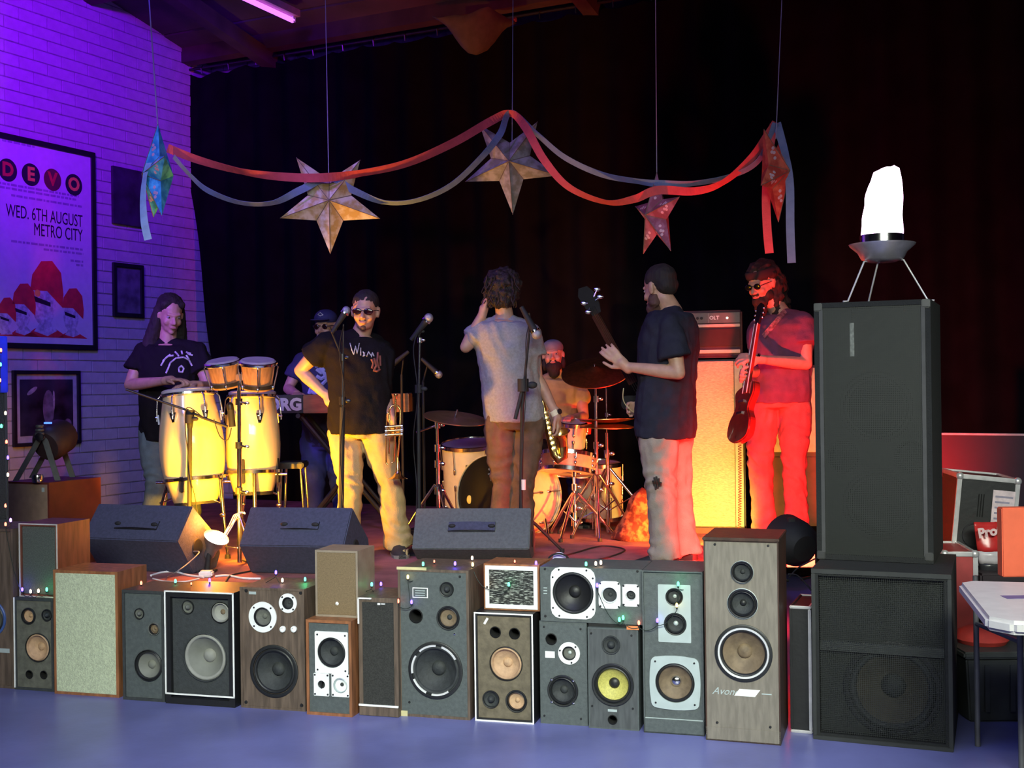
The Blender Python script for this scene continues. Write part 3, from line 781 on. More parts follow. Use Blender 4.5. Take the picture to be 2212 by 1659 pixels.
speaker('L', 'tall charcoal loudspeaker with broken chrome ring around a big woofer', 863, 1016, 1546, 1228, 0.33, M_WOODB, M_GREYB,
        [D(k='port', x=898.5, y=1330.5, r=15), D(k='dome', x=965, y=1273, r=16), D(k='mid', x=968, y=1335, r=26, cone=M_CONEB, cap=M_CONE), D(k='cone', x=940.7, y=1448, r=62, chrome='broken', surround=M_CONE)], edge=0.012, inset=0.002)
I = INFO['L']
badge(I, 907.6, 1280.5, 35, 22, M_WPLATE, 'name_plate'); badge(I, 907.6, 1280.5, 31, 18, M_GREYB, 'name_plate', th=0.003)
for yy in (1276, 1281, 1286): badge(I, 907.6, yy, 22, 1.6, M_SILVER, 'plate_lettering', th=0.004)
corner_screws(I, ((993,1246),(884,1517)), r=0.006); x, z = I['loc'](982, 1370); corner_screws(I, ((982,1370),), M_CHROME, 0.006)
badge(I, 889, 1228, 68, 6, M_GOLDT, 'masking_tape', th=0.004); badge(I, 872, 1541, 18, 12, M_GOLDT, 'masking_tape', th=0.003)
speaker('N', 'umber loudspeaker with tan woofer below two ports and white outline', 1027, 1154, 1556, 1322, 0.27, M_BLACK, M_OLIVEB,
        [D(k='port', x=1069.5, y=1366, r=12), D(k='port', x=1111, y=1369, r=12), D(k='cone', x=1092.6, y=1434, r=37, cone=M_CONET, surround=M_CONET, thin=True),
         D(k='dome', x=1060, y=1511, r=19, cap=M_CONE), D(k='mid', x=1115, y=1515, r=24, cone=M_CONET, cap=M_CONET)], trim=M_TRIMW, trim_w=0.006)
badge(INFO['N'], 1049, 1342, 5, 15, M_WPLATE, rot=-0.55)
speaker('M', 'small box speaker lying sideways with silver-flecked grille and white border', 1046, 1166, 1316, 1217, 0.20, M_WOODO, mat('silver_fleck_grille', (0.02,0.022,0.02), 0.5, 0.2, var=0.4, scale=42, stretch=(1,1,5.0), col2=(0.55,0.58,0.52), contrast=(0.5,0.68), bump=0.4), closed=True, z0=INFO['N']['top']+0.001, edge=0.012, inset=-0.002)
I = INFO['M']; w, h = I['w'], I['h']
for (a, b) in (((0.008,-0.006,0.008),(w-0.008,-0.001,0.026)), ((0.008,-0.006,h-0.026),(w-0.008,-0.001,h-0.008)), ((0.008,-0.006,0.026),(0.026,-0.001,h-0.026)), ((w-0.026,-0.006,0.026),(w-0.008,-0.001,h-0.026))):
    mb = MB(); mb.box(a, b); mb.build('white_border', M_TRIMW, I['t'])
speaker('P', 'narrow grey loudspeaker with a white-ringed tweeter and blank white sticker', 1168, 1270, 1562, 1341, 0.27, M_GREYB, M_GREYB,
        [D(k='port', x=1191, y=1380.5, r=12), D(k='mid', x=1229.6, y=1411, r=24, plate='disc', ring=M_WPLATE, cone=M_CONEG, cap=M_SILVER, screws=3), D(k='cone', x=1216, y=1492, r=34, screws=4, cone=M_CONE)], edge=0.006, inset=0.001)
badge(INFO['P'], 1188, 1414, 21, 14, M_WPLATE, 'sticker'); corner_screws(INFO['P'], ((1175,1354),(1254,1359),(1176,1546),(1255,1553)), r=0.005)
speaker('Q', 'grey loudspeaker with a bright yellow cone above its port', 1272, 1381, 1572, 1355, 0.27, M_GREYB, mat('slate_baffle', (0.075,0.082,0.085), 0.55, var=0.2, scale=10, stretch=(6,6,1)),
        [D(k='dome', x=1320, y=1393, r=20, ring=M_CONE), D(k='cone', x=1324, y=1479, r=46, cone=M_CONEY, surround=M_SURR, cap=M_SURR), D(k='port', x=1323.5, y=1554.6, r=10)], edge=0.006, inset=0.001)
badge(INFO['Q'], 1323, 1535, 20, 5, M_SILVER); corner_screws(INFO['Q'], ((1277,1368),(1364,1373),(1279,1525),(1367,1531)), r=0.005)
# the two below differ in height: a dark batten packs the gap
zt = max(INFO['P']['top'], INFO['Q']['top']) + 0.001
speaker('O', 'grey loudspeaker lying sideways with white eight-sided woofer plate', 1168, 1388, 1341, 1224, 0.27, M_GREYB, M_GREYB,
        [D(k='cone', x=1238, y=1281, r=47, plate='oct', ps=(49, 55), ring=M_WPLATE, screws=8, cone=M_BLACK), D(k='mid', x=1317, y=1285, r=19, plate='oct', ps=(23.5, 29), ring=M_WPLATE, screws=4, surround=M_WPLATE, cone=M_CONE),
         D(k='mid', x=1363, y=1286, r=12, plate='oct', ps=(18, 23.5), ring=M_WPLATE, screws=4, surround=M_WPLATE, cone=M_CONE)], z0=zt, edge=0.006, inset=0.001)
I = INFO['O']; corner_screws(I, ((1177,1229),(1377,1234),(1178,1331)), r=0.006)
for k_, yy in enumerate((1270, 1276, 1282)): badge(I, 1178, yy, 8, 2, M_SILVER, 'plate_lettering')
Iq = INFO['Q']
if zt - Iq['top'] > 0.004:
    mb = MB(); o_ = Iq['B'] + Vector((0,0,Iq['h'])); 
    MXq = Matrix.Translation(o_) @ Matrix.Rotation(-RT, 4, 'Z')
    mb.box((0.0, 0.02, 0.001), (Iq['w'], 0.22, zt - Iq['top'] - 0.001), MXq)
    tag(mb.build('packing_board', M_BLACK), 'dark packing board between the yellow-coned loudspeaker and the sideways grey one', 'board')
mb = MB(); o_ = Iq['B'] + Vector((0,0,Iq['h'])); MXq = Matrix.Translation(o_) @ Matrix.Rotation(-RT, 4, 'Z')
mb.box((Iq['w']*0.78, -0.004, -0.002), (Iq['w']*1.02, 0.0, 0.014), MXq); tag(mb.build('orange_tape', M_REDTAPE), 'strip of orange tape above the yellow-coned loudspeaker', 'tape')
speaker('R', 'tall grey loudspeaker with silver-green driver plates and chrome dust cap', 1391, 1522, 1582, 1232, 0.31, M_GREYB, M_GREYB,
        [D(k='mid', x=1456, y=1290, r=19, cap=M_SILVER), D(k='mid', x=1458, y=1349, r=24, cap=M_SILVER),
         D(k='cone', x=1457.5, y=1476, r=44, plate='bulge', ps=(50, 53), ring=M_SILVER, screws=4, cone=M_CONEB, cap=M_CHROME)], edge=0.006, inset=0.010)
I = INFO['R']
x0, z0_ = I['loc'](1422, 1387); x1, z1_ = I['loc'](1491, 1265)
xa, za = I['loc'](1456, 1290); xb, zb_ = I['loc'](1458, 1349)
mb = holed_panel(rrect(x0, z0_, x1, z1_, 0.004), [circ(xa, za, 19*I['k']), circ(xb, zb_, 24.5*I['k'])], I['yf']-0.004, 0.004); mb.build('driver_plate', M_SILVER, I['t'])
_, zl = I['loc'](1400, 1551); mb = MB(); mb.box((0.0, 0.004, zl-0.0015), (I['w'], 0.011, zl+0.0015)); mb.build('plinth_line', M_SILVER, I['t'])
_, zl2 = I['loc'](1400, 1553); mb = MB(); mb.box((0.0, 0.0, 0.0), (I['w'], 0.012, zl-0.002)); mb.build('plinth', M_GREYB, I['t'])
speaker('S', 'tallest grey-brown loudspeaker with chrome-ringed woofer and white slanted badge', 1525, 1687, 1598, 1166, 0.33, M_WOODD, M_AVW,
        [D(k='mid', x=1603, y=1236, r=24, ring=M_DCHROME), D(k='mid', x=1604, y=1304, r=32, ring=M_DCHROME, cap=M_SURR), D(k='cone', x=1606, y=1411, r=62, ring=M_SURR, cone=M_CONEB, cap=M_CONEB, chrome='full')], edge=0.006, inset=0.002, theta=18)
I = INFO['S']; corner_screws(I, ((1544,1176),(1659,1179),(1549,1561),(1664,1571)), r=0.006)
mb = MB(); mb.box((-0.004, -0.008, I['h']-0.002), (I['w']+0.004, I['depth'], I['h']+0.012)); mb.build('top_cap', M_WOODD, I['t'], bevel=0.003)
badge(I, 1614, 1497, 44, 15, M_WPLATE, slant=0.75)
x, z = I['loc'](1567, 1494); text('lettering', 'Avone', 0.042, x, I['yf']-0.001, z, M_SILVER, I['t'], shear=0.4)
x, z = I['loc'](1656, 1500); mb = MB(); mb.box((x-0.02, I['yf']-0.001, z-0.002), (x+0.02, I['yf'], z+0.002)); tag(mb.build('small_print', M_SILVER, I['t']), kind='stuff')
_, zl = I['loc'](1540, 1570); mb = MB(); mb.box((0.0, 0.0, 0.0), (I['w'], 0.010, zl)); mb.build('plinth', M_AVW, I['t'])
for rp, dx, dy in ((24, 1603, 1236), (32, 1604, 1304)):
    x, z = I['loc'](dx, dy); rr = rp*I['k']*1.02; mb = MB(); mb.lathe([(rr, 0.0), (rr*1.01, -0.006), (rr*0.98, -0.007)], (x, I['yf'], z), (0,1,0), 40); mb.build('trim_ring', M_SILVER, I['t'], smooth=60)

# ------------------------------------------------------------------ big PA stack on the right
M_GRILLE = bpy.data.materials.new('perforated_grille'); M_GRILLE.use_nodes = True
nt = M_GRILLE.node_tree; b_ = nt.nodes['Principled BSDF']; b_.inputs['Base Color'].default_value = (0.020, 0.022, 0.020, 1); b_.inputs['Roughness'].default_value = 0.5; b_.inputs['Metallic'].default_value = 0.3
tcn = nt.nodes.new('ShaderNodeTexCoord'); vr = nt.nodes.new('ShaderNodeTexVoronoi'); vr.inputs['Scale'].default_value = 130; vr.inputs['Randomness'].default_value = 0.0
nt.links.new(tcn.outputs['Object'], vr.inputs['Vector'])
lt = nt.nodes.new('ShaderNodeMath'); lt.operation = 'GREATER_THAN'; lt.inputs[1].default_value = 0.505; nt.links.new(vr.outputs['Distance'], lt.inputs[0])
nt.links.new(lt.outputs[0], b_.inputs['Alpha'])
speaker('T', 'large black subwoofer cabinet standing on the floor under the tall mesh one', 1757, 2060, 1596, 1228, 0.60, mat('black_cabinet_carpet', (0.010,0.011,0.011), 0.85, bump=0.3, bscale=120), mat('sub_baffle', (0.03,0.034,0.03), 0.8),
        [D(k='cone', x=1925, y=1495, r=104, cone=mat('dim_brown_cone', (.07,.06,.04), .8), cap=M_CONE, surround=M_CONE)], theta=22, edge=0.028, inset=0.05, name='subwoofer')
I = INFO['T']; w, h = I['w'], I['h']
_, zs = I['loc'](1800, 1398)
mb = MB(); mb.box((0.03, 0.02, zs-0.018), (w-0.03, 0.048, zs+0.018)); mb.build('cross_brace', mat('brace_paint', (0.10,0.11,0.10), .8), I['t'])
mb = MB(); mb.box((0.03, 0.010, 0.03), (w-0.03, 0.014, h-0.03)); mb.build('grille', M_GRILLE, I['t'])
for (a, b) in (((0,-0.006,0),(w,0.002,0.018)), ((0,-0.006,h-0.02),(w,0.002,h)), ((0,-0.006,0.018),(0.016,0.002,h-0.02)), ((w-0.016,-0.006,0.018),(w,0.002,h-0.02))):
    mb = MB(); mb.box(a, b); mb.build('edge_trim', mat('worn_black_trim', (0.025,0.027,0.026), 0.6), I['t'], bevel=0.002)
speaker('U', 'tall black loudspeaker with perforated metal grille topped by the flame lamp', 1765, 2017, 1207, 655, 0.50, MATS['black_cabinet_carpet'], mat('pa_baffle', (0.10,0.11,0.10), 0.7),
        [D(k='cone', x=1890, y=880, r=78, cone=M_CONE, cap=M_CONEG), D(k='cone', x=1897, y=1092, r=78, cone=M_CONE, cap=M_CONEG),
         D(k='port', x=1820, y=988, r=34), D(k='port', x=1966, y=988, r=34)], theta=24, z0=INFO['T']['top']+0.002, edge=0.022, inset=0.035, name='loudspeaker')
I = INFO['U']; w, h = I['w'], I['h']
mb = MB(); mb.box((0.02, 0.004, 0.02), (w-0.02, 0.008, h-0.02)); mb.build('grille', M_GRILLE, I['t'])
x0, z0_ = I['loc'](1838, 772); x1, z1_ = I['loc'](1950, 662)
mb = MB(); rr_ = []
for yy, f in ((0.033, 1.0), (0.09, 0.45)):
    cx_ = (x0+x1)/2; cz2 = (z0_+z1_)/2
    rr_.append([(cx_+(x0-cx_)*f, yy, cz2+(z0_-cz2)*f), (cx_+(x1-cx_)*f, yy, cz2+(z0_-cz2)*f), (cx_+(x1-cx_)*f, yy, cz2+(z1_-cz2)*f), (cx_+(x0-cx_)*f, yy, cz2+(z1_-cz2)*f)])
mb.rings(rr_, caps=False); mb.build('horn', M_CONE, I['t'])
x, z = I['loc'](1841, 735); mb = MB(); mb.box((x-0.010, 0.0, z-0.07), (x+0.008, 0.003, z+0.075)); mb.build('tape_strip', mat('frosted_tape', (0.16,0.17,0.15), 0.6, var=0.5, scale=80), I['t'])
x, z = I['loc'](1893, 990); mb = MB(); mb.box((x-0.075, 0.022, z-0.06), (x+0.06, 0.033, z+0.07)); mb.build('crossover_plate', mat('dull_plate', (0.10,0.11,0.10), 0.4, 0.4), I['t'])
for px, py in ((1766,655),(2010,652),(2012,1203),(1770,1200)):
    x, z = I['loc'](px, py); x = min(max(x, 0.018), w-0.018); z = min(max(z, 0.018), h-0.018); mb = MB(); mb.box((x-0.018, -0.006, z-0.018), (x+0.018, 0.006, z+0.018)); mb.build('metal_corner', mat('dull_corner', (0.08,0.08,0.08), 0.4, 0.5), I['t'], bevel=0.004)
for xx in (0.030, w-0.030):
    mb = MB(); mb.box((xx-0.008, -0.003, 0.03), (xx+0.008, 0.004, h-0.03)); mb.build('grille_edge', mat('grey_grille_edge', (0.05,0.05,0.052), 0.6), I['t'])
# left black cabinet with painted blue light, mostly out of frame
speaker('V', 'tall black cabinet on the far-left brown loudspeaker, blue light painted on its top', -150, 19, 1136, 728, 0.30, mat('left_cabinet', (0.012,0.012,0.02), 0.6), M_CLOTHD, closed=True, z0=INFO['A']['top']+0.001, theta=-24)
I = INFO['V']; mb = MB(); mb.box((-.003, -.010, I['h']*.70), (I['w']+.004, .10, I['h']+.006)); mb.build('painted_blue_light', mat('painted_blue_light', (0.02,0.04,0.9), .8), I['t'], bevel=.004)  # strong blue cover stands in for blue light falling on the cabinet top

# ------------------------------------------------------------------ flame lamp on the PA top
I = INFO['U']; bc = PP(1906, 570, I['B'] + I['nb']*0.17, I['nb'])
zt = I['top']
t = thing('flame_lamp', 'silver bowl lamp with glowing white-pink silk flame on the tall right loudspeaker', 'lamp', Vector((bc.x, bc.y, zt)))
k = bc.y/FPX
M_BOWL = mat('spun_aluminium', (0.55, 0.52, 0.55), 0.35, 0.7, var=0.1)
c = Vector((bc.x, bc.y, 0))
def zpx(py): return P(1906, py, bc.y).z
mb = MB(); mb.lathe([(0.0005, zpx(566)), (30*k, zpx(566)), (44*k, zpx(560)), (52*k, zpx(545)), (68*k, zpx(531)), (70*k, zpx(527)), (66*k, zpx(528)), (50*k, zpx(540)), (0.0005, zpx(552))], c, n=48)
mb.build('bowl', M_BOWL, t, world=True, smooth=40)
mb = MB(); mb.lathe([(46*k, zpx(530)), (46*k, zpx(508)), (44*k, zpx(508)), (43.6*k, zpx(530))], c, n=40); mb.build('collar', M_CHROME, t, world=True, smooth=40)
for a_ in (0, 45, 90, 135):
    pass
M_FLAME = mat('glowing_silk', (1.0, 0.9, 1.0), 0.6, emit=(1.0, 0.62, 0.95), estr=5.0)
mb = MB(); rings = []
for j in range(30):
    tq = j/29; py = 522 + (368-522)*tq
    wob = 0
    rg = []
    rad = (44 - 5*tq - 12*tq**4) * k
    cxp = 1906 + 10*tq**2
    cc = PP(cxp, py, I['B'] + I['nb']*0.17, I['nb'])
    for q in range(36):
        a_ = 2*math.pi*q/36
        r_ = rad*(1 + 0.10*noise.noise(Vector((math.cos(a_)*2, math.sin(a_)*2, tq*4))) + 0.03*math.sin(5*a_ + 6*tq))
        top = 0.012*noise.noise(Vector((math.cos(a_)*3, math.sin(a_)*3, 9)))*(1 if tq > 0.97 else 0)
        rg.append(Vector((cc.x + r_*math.cos(a_), cc.y + r_*0.8*math.sin(a_), cc.z + (.016*noise.noise(Vector((a_*1.5, 2, 9))) + .012*math.cos(a_-.6))*max(0, (tq-.8)*5))))
    rings.append(rg)
tc_ = PP(1916,366,I['B']+I['nb']*0.17,I['nb']); top = [Vector(((v.x*.6+tc_.x*.4), (v.y*.6+tc_.y*.4), v.z + 0.008 + 0.006*math.sin(i*1.1))) for i, v in enumerate(rings[-1])]
rings.append(top); mb.rings(rings); mb.build('silk_flame', M_FLAME, t, world=True, smooth=180)
for (x0, y0, x1, y1, x2, y2) in ((1868,564,1826,638,1815,640), (1897,567,1886,640,1885,642), (1950,560,1997,632,2010,636)):
    p0 = P(x0, y0, bc.y + 0.0); dy = -0.04 if x0 != 1897 else 0.07
    p1 = P(x1, y1, bc.y); p1 = Vector((p1.x, bc.y + dy, zt + 0.008)); p2 = Vector((P(x2, y2, bc.y).x, bc.y + dy*1.2, zt + 0.006))
    pm = p0 + (p1-p0)*0.04 + Vector((0,0,0.004))
    mb = MB(); mb.tube([Vector((c.x + (p0.x-c.x)*0.6, c.y, p0.z)), pm, p1, p2], 0.0042, 8); mb.build('leg', mat('bare_steel', (0.7,0.68,0.7), 0.4, 0.3), t, world=True, smooth=60)
point('flame_glow', P(1906, 440, bc.y-0.16), (1.0, 0.55, 0.95), 0.8, 0.06)

# ------------------------------------------------------------------ stage wedges
M_WEDGE = mat('wedge_carpet', (0.06, 0.065, 0.115), 0.9, var=0.15, scale=60, bump=0.4, bscale=200)
def wedge(label, xl, xr, yb, ye, yt, apexd, depth, theta, handle=None, m=M_WEDGE, xlt=None):
    th = ang(theta); d = Vector((math.cos(th), -math.sin(th), 0)); nb = Vector((math.sin(th), math.cos(th), 0))
    Bp = PF(xl, yb, ZS)
    lo, hi = 0.1, 1.5
    for _ in range(40):
        m_ = (lo+hi)/2
        if proj(Bp + d*m_ + Vector((0,0,0.1)))[0] < xr: lo = m_
        else: hi = m_
    w = lo
    he = PP((xl+xr)/2, ye, Bp, nb).z - ZS
    ha = PP((xl+xr)/2, yt, Bp + nb*apexd, nb).z - ZS
    t = thing('stage_monitor', label, 'monitor', Bp, -th)
    prof = [(0.15, 0), (0.0, he), (apexd, ha), (depth*0.96, ha*0.45), (depth, ha*0.2), (depth*0.9, 0)]
    mb = MB(); mb.add([(0, y, z) for y, z in prof] + [(w, y, z) for y, z in prof], [tuple(range(6)), tuple(range(11, 5, -1))] + [(i, i+6, (i+1)%6+6, (i+1)%6) for i in range(6)])
    mb.build('cabinet', m, t, bevel=0.006)
    # grille on the performer side
    a = Vector((0, apexd+0.02, ha-0.015)); b = Vector((0, depth*0.95, ha*0.47)); nrm = Vector((0, (a-b).z, (b-a).y)).normalized()*0.008
    mb = MB(); vs = [(x, q.y+nrm.y*s_, q.z+nrm.z*s_) for s_ in (0.2, 1) for x in (0.03, w-0.03) for q in (a, b)]
    mb.add(vs, [(0,1,3,2),(4,6,7,5),(0,4,5,1),(2,3,7,6),(0,2,6,4),(1,5,7,3)]); mb.build('grille', M_GRILLE, t)
    # recessed strap handle on the sloping back
    up = Vector((0, apexd, ha-he)); ul = up.length; up = up/ul; out = Vector((0, -up.z, up.y))
    if handle:
        u0, u1, v0, v1 = handle
        def q(u, v, o_): return Vector((u*w, 0, he)) + up*(v*ul) + out*o_
        pts = [q(u0, v0, .002), q(u1, v0, .002), q(u1, v1, .002), q(u0, v1, .002), q(u0, v0, .002)]
        mb = MB(); mb.tube(pts, 0.004, 6); mb.build('handle_rim', M_BLACK, t)
        vm = (v0+v1)/2
        mb = MB(); n = 12
        for i in range(n+1):
            pass
        ra = []
        for i in range(n+1):
            s_ = i/n; u = u0 + (u1-u0)*s_; h_ = 0.004 + 0.009*math.sin(math.pi*s_)
            ra.append([q(u, vm-0.10, h_), q(u, vm+0.10, h_), q(u, vm+0.10, h_+0.005), q(u, vm-0.10, h_+0.005)])
        mb.rings(ra); mb.build('strap_handle', M_WEDGE, t, smooth=60)
        for u in (u0+0.03, u1-0.03):
            mb = MB(); c_ = q(u, vm, 0.014); mb.ell(c_, (0.022, 0.01, 0.012)); mb.build('handle_end', M_RUBBER, t, smooth=60)
    # jack plate on the side facing right
    mb = MB(); mb.lathe([(0.0005, 0.006), (0.045, 0.006), (0.05, 0.0)], (w, depth*0.45, ha*0.38), (1,0,0), 24); mb.build('side_cup', M_RUBBER, t, smooth=40)
    return t
wedge('leftmost stage wedge, its right flank lit orange by the clamp lamp', 177, 383, 1238, 1166, 1089, 0.15, 0.42, 20, (0.30, 0.74, 0.30, 0.52))
wedge('middle stage wedge, behind the small tan box', 517, 742, 1246, 1180, 1095, 0.16, 0.44, 12, (0.36, 0.72, 0.44, 0.60))
wedge('rightmost stage wedge with the clearly outlined strap handle', 890, 1143, 1216, 1186, 1097, 0.16, 0.42, 6, (0.30, 0.70, 0.42, 0.64), m=mat('pale_wedge_carpet', (0.115,0.125,0.13), 0.9, var=0.12, scale=60, bump=0.4, bscale=200))

# ------------------------------------------------------------------ wooden box and floor lantern at the far left
p0 = PZ(12, ZS, 7.15)
speaker('D', 'wide tan and reddish wooden box speaker standing on the stage under the floor lantern', 12, 108, (proj(PZ(12, ZS, 7.15))[1]), 1040, 0.42, mat('red_brown_veneer', (0.13,0.022,0.014), 0.5, var=0.2, scale=8), mat('tan_front', (0.30,0.20,0.14), 0.6, var=0.12), closed=True, z0=ZS, theta=24, inset=-0.002, edge=0.012)
I = INFO['D']
badge(I, 94, 1058, 7, 9, M_SILVER, th=0.003)
bz = I['top']; lc = I['B'] + I['d']*0.26 + I['nb']*0.16
t = thing('floor_lantern', 'dark stage lantern on a splayed A-shaped bracket atop the wooden box', 'stage light', Vector((lc.x, lc.y, bz)))
k = lc.y/FPX
def LP(px, py, dy=0): return P(px, py, lc.y + dy)
base = LP(92, 1034)
M_LANT = mat('lantern_grey', (0.10, 0.11, 0.11), 0.5, 0.2)
zb_ = bz + 0.006
for x1 in (48, 138):
    mb = MB(); a = LP(92, 935, -0.09); b = Vector((LP(x1, 1030).x, lc.y-0.10, zb_))
    w_ = 0.018
    mb.add([a+Vector((-w_,0,0)), a+Vector((w_,0,0)), b+Vector((w_,0,0)), b+Vector((-w_,0,0)), a+Vector((-w_,.008,0)), a+Vector((w_,.008,0)), b+Vector((w_,.008,0)), b+Vector((-w_,.008,0))], [(0,1,2,3),(7,6,5,4),(0,4,5,1),(1,5,6,2),(2,6,7,3),(3,7,4,0)])
    mb.build('bracket_leg', M_LANT, t, world=True, bevel=0.002)
    mb = MB(); b2 = Vector((b.x, lc.y+0.14, zb_)); a2 = Vector((a.x, lc.y+0.13, a.z))
    mb.add([a2+Vector((-w_,0,0)), a2+Vector((w_,0,0)), b2+Vector((w_,0,0)), b2+Vector((-w_,0,0)), a2+Vector((-w_,.008,0)), a2+Vector((w_,.008,0)), b2+Vector((w_,.008,0)), b2+Vector((-w_,.008,0))], [(0,1,2,3),(7,6,5,4),(0,4,5,1),(1,5,6,2),(2,6,7,3),(3,7,4,0)])
    mb.build('bracket_leg', M_LANT, t, world=True, bevel=0.002)
mb = MB(); c0 = LP(97, 965, -0.07); ax = Vector((0.25, 0.9, 0.35)).normalized()
mb.lathe([(0.0005, 0.0), (0.085, 0.005), (0.105, 0.03), (0.105, 0.17), (0.09, 0.20), (0.0005, 0.21)], c0, ax, 28); mb.build('lamp_can', mat('lantern_body', (0.03,0.015,0.018), 0.6), t, world=True, smooth=40)
for q_, hh in enumerate((0.0, 0.022, 0.044, 0.066)):
    mb = MB(); mb.lathe([(0.026-0.002*q_, 0), (0.030-0.002*q_, 0.008), (0.026-0.002*q_, 0.016)], LP(86, 948, -0.11) + Vector((0,0,hh)), (0,0,1), 18); mb.build('cooling_rib', M_LANT, t, world=True, smooth=60)
mb = MB(); mb.lathe([(0.0005, 0.0), (0.024, 0), (0.024, 0.012), (0.0005, 0.014)], LP(86, 944, -0.128), (0,-1,0.1), 16); mb.build('tilt_knob', M_CHROME, t, world=True, smooth=40)
mb = MB(); mb.box(LP(100, 914, -0.08) - Vector((0.01,0.01,0.004)), LP(100, 914, -0.08) + Vector((0.03,0.01,0.006))); mb.build('indicator', mat('blue_indicator', (0.1,0.2,1), 0.4, emit=(0.05,0.15,1.0), estr=3.0), t, world=True)
mb = MB(); mb.lathe([(0.0005,0),(0.03,0),(0.034,0.03),(0.030,0.045),(0.0005,0.045)], Vector((LP(104,1020).x, lc.y-0.16, bz+0.001)), n=20)
tag(mb.build('ash_tray', M_CHROME, smooth=40), 'small shiny metal tin on the wooden box below the floor lantern', 'tin')
# ================================================================== PEOPLE
def orth(f, up):
    f = Vector(f).normalized(); r = f.cross(Vector(up)).normalized(); u = r.cross(f).normalized()
    return r, f, u            # right-hand side of someone facing f, forward, up
def torso_rings(hip, neck, hs, ss, fwd, s=1.0, grow=0.0, lo=0.0, hi=1.0, prof=None, n=20):
    hip = Vector(hip); neck = Vector(neck)
    prof = prof or [(-0.10, .145, .105), (0.0, .165, .12), (0.14, .165, .12), (0.34, .145, .108), (0.52, .155, .115), (0.72, .178, .122), (0.86, .185, .105), (0.94, .15, .085), (1.0, .085, .075)]
    R = []
    for t, a, b in prof:
        if t < lo - 1e-6 or t > hi + 1e-6: continue
        c = hip + (neck-hip)*t; q = min(max(t, 0), 1)
        sx = (Vector(hs)*(1-q) + Vector(ss)*q).normalized()
        ax = (neck-hip).normalized(); fw = ax.cross(sx).normalized()
        if fw.dot(Vector(fwd)) < 0: fw = -fw
        c = c + fw * (0.012*math.sin(q*3.1))
        R.append([c + sx*((a*s+grow)*math.cos(2*math.pi*k/n)) + fw*((b*s+grow)*math.sin(2*math.pi*k/n)) for k in range(n)])
    return R
def hand(mb, wrist, d, pn, curl=0.5, side=1, s=1.0, spread=0.12, thumb=0.6):
    """d = direction of the hand, pn = palm normal (the way fingers curl), side=+1/-1 which side the thumb is on"""
    d = Vector(d).normalized(); pn = Vector(pn); pn = (pn - d*pn.dot(d)).normalized(); sd = d.cross(pn).normalized()*side
    w = Vector(wrist)
    mb.cap(w - d*0.02, w + d*0.03, 0.028*s, 0.030*s)
    for q in (-0.022, -0.007, 0.008, 0.022):
        mb.cap(w + d*0.02*s + sd*q*s*0.8, w + d*0.085*s + sd*q*s, 0.016*s, 0.0125*s)
    for i, (q, L) in enumerate(((0.030, 0.93), (0.010, 1.0), (-0.010, 0.95), (-0.028, 0.76))):
        p = w + d*(0.088 - 0.004*abs(i-1))*s + sd*q*s*1.02; a = curl*0.55; dd = (d + sd*spread*(q/0.03)).normalized()
        for l, r in ((0.042, 0.0098), (0.027, 0.0090), (0.021, 0.0080)):
            ca, sa = math.cos(a), math.sin(a); dn = (dd*ca + pn*sa)
            p2 = p + dn*l*L*s; mb.cap(p, p2, r*s, r*0.93*s, 10); p = p2; a += curl
    p = w + d*0.025*s + sd*0.026*s
    t1 = (d*(1-thumb*0.35) + sd*0.75 + pn*0.35*thumb).normalized()
    p2 = p + t1*0.042*s; mb.cap(p, p2, 0.0135*s, 0.0115*s, 10)
    t2 = (d + sd*0.25 + pn*0.45*thumb).normalized(); p3 = p2 + t2*0.032*s; mb.cap(p2, p3, 0.011*s, 0.0098*s, 10)
    mb.cap(p3, p3 + (t2 + pn*0.2).normalized()*0.022*s, 0.0098*s, 0.0085*s, 10)

def limb(mb, pts, rs, n=14):
    for i in range(len(pts)-1): mb.cap(pts[i], pts[i+1], rs[i], rs[i+1], n)

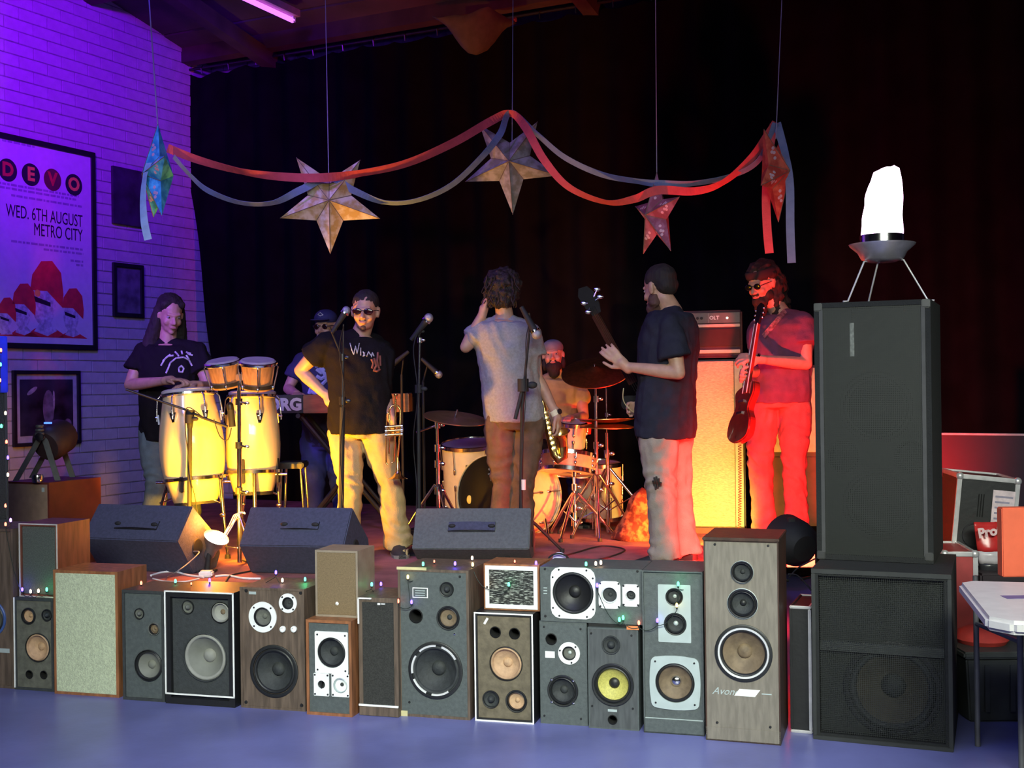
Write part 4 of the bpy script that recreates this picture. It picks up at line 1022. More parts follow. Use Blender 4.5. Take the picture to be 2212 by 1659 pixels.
def person(label, head, F, tilt, neck, shA, shB, hip, tf, armA=None, armB=None, legA=None, legB=None, s=1.0, hs=None,
           shirt=None, trousers=None, shoe=None, base=None, shirt_hem=0.0, loose=0.02, sleeve=0.62, skin=None, hipw=0.095, baggy=1.0, hem_w=None, hscale=1.0, wr=0.014):
    """arm = (elbow, wrist, hand_dir, palm_normal, curl, thumb_side); leg = (knee, ankle, toe_dir)"""
    skin = skin or M_SKIN
    neck = Vector(neck); hip = Vector(hip)
    ss = (Vector(shB) - Vector(shA)).normalized(); hs = (Vector(hs) if hs is not None else Vector((ss.x, ss.y, 0))).normalized()
    base = base or Vector((hip.x, hip.y, ZS))
    t = thing('person', label, 'person', base)
    body = MB()
    body.rings(torso_rings(hip, neck, hs, ss, tf, s))
    H = Vector(head); r, f, u = orth(F, tilt)
    h = s*hscale
    def L(x, y, z): return H + r*(x*h) + f*(y*h) + u*(z*h)
    AX = (r, f, u)
    def E(c, rad): body.ell(L(*c), tuple(q*h for q in rad), AX, 18, 12)
    E((0, -.014, .036), (.074, .095, .083)); E((0, .016, -.022), (.064, .074, .085)); E((0, .026, -.075), (.047, .052, .036))
    E((0, .068, -.096), (.021, .018, .016)); E((-.034, .062, -.032), (.024, .022, .024)); E((.034, .062, -.032), (.024, .022, .024))
    body.cap(L(0, .084, .006), L(0, .110, -.030), .0080*h, .0125*h, 10); E((-.012, .096, -.036), (.009, .011, .008)); E((.012, .096, -.036), (.009, .011, .008))
    body.cap(L(-.038, .074, .020), L(-.006, .086, .016), .0085*h, .0085*h, 10); body.cap(L(.038, .074, .020), L(.006, .086, .016), .0085*h, .0085*h, 10)
    E((0, .086, -.057), (.023, .011, .0065)); E((0, .085, -.069), (.019, .011, .0070))
    for sx in (-1, 1):
        body.ell(L(sx*.076, -.006, -.008), (.010*h, .019*h, .032*h), AX, 12, 8); body.ell(L(sx*.082, -.014, .004), (.006*h, .018*h, .024*h), AX, 12, 8)
    body.cap(L(0, -.018, -.06), neck + Vector((0,0,-0.01)), .052*h, .060*h)
    body.cap(neck + Vector((0,0,-.01)), Vector(shA) + Vector((0,0,.01)), .055*s, .050*s); body.cap(neck + Vector((0,0,-.01)), Vector(shB) + Vector((0,0,.01)), .055*s, .050*s)
    for sh, arm in ((shA, armA), (shB, armB)):
        if not arm: continue
        el, wr_, hd, pn, curl, side = arm[:6]
        sh = Vector(sh); el = Vector(el); wr_ = Vector(wr_)
        mid = el + (wr_-el)*0.28
        limb(body, [sh, sh+(el-sh)*0.45, el, mid, wr_], [.053*s, .047*s, .036*s, .039*s, .025*s])
        if curl is not None: hand(body, wr_, hd, pn, curl, side, s)
    hipJ = [hip - hs*hipw*s + Vector((0,0,-.02)), hip + hs*hipw*s + Vector((0,0,-.02))]
    for hj, leg in zip(hipJ, (legA, legB)):
        if not leg: continue
        kn, an, td = Vector(leg[0]), Vector(leg[1]), Vector(leg[2])
        limb(body, [hj, hj+(kn-hj)*0.4, kn, kn+(an-kn)*0.3, an], [.085*s, .078*s, .052*s, .054*s, .036*s])
    bake(body, 'body', skin, t, voxel=0.0065, it=2)
    # eyes
    me = MB()
    for sx in (-1, 1): me.ell(L(sx*.031, .072, .001), (.0125*h, .0120*h, .0085*h), AX, 14, 10)
    ey = me.build('eyes', mat('eye_white', (0.38, 0.34, 0.30), 0.4), t, world=True, smooth=180)
    mi = MB()
    for sx in (-1, 1): mi.ell(L(sx*.031, .0805, .001), (.0055*h, .005*h, .0055*h), AX, 12, 8)
    mi.build('irises', mat('dark_iris', (0.03, 0.015, 0.01), 0.2), ey, world=True, smooth=180)
    mo = MB(); mo.ell(L(0, .0945, -.063), (.021*h, .0055*h, .0075*h), AX, 14, 8); mo.build('lips', mat('lips', (0.42, 0.17, 0.14), 0.5), t, world=True, smooth=180)
    # shirt
    if shirt:
        sb = MB(); g = loose
        pr = [(shirt_hem-0.02, .158, .115), (shirt_hem+.10, .162, .118), (0.28, .155, .112), (0.52, .158, .115), (0.72, .178, .122), (0.86, .185, .108), (0.94, .155, .088), (0.985, .095, .075)]
        pr = [q for q in pr if q[0] >= shirt_hem-0.03]; pr.sort()
        sb.rings(torso_rings(hip, neck, hs, ss, tf, s, g, -9, 9, pr))
        for sh, arm in ((shA, armA), (shB, armB)):
            sh = Vector(sh); 
            sb.cap(neck + (sh-neck)*.12 + Vector((0,0,-.016)), sh + Vector((0,0,.006)), .064*s, .064*s)
            if arm:
                el = Vector(arm[0]); d = (el-sh); 
                e1 = sh + d*sleeve
                ns = [sh, sh+d*0.3, e1]; rs = [.064*s, .064*s+g*0.3, .062*s+g*0.6]
                sb.cap(ns[0], ns[1], rs[0], rs[1]); sb.tube([ns[1]-d.normalized()*0.01, e1], [rs[1], rs[2]], 18)
        bake(sb, 't_shirt', shirt, t, voxel=0.009, it=3, wr=wr, wscale=.09, fold='shirt')
    if trousers:
        tb = MB()
        tb.rings(torso_rings(hip, neck, hs, ss, tf, s, 0.012, -0.2, 0.2, [(-0.10, .14, .11), (-0.03, .165, .125), (0.08, .165, .122), (0.16, .155, .115)]))
        for hj, leg in zip(hipJ, (legA, legB)):
            if not leg: continue
            kn, an = Vector(leg[0]), Vector(leg[1]); b = baggy*s
            hw = (hem_w or .072)*s; end = an + (an-kn).normalized()*0.05
            limb(tb, [hj, hj+(kn-hj)*0.45, kn, kn+(an-kn)*0.4], [.098*b, .092*b, .072*b, .070*b])
            tb.tube([kn+(an-kn)*0.3, kn+(an-kn)*0.7, an, end], [.070*b, .070*b, hw, hw*1.08], 18)
        bake(tb, 'trousers', trousers, t, voxel=0.009, it=3, wr=wr*1.2, wscale=.11, fold='trousers')
    for leg in (legA, legB):
        if not leg: continue
        an, td = Vector(leg[1]), Vector(leg[2]); td.z = 0; td.normalize()
        fb = MB(); zf = ZS + 0.001; c = Vector((an.x, an.y, 0))
        R = []
        for q, hw_, ht in ((-.075, .020, .05), (-.065, .036, .075), (-.02, .040, .10), (.05, .044, .085), (.11, .050, .060), (.165, .045, .042), (.195, .022, .028)):
            cc = c + td*q*s; sx = Vector((-td.y, td.x, 0))
            R.append([cc + sx*hw_*s + Vector((0,0,zf)), cc + sx*hw_*s + Vector((0,0,zf+ht*0.45)), cc + sx*hw_*0.7*s + Vector((0,0,zf+ht*0.85)), cc + Vector((0,0,zf+ht)), cc - sx*hw_*0.7*s + Vector((0,0,zf+ht*0.85)), cc - sx*hw_*s + Vector((0,0,zf+ht*0.45)), cc - sx*hw_*s + Vector((0,0,zf))])
        fb.rings(R); o = fb.build('shoe', shoe or M_RUBBER, t, world=True, smooth=50)
        o_ = MB(); R2 = [[r_[0]+Vector((0,0,-.001)), r_[6]+Vector((0,0,-.001)), r_[6]+Vector((0,0,.022)) + (r_[6]-r_[3])*0.06, r_[0]+Vector((0,0,.022)) + (r_[0]-r_[3])*0.06] for r_ in R]
        o_.rings(R2); o_.build('sole', mat('shoe_sole', (0.25,0.23,0.2), 0.8), o, world=True)
    return t, L, AX, h

def sunglasses(t, L, AX, h, m=None, w=.026):
    m = m or mat('sunglass_lens', (0.02, 0.005, 0.008), 0.12, spec=0.7)
    mb = MB()
    for sx in (-1, 1): mb.ell(L(sx*.033, .094, .002), (w*h, .004*h, .019*h), AX, 18, 8)
    g = mb.build('sunglasses', m, t, world=True, smooth=180)
    mb = MB(); mb.tube([L(-.010, .100, .006), L(0, .103, .009), L(.010, .100, .006)], .0025*h, 6)
    for sx in (-1, 1): mb.tube([L(sx*.058, .090, .006), L(sx*.072, .06, .008), L(sx*.082, -.01, .006)], .0025*h, 6)
    mb.build('glasses_frame', M_DCHROME, g, world=True, smooth=60)
def hair_blob(t, L, AX, h, prims, m=None, nm='hair', voxel=0.008, disp=0.02, ds=0.03):
    mb = MB()
    for p in prims:
        if len(p) == 2: mb.ell(L(*p[0]), tuple(q*h for q in p[1]), AX, 18, 12)
        else: mb.cap(L(*p[0]), L(*p[1]), p[2]*h, p[3]*h, 12)
    return bake(mb, nm, m or M_HAIR, t, voxel=voxel, it=2, disp=disp, dscale=ds)
def locks(t, L, h, n, start, end, r=0.006, seed=1, m=None, nm='hair_locks', wob=0.02):
    rnd = random.Random(seed); mb = MB()
    for i in range(n):
        a = start(rnd); b = end(rnd, a)
        pts = []
        for k in range(7):
            q = k/6; p = Vector(a)*(1-q) + Vector(b)*q
            p += Vector((math.sin(q*5+i)*wob, math.cos(q*4+i*2)*wob, 0))*q
            pts.append(L(*p))
        mb.tube(pts, [r*h*(1-0.6*(k/6)) for k in range(7)], 6)
    o = mb.build(nm, m or M_HAIR, t, world=True, smooth=180); o['kind'] = 'stuff'; return o

M_TEEB = mat('black_cotton', (0.012, 0.010, 0.012), 0.95, bump=0.3, bscale=200, spec=.1)
M_TEEG = mat('grey_marl_cotton', (0.30, 0.29, 0.30), 0.9, var=0.1, scale=70, bump=0.3, bscale=200)
M_TEEM = mat('plum_cotton', (0.13, 0.05, 0.10), 0.9, bump=0.3, bscale=200)
M_TEEC = mat('charcoal_cotton', (0.026, 0.026, 0.040), 0.95, bump=0.3, bscale=200, spec=.1)
M_TEEN = mat('navy_cotton', (0.03, 0.03, 0.09), 0.9, bump=0.2)
M_JEAN = mat('grey_denim', (0.12, 0.16, 0.17), 0.9, var=0.2, scale=12, bump=0.3, bscale=200)
M_KHAKI = mat('khaki_cotton', (0.44, 0.32, 0.14), 0.9, var=0.1, scale=10, bump=0.3, bscale=160)
M_BROWNT = mat('brown_corduroy', (0.13, 0.075, 0.045), 0.9, var=0.2, scale=14, bump=0.3, bscale=200)
M_STONE = mat('stone_cotton', (0.30, 0.25, 0.20), 0.9, var=0.12, scale=10, bump=0.3, bscale=160)
M_JEANP = mat('washed_denim', (0.34, 0.13, 0.11), 0.9, var=0.2, scale=10, bump=0.3, bscale=160)
M_PRINT = mat('white_print', (0.50, 0.50, 0.50), 0.8, var=0.4, scale=60)
M_PRINTR = mat('rust_print', (0.22, 0.07, 0.05), 0.8, var=0.3, scale=40)

def stick_print(t, nm, curves, shirt_obj, m, r=0.004, flat=0.0):
    """strokes given as lists of world points just in front of the chest; each point is dropped on to the shirt surface"""
    mw = MW[shirt_obj]; mi = mw.inverted(); cl = mi @ Vector((0, 0, CAMH))
    mb = MB()
    for c in curves:
        pts = []
        for p in c:
            lp = mi @ p; d = (lp - cl).normalized()
            hit, loc, nrm, _ = shirt_obj.ray_cast(cl, d)
            if hit: pts.append(mw @ (loc + nrm*0.0025))
        if len(pts) > 1: mb.tube(pts, r, 6)
    if mb.v: return mb.build(nm, m, t, world=True)
def kid(t, nm):
    for o in t.children:
        if o.name.split('.')[0] == nm: return o
def dens(pts, n=8):
    out = []
    for i in range(len(pts)-1):
        for k in range(n): out.append(Vector(pts[i])*(1-k/n) + Vector(pts[i+1])*(k/n))
    out.append(Vector(pts[-1])); return out

# --- conga player
Y = 8.08
t, L, AX, h = person('long-haired man in black printed t-shirt playing the congas', P(368, 680, Y-.04), (.50, -.80, -.30), (0.05, 0, 1),
    P(362, 742, Y), P(310, 762, Y-.02), P(426, 762, Y+.02), P(366, 930, Y+.05), (.3, -.9, 0),
    (P(280, 832, Y-.08), P(362, 822, Y-.36), (1, -.45, .05), (0, 0, -1), 0.25, -1),
    (P(452, 838, Y-.05), P(425, 832, Y-.36), (-.7, -.7, .0), (0, 0, -1), 0.25, 1),
    (P(340, 1040, Y-.02), PZ(326, ZS+.10, Y+.02), (-.2, -1, 0)), (P(405, 1040, Y), PZ(410, ZS+.10, Y), (.3, -1, 0)),
    s=1.04, shirt=M_TEEB, trousers=M_JEAN, hs=(1, 0.1, 0), shirt_hem=-0.08, loose=0.03, sleeve=0.55, baggy=1.05)
hair_blob(t, L, AX, h, [((0, -.03, .05), (.087, .10, .088)), ((-.066, -.03, .02), (-.10, -.02, -.27), .036, .058), ((.066, -.03, .02), (.11, -.02, -.29), .036, .060), ((0, -.08, 0), (0, -.10, -.27), .08, .085), ((-.05, .03, .075), (.05, .03, .075), .03, .03)], disp=0.012, ds=.02)
tee = kid(t, 't_shirt'); cx_, cy_ = 392, 775
def C(*a): return [dens([P(x, y, 7) for x, y in c]) for c in a]
stick_print(t, 'chest_print', C([(348,790),(356,776),(368,766)], [(352,780),(362,770),(375,768)], [(362,800),(368,784),(380,774),(396,772),(408,778),(415,790)], [(378,760),(384,766),(386,770)], [(392,758),(394,766)], [(402,760),(408,766),(416,768)], [(408,776),(402,768)], [(386,795),(392,790),(397,796),(394,804),(387,803),(386,795)], [(359,806),(364,794)], [(404,762),(412,764)]), tee, M_PRINT, 0.006)
# --- keyboard player
Y = 9.1
t, L, AX, h = person('man in dark cap and round glasses behind the keyboard', P(703, 706, Y), (-.25, -1, -.05), (0, 0, 1),
    P(706, 756, Y+.04), P(652, 782, Y), P(758, 782, Y+.05), P(705, 950, Y+.05), (0, -1, 0),
    (P(622, 840, Y-.05), P(640, 850, Y-.32), (.2, -.9, -.1), (0, 0, -1), 0.4, 1),
    (P(775, 850, Y-.05), P(740, 862, Y-.30), (-.2, -.9, -.1), (0, 0, -1), 0.4, -1),
    (P(680, 1060, Y-.02), PZ(675, ZS+.1, Y), (0, -1, 0)), (P(735, 1060, Y), PZ(740, ZS+.1, Y), (0, -1, 0)), s=1.03, shirt=M_TEEN, trousers=mat('blue_denim', (0.05,0.06,0.22), 0.9), shirt_hem=-0.05, loose=0.02)
hair_blob(t, L, AX, h, [((0, .045, -.085), (.055, .055, .05)), ((0, .06, -.12), (.035, .035, .04))], m=mat('white_beard', (0.5,0.48,0.46), 0.8, bump=0.5), nm='beard', disp=0.012)
mb = MB(); mb.ell(L(0, -.012, .062), (.083*h, .106*h, .068*h), AX, 20, 12); cp = bake(mb, 'cap', mat('dark_cap', (0.03,0.03,0.12), 0.8), t, voxel=0.008)
mb = MB(); mb.ell(L(0, .10, .052), (.07*h, .07*h, .008*h), AX, 20, 8); mb.build('cap_peak', MATS['dark_cap'], cp, world=True, smooth=180)
mb = MB(); mb.tube([L(-.02,.083,.085), L(0,.088,.105), L(.02,.084,.09), L(.0,.09,.08), L(-.02,.085,.088)], .004, 6); mb.build('cap_emblem', M_PRINT, cp, world=True)
sunglasses(t, L, AX, h, w=.021)
tee = kid(t, 't_shirt')
stick_print(t, 'chest_print', C([(680,792),(690,788),(700,800),(694,806),(684,798)], [(700,805),(706,820),(696,830)], [(668,850),(672,838),(690,842),(700,852)], [(684,812),(694,818),(704,812)], [(672,846),(690,852)], [(690,795),(702,808)]), tee, mat('pale_blue_print', (0.4,0.42,0.7), 0.8), 0.014)

# --- trumpeter
Y = 7.42
t, L, AX, h = person('man in sunglasses and black lettered t-shirt standing with hand on hip', P(789, 672, Y-.02), (-.05, -1, -.10), (0.04, 0, 1),
    P(776, 728, Y+.03), P(703, 742, Y-.06), P(808, 748, Y+.12), P(778, 925, Y+.03), (.5, -.85, 0),
    (P(648, 800, Y+.03), P(708, 858, Y-.02), (.35, -.1, -1), (.8, .3, -.1), 0.35, 1),
    (P(826, 835, Y+.13), P(845, 895, Y-.05), (.15, -.2, -1), (.6, .5, 0), 1.05, -1),
    (P(757, 1045, Y-.05), PZ(752, ZS+.10, Y-.02), (-.3, -1, 0)), (P(842, 1045, Y+.02), PZ(858, ZS+.10, Y+.05), (.25, -1, 0)),
    s=1.04, shirt=M_TEEB, trousers=M_KHAKI, hs=(.93, -.1, 0), shirt_hem=-0.04, loose=0.035, sleeve=0.50, baggy=1.02, hem_w=.085, shoe=mat('striped_shoe', (0.03,0.03,0.03), 0.6), wr=0.02)
TR = t
hair_blob(t, L, AX, h, [((0, -.022, .050), (.079, .098, .078)), ((0, -.06, 0), (.074, .06, .07)), ((.03, -.085, -.04), (.045, -.09, -.24), .03, .018)], disp=0.012)
hair_blob(t, L, AX, h, [((0, .070, -.096), (.020, .020, .018)), ((-.02, .088, -.050), (.02, .089, -.050), .005, .005)], nm='beard', m=mat('brown_stubble', (0.10,0.05,0.03), 0.8), voxel=0.006, disp=0.004)
sunglasses(t, L, AX, h, w=.028)
tee = kid(t, 't_shirt')
stick_print(t, 'chest_lettering', C([(756,742),(760,756),(764,766),(768,748),(771,764),(776,742)], [(779,752),(779,768)], [(784,760),(788,768),(784,770),(788,762)], [(792,770),(796,760),(801,768)], [(802,772),(804,762),(808,770)]), tee, M_PRINT, 0.0032)
stick_print(t, 'chest_print', C([(802,776),(806,784),(803,796)], [(808,774),(812,790),(808,800)], [(816,762),(814,780),(818,796)], [(806,800),(814,802),(820,798)], [(820,768),(821,790)]), tee, M_PRINTR, 0.007)
mb = MB(); a = P(708, 858, Y-.02)
# white shoe stripes
for k_ in range(4):
    p = PZ(866 + 5*k_, ZS+.035, Y-.10); 
mb = MB(); 
for k_ in range(4):
    p = PZ(862+6*k_, ZS+.03, Y-.02-.02*k_); mb.box(p - Vector((.006,.05,.02)), p + Vector((.006,.03,.02)))
mb.build('shoe_stripes', M_KHAKI, t, world=True)

# --- saxophonist, back view
Y = 7.70
t, L, AX, h = person('saxophonist in grey t-shirt seen from behind, one hand raised to his ear', P(1086, 630, Y+.02), (.12, 1, .05), (0.02, 0, 1),
    P(1092, 692, Y), P(1038, 716, Y), P(1146, 722, Y+.02), P(1112, 905, Y+.03), (.05, 1, 0),
    (P(1006, 750, Y-.02), P(1043, 676, Y-.02), (.25, .1, 1), (1, .3, 0), 0.9, 1),
    (P(1160, 815, Y+.03), P(1201, 893, Y+.02), (.22, .05, -1), (-.9, .3, -.2), 0.7, -1),
    (P(1086, 1050, Y+.02), PZ(1078, ZS+.10, Y+.05), (-.1, 1, 0)), (P(1130, 1050, Y), PZ(1128, ZS+.10, Y), (.1, 1, 0)),
    s=1.03, shirt=M_TEEG, trousers=M_BROWNT, hs=(1, 0, 0), shirt_hem=-0.0, loose=0.030, sleeve=0.50, baggy=0.98, wr=0.022, hscale=.98)
SX = t
hair_blob(t, L, AX, h, [((0, -.01, .052), (.118, .122, .102)), ((0, -.05, -.02), (.112, .08, .09)), ((-.05, -.06, -.05), (.05, .05, .05)), ((.05, -.05, -.05), (.05, .05, .05))], disp=0.05, ds=0.035, m=mat('brown_curly_hair', (0.022,0.011,0.009), 0.7, var=0.5, scale=40, bump=0.8, bscale=70))
locks(t, L, h, 90, lambda r: (r.uniform(-.09,.09), r.uniform(-.12,-.02), r.uniform(-.02,.10)), lambda r, a: (a[0]*1.2+r.uniform(-.02,.02), a[1]-.02, a[2]-.09), r=0.007, seed=4, m=MATS['brown_curly_hair'], wob=.012)
mb = MB(); mb.tube([P(1196, 886, Y+.02), P(1202, 896, Y+.02)], 0.031*1.03, 16); mb.build('wristband', mat('pale_wristband', (0.8,0.7,0.45), 0.6), t, world=True, smooth=60)
mb = MB(); c0 = P(1208, 889, Y+.0); mb.lathe([(.018,0),(.018,.008),(.0005,.009)], c0, (0.6,-.6,0.2), 18); mb.build('watch', M_DCHROME, t, world=True, smooth=40)

# --- drummer (seated)
Y = 9.15
t, L, AX, h = person('bearded drummer in backward grey cap seated behind the kit', P(1195, 768, Y), (-.12, -1, .10), (-.08, 0, 1),
    P(1200, 816, Y+.03), P(1140, 838, Y), P(1252, 842, Y+.04), PZ(1200, ZS+.56, Y+.08), (0, -1, 0),
    (P(1140, 905, Y-.08), P(1180, 925, Y-.35), (.4, -.8, 0), (0, 0, -1), 1.0, 1),
    (P(1262, 900, Y-.08), P(1232, 905, Y-.35), (-.3, -.8, .1), (0, 0, -1), 1.0, -1),
    (PZ(1150, ZS+.54, Y-.38), PZ(1150, ZS+.10, Y-.30), (0, -1, 0)), (PZ(1245, ZS+.54, Y-.36), PZ(1250, ZS+.10, Y-.28), (.2, -1, 0)),
    s=1.0, shirt=mat('tan_vest', (0.45,0.30,0.15), 0.9), trousers=M_TEEC, hs=(1, 0, 0), shirt_hem=0.0, loose=0.02, sleeve=0.2, hipw=0.09)
mb = MB(); mb.ell(L(0, -.012, .060), (.083*h, .104*h, .066*h), AX, 20, 12); bake(mb, 'cap', mat('grey_cap', (0.16,0.17,0.22), 0.8), t, voxel=0.008)
hair_blob(t, L, AX, h, [((0, .045, -.092), (.062, .055, .050)), ((0, .05, -.13), (.045, .045, .05)), ((-.07, 0, -.06), (.02, .03, .05)), ((.07, 0, -.06), (.02, .03, .05)), ((-.022, .088, -.048), (.022, .088, -.048), .007, .007)], nm='beard', disp=0.014)
mb = MB(); c = PZ(1200, ZS, Y+.10); mb.lathe([(.0005,.40),(.15,.40),(.165,.42),(.165,.46),(.14,.48),(.0005,.485)], c, n=28)
dt = thing('drum_throne', 'round padded drum throne the drummer sits on', 'stool', c)
mb.build('seat', M_RUBBER, dt, world=True, smooth=50)
mb = MB(); mb.tube([c + Vector((0,0,.10)), c + Vector((0,0,.40))], .016, 10); mb.build('post', M_CHROME, dt, world=True, smooth=60)
for k_ in range(3):
    a_ = ang(120*k_+20); mb = MB(); mb.tube([c + Vector((0,0,.20)), c + Vector((.24*math.cos(a_), .24*math.sin(a_), .012))], .010, 8); mb.build('leg', M_CHROME, dt, world=True, smooth=60)

# --- bassist
Y = 6.9
t, L, AX, h = person('bearded bassist in dark t-shirt and ripped pale trousers, back half turned', P(1424, 622, Y+.01), (-.62, .72, -.22), (0, -.05, 1),
    P(1452, 672, Y+.02), P(1446, 708, Y-.17), P(1462, 716, Y+.19), P(1438, 915, Y+.02), (-.90, .35, 0),
    (P(1466, 806, Y-.22), P(1352, 792, Y-.10), (-.80, .05, .75), (.1, .9, .1), 0.35, 1),
    (P(1446, 832, Y+.22), P(1398, 868, Y+.14), (-.8, -.1, -.3), (.1, -.9, 0), 0.8, -1),
    (P(1428, 1065, Y-.08), PZ(1436, ZS+.10, Y-.10), (-.9, .1, 0)), (P(1462, 1065, Y+.10), PZ(1478, ZS+.10, Y+.10), (-.8, .5, 0)),
    s=1.05, shirt=M_TEEC, trousers=M_STONE, hs=(.55, .84, 0), shirt_hem=-0.10, loose=0.045, sleeve=0.66, baggy=1.10, hem_w=.085, hscale=1.0, wr=0.02, hipw=0.09)
BS = t
hair_blob(t, L, AX, h, [((0, -.022, .048), (.080, .098, .080)), ((0, -.06, 0), (.072, .055, .06))], disp=0.008)
hair_blob(t, L, AX, h, [((0, .045, -.10), (.062, .058, .050)), ((0, .050, -.15), (.050, .045, .060)), ((-.055, .01, -.07), (.026, .036, .045)), ((.055, .01, -.07), (.026, .036, .045))], nm='beard', disp=0.018, m=mat('brown_beard', (0.09,0.04,0.03), 0.8, bump=0.6))
tr = kid(t, 'trousers')
stick_print(t, 'knee_tear', C([(1414,1032),(1417,1058)], [(1418,1030),(1421,1056)], [(1423,1034),(1425,1052)], [(1411,1038),(1414,1050)], [(1428,1042),(1427,1050)]), tr, mat('tear_shadow', (0.03,0.025,0.02), 0.9), 0.006)

# --- guitarist
Y = 7.75
t, L, AX, h = person('long-haired guitarist in sunglasses and plum t-shirt, lit red', P(1646, 612, Y), (-.72, -.62, -.32), (-.05, 0, 1),
    P(1690, 680, Y+.02), P(1648, 702, Y+.10), P(1734, 698, Y-.10), P(1683, 862, Y+.02), (-.6, -.8, 0),
    (P(1640, 800, Y+.06), P(1618, 806, Y-.18), (-.5, -.5, -.1), (.4, -.6, -.2), 1.0, 1),
    (P(1742, 786, Y-.14), P(1642, 776, Y-.26), (-1, -.1, .12), (-.1, .6, -.5), 0.75, 1),
    (P(1642, 1005, Y+.04), PZ(1652, ZS+.10, Y+.04), (-.5, -.9, 0)), (P(1716, 1015, Y-.08), PZ(1722, ZS+.10, Y-.06), (-.3, -1, 0)),
    s=1.06, shirt=M_TEEM, trousers=M_JEANP, hs=(.92, -.30, 0), shirt_hem=-0.03, loose=0.035, sleeve=0.50, baggy=1.0, hem_w=.08, hscale=1.0, wr=0.02)
GT = t
hair_blob(t, L, AX, h, [((0, -.03, .055), (.090, .105, .085)), ((0, -.09, -.02), (.09, .08, .09)), ((.0, -.12, -.02), (.02, -.14, -.20), .07, .06), ((.06, -.05, -.03), (.06, -.05, -.17), .035, .03), ((-.06, -.05, -.03), (-.06, .0, -.20), .035, .03)], disp=0.05, ds=0.05)
mb = MB(); mb.lathe([(.088*h,-.02*h),(.094*h,-.012*h),(.094*h,.020*h),(.086*h,.03*h)], L(0, -.012, .058), AX[2], 32); mb.build('headband', mat('dark_headscarf', (0.02,0.015,0.02), 0.9), t, world=True, smooth=60)
hair_blob(t, L, AX, h, [((0, .055, -.098), (.055, .048, .042)), ((0, .065, -.14), (.040, .035, .055)), ((-.05, .02, -.07), (.022, .03, .035)), ((.05, .02, -.07), (.022, .03, .035)), ((-.025, .090, -.048), (.025, .090, -.048), .008, .008)], nm='beard', disp=0.018)
sunglasses(t, L, AX, h, m=mat('black_lens', (0.004,0.004,0.004), 0.15), w=.027)
mb = MB(); mb.tube([P(1632, 768, Y-.26), P(1640, 778, Y-.26)], .030, 14); mb.build('bracelet', M_CHROME, t, world=True, smooth=60)
# ================================================================== DRUMS AND STANDS
M_SHELLW = mat('cream_drum_shell', (0.62, 0.55, 0.42), 0.35, var=0.06, scale=30, coat=0.5)
M_SHELLY = mat('natural_conga_shell', (0.74, 0.60, 0.30), 0.30, var=0.10, scale=4, stretch=(5,5,0.5), coat=0.7)
M_SKINH = mat('drum_skin', (0.55, 0.50, 0.44), 0.5, var=0.06)
M_BONGO = mat('bongo_walnut', (0.32, 0.17, 0.09), 0.35, var=0.25, scale=9, stretch=(5,5,0.7), coat=0.5)
def frame_of(axis):
    w = Vector(axis).normalized(); a = w.orthogonal().normalized(); return a, w.cross(a), w
def conga(label, ctop, axis, H, rt, rb, rbot, lugs=6, plate_turn=0.0):
    w = Vector(axis).normalized()
    base = Vector(ctop) - w*H
    t = thing('conga', label, 'drum', base)
    prof = []
    for k in range(15):
        q = k/14; r = rbot + (rt - rbot)*q + (rb - (rbot+rt)/2)*math.sin(math.pi*(q**0.85))**1.1
        prof.append((r, q*(H-0.02)))
    mb = MB(); mb.lathe([(0.0005, 0.0)] + prof + [(0.0005, H-0.02)], base, w, 40); mb.build('shell', M_SHELLY, t, world=True, smooth=50)
    mb = MB(); mb.lathe([(rbot+0.003, 0), (rbot+0.006, 0.0), (rbot+0.008, 0.03), (rbot+0.003, 0.03)], base, w, 36); mb.build('foot_band', M_RUBBER, t, world=True, smooth=40)
    mb = MB(); mb.lathe([(rt+0.004, H-0.045), (rt+0.010, H-0.03), (rt+0.010, H-0.004), (rt*0.96, H+0.004), (0.0005, H+0.004)], base, w, 40); mb.build('drum_skin', M_SKINH, t, world=True, smooth=40)
    mb = MB(); mb.lathe([(rt+0.011, H-0.04), (rt+0.020, H-0.034), (rt+0.020, H-0.022), (rt+0.011, H-0.018)], base, w, 40); mb.build('rim_hoop', M_CHROME, t, world=True, smooth=40)
    a, b, _ = frame_of(w)
    for k in range(lugs):
        an = 2*math.pi*k/lugs + plate_turn; d = a*math.cos(an) + b*math.sin(an)
        rr = rt + 0.032
        mb = MB(); mb.tube([base + w*(H-0.03) + d*(rt+0.018), base + w*(H-0.05) + d*(rr+0.004), base + w*(H-0.13) + d*(rr+0.012), base + w*(H-0.185) + d*(rr+0.015)], .0050, 8)
        lg = mb.build('tuning_lug', M_CHROME, t, world=True, smooth=60)
        tn = w.cross(d)
        r2 = prof[11][0] + 0.001
        p = base + w*(H-0.165) + d*(r2 + 0.004)
        mb = MB(); q = [p + tn*0.022 + w*0.020, p - tn*0.022 + w*0.020, p - tn*0.008 - w*0.04, p + tn*0.008 - w*0.04]
        mb.add(q + [v + d*0.010 for v in q], [(3,2,1,0),(4,5,6,7),(0,1,5,4),(1,2,6,5),(2,3,7,6),(3,0,4,7)]); mb.tube([p + w*0.005 + d*0.005, p + d*(rr+0.018-r2) + w*0.005], .006, 8)
        mb.build('lug_plate', M_CHROME, lg, world=True)
    return t, base, w
Yc = 7.52
c1 = P(406, 842, Yc); CONG1 = conga('cream conga on the left, pale on its left flank and nearest the player', c1, (-.075, .06, 1), .715, .152, .200, .125, 6, 0.5)
c2 = P(545, 846, Yc+.22); CONG2 = conga('cream conga on the right, standing behind the bongos', c2, (-.01, .05, 1), .66, .140, .175, .118, 6, 0.2)
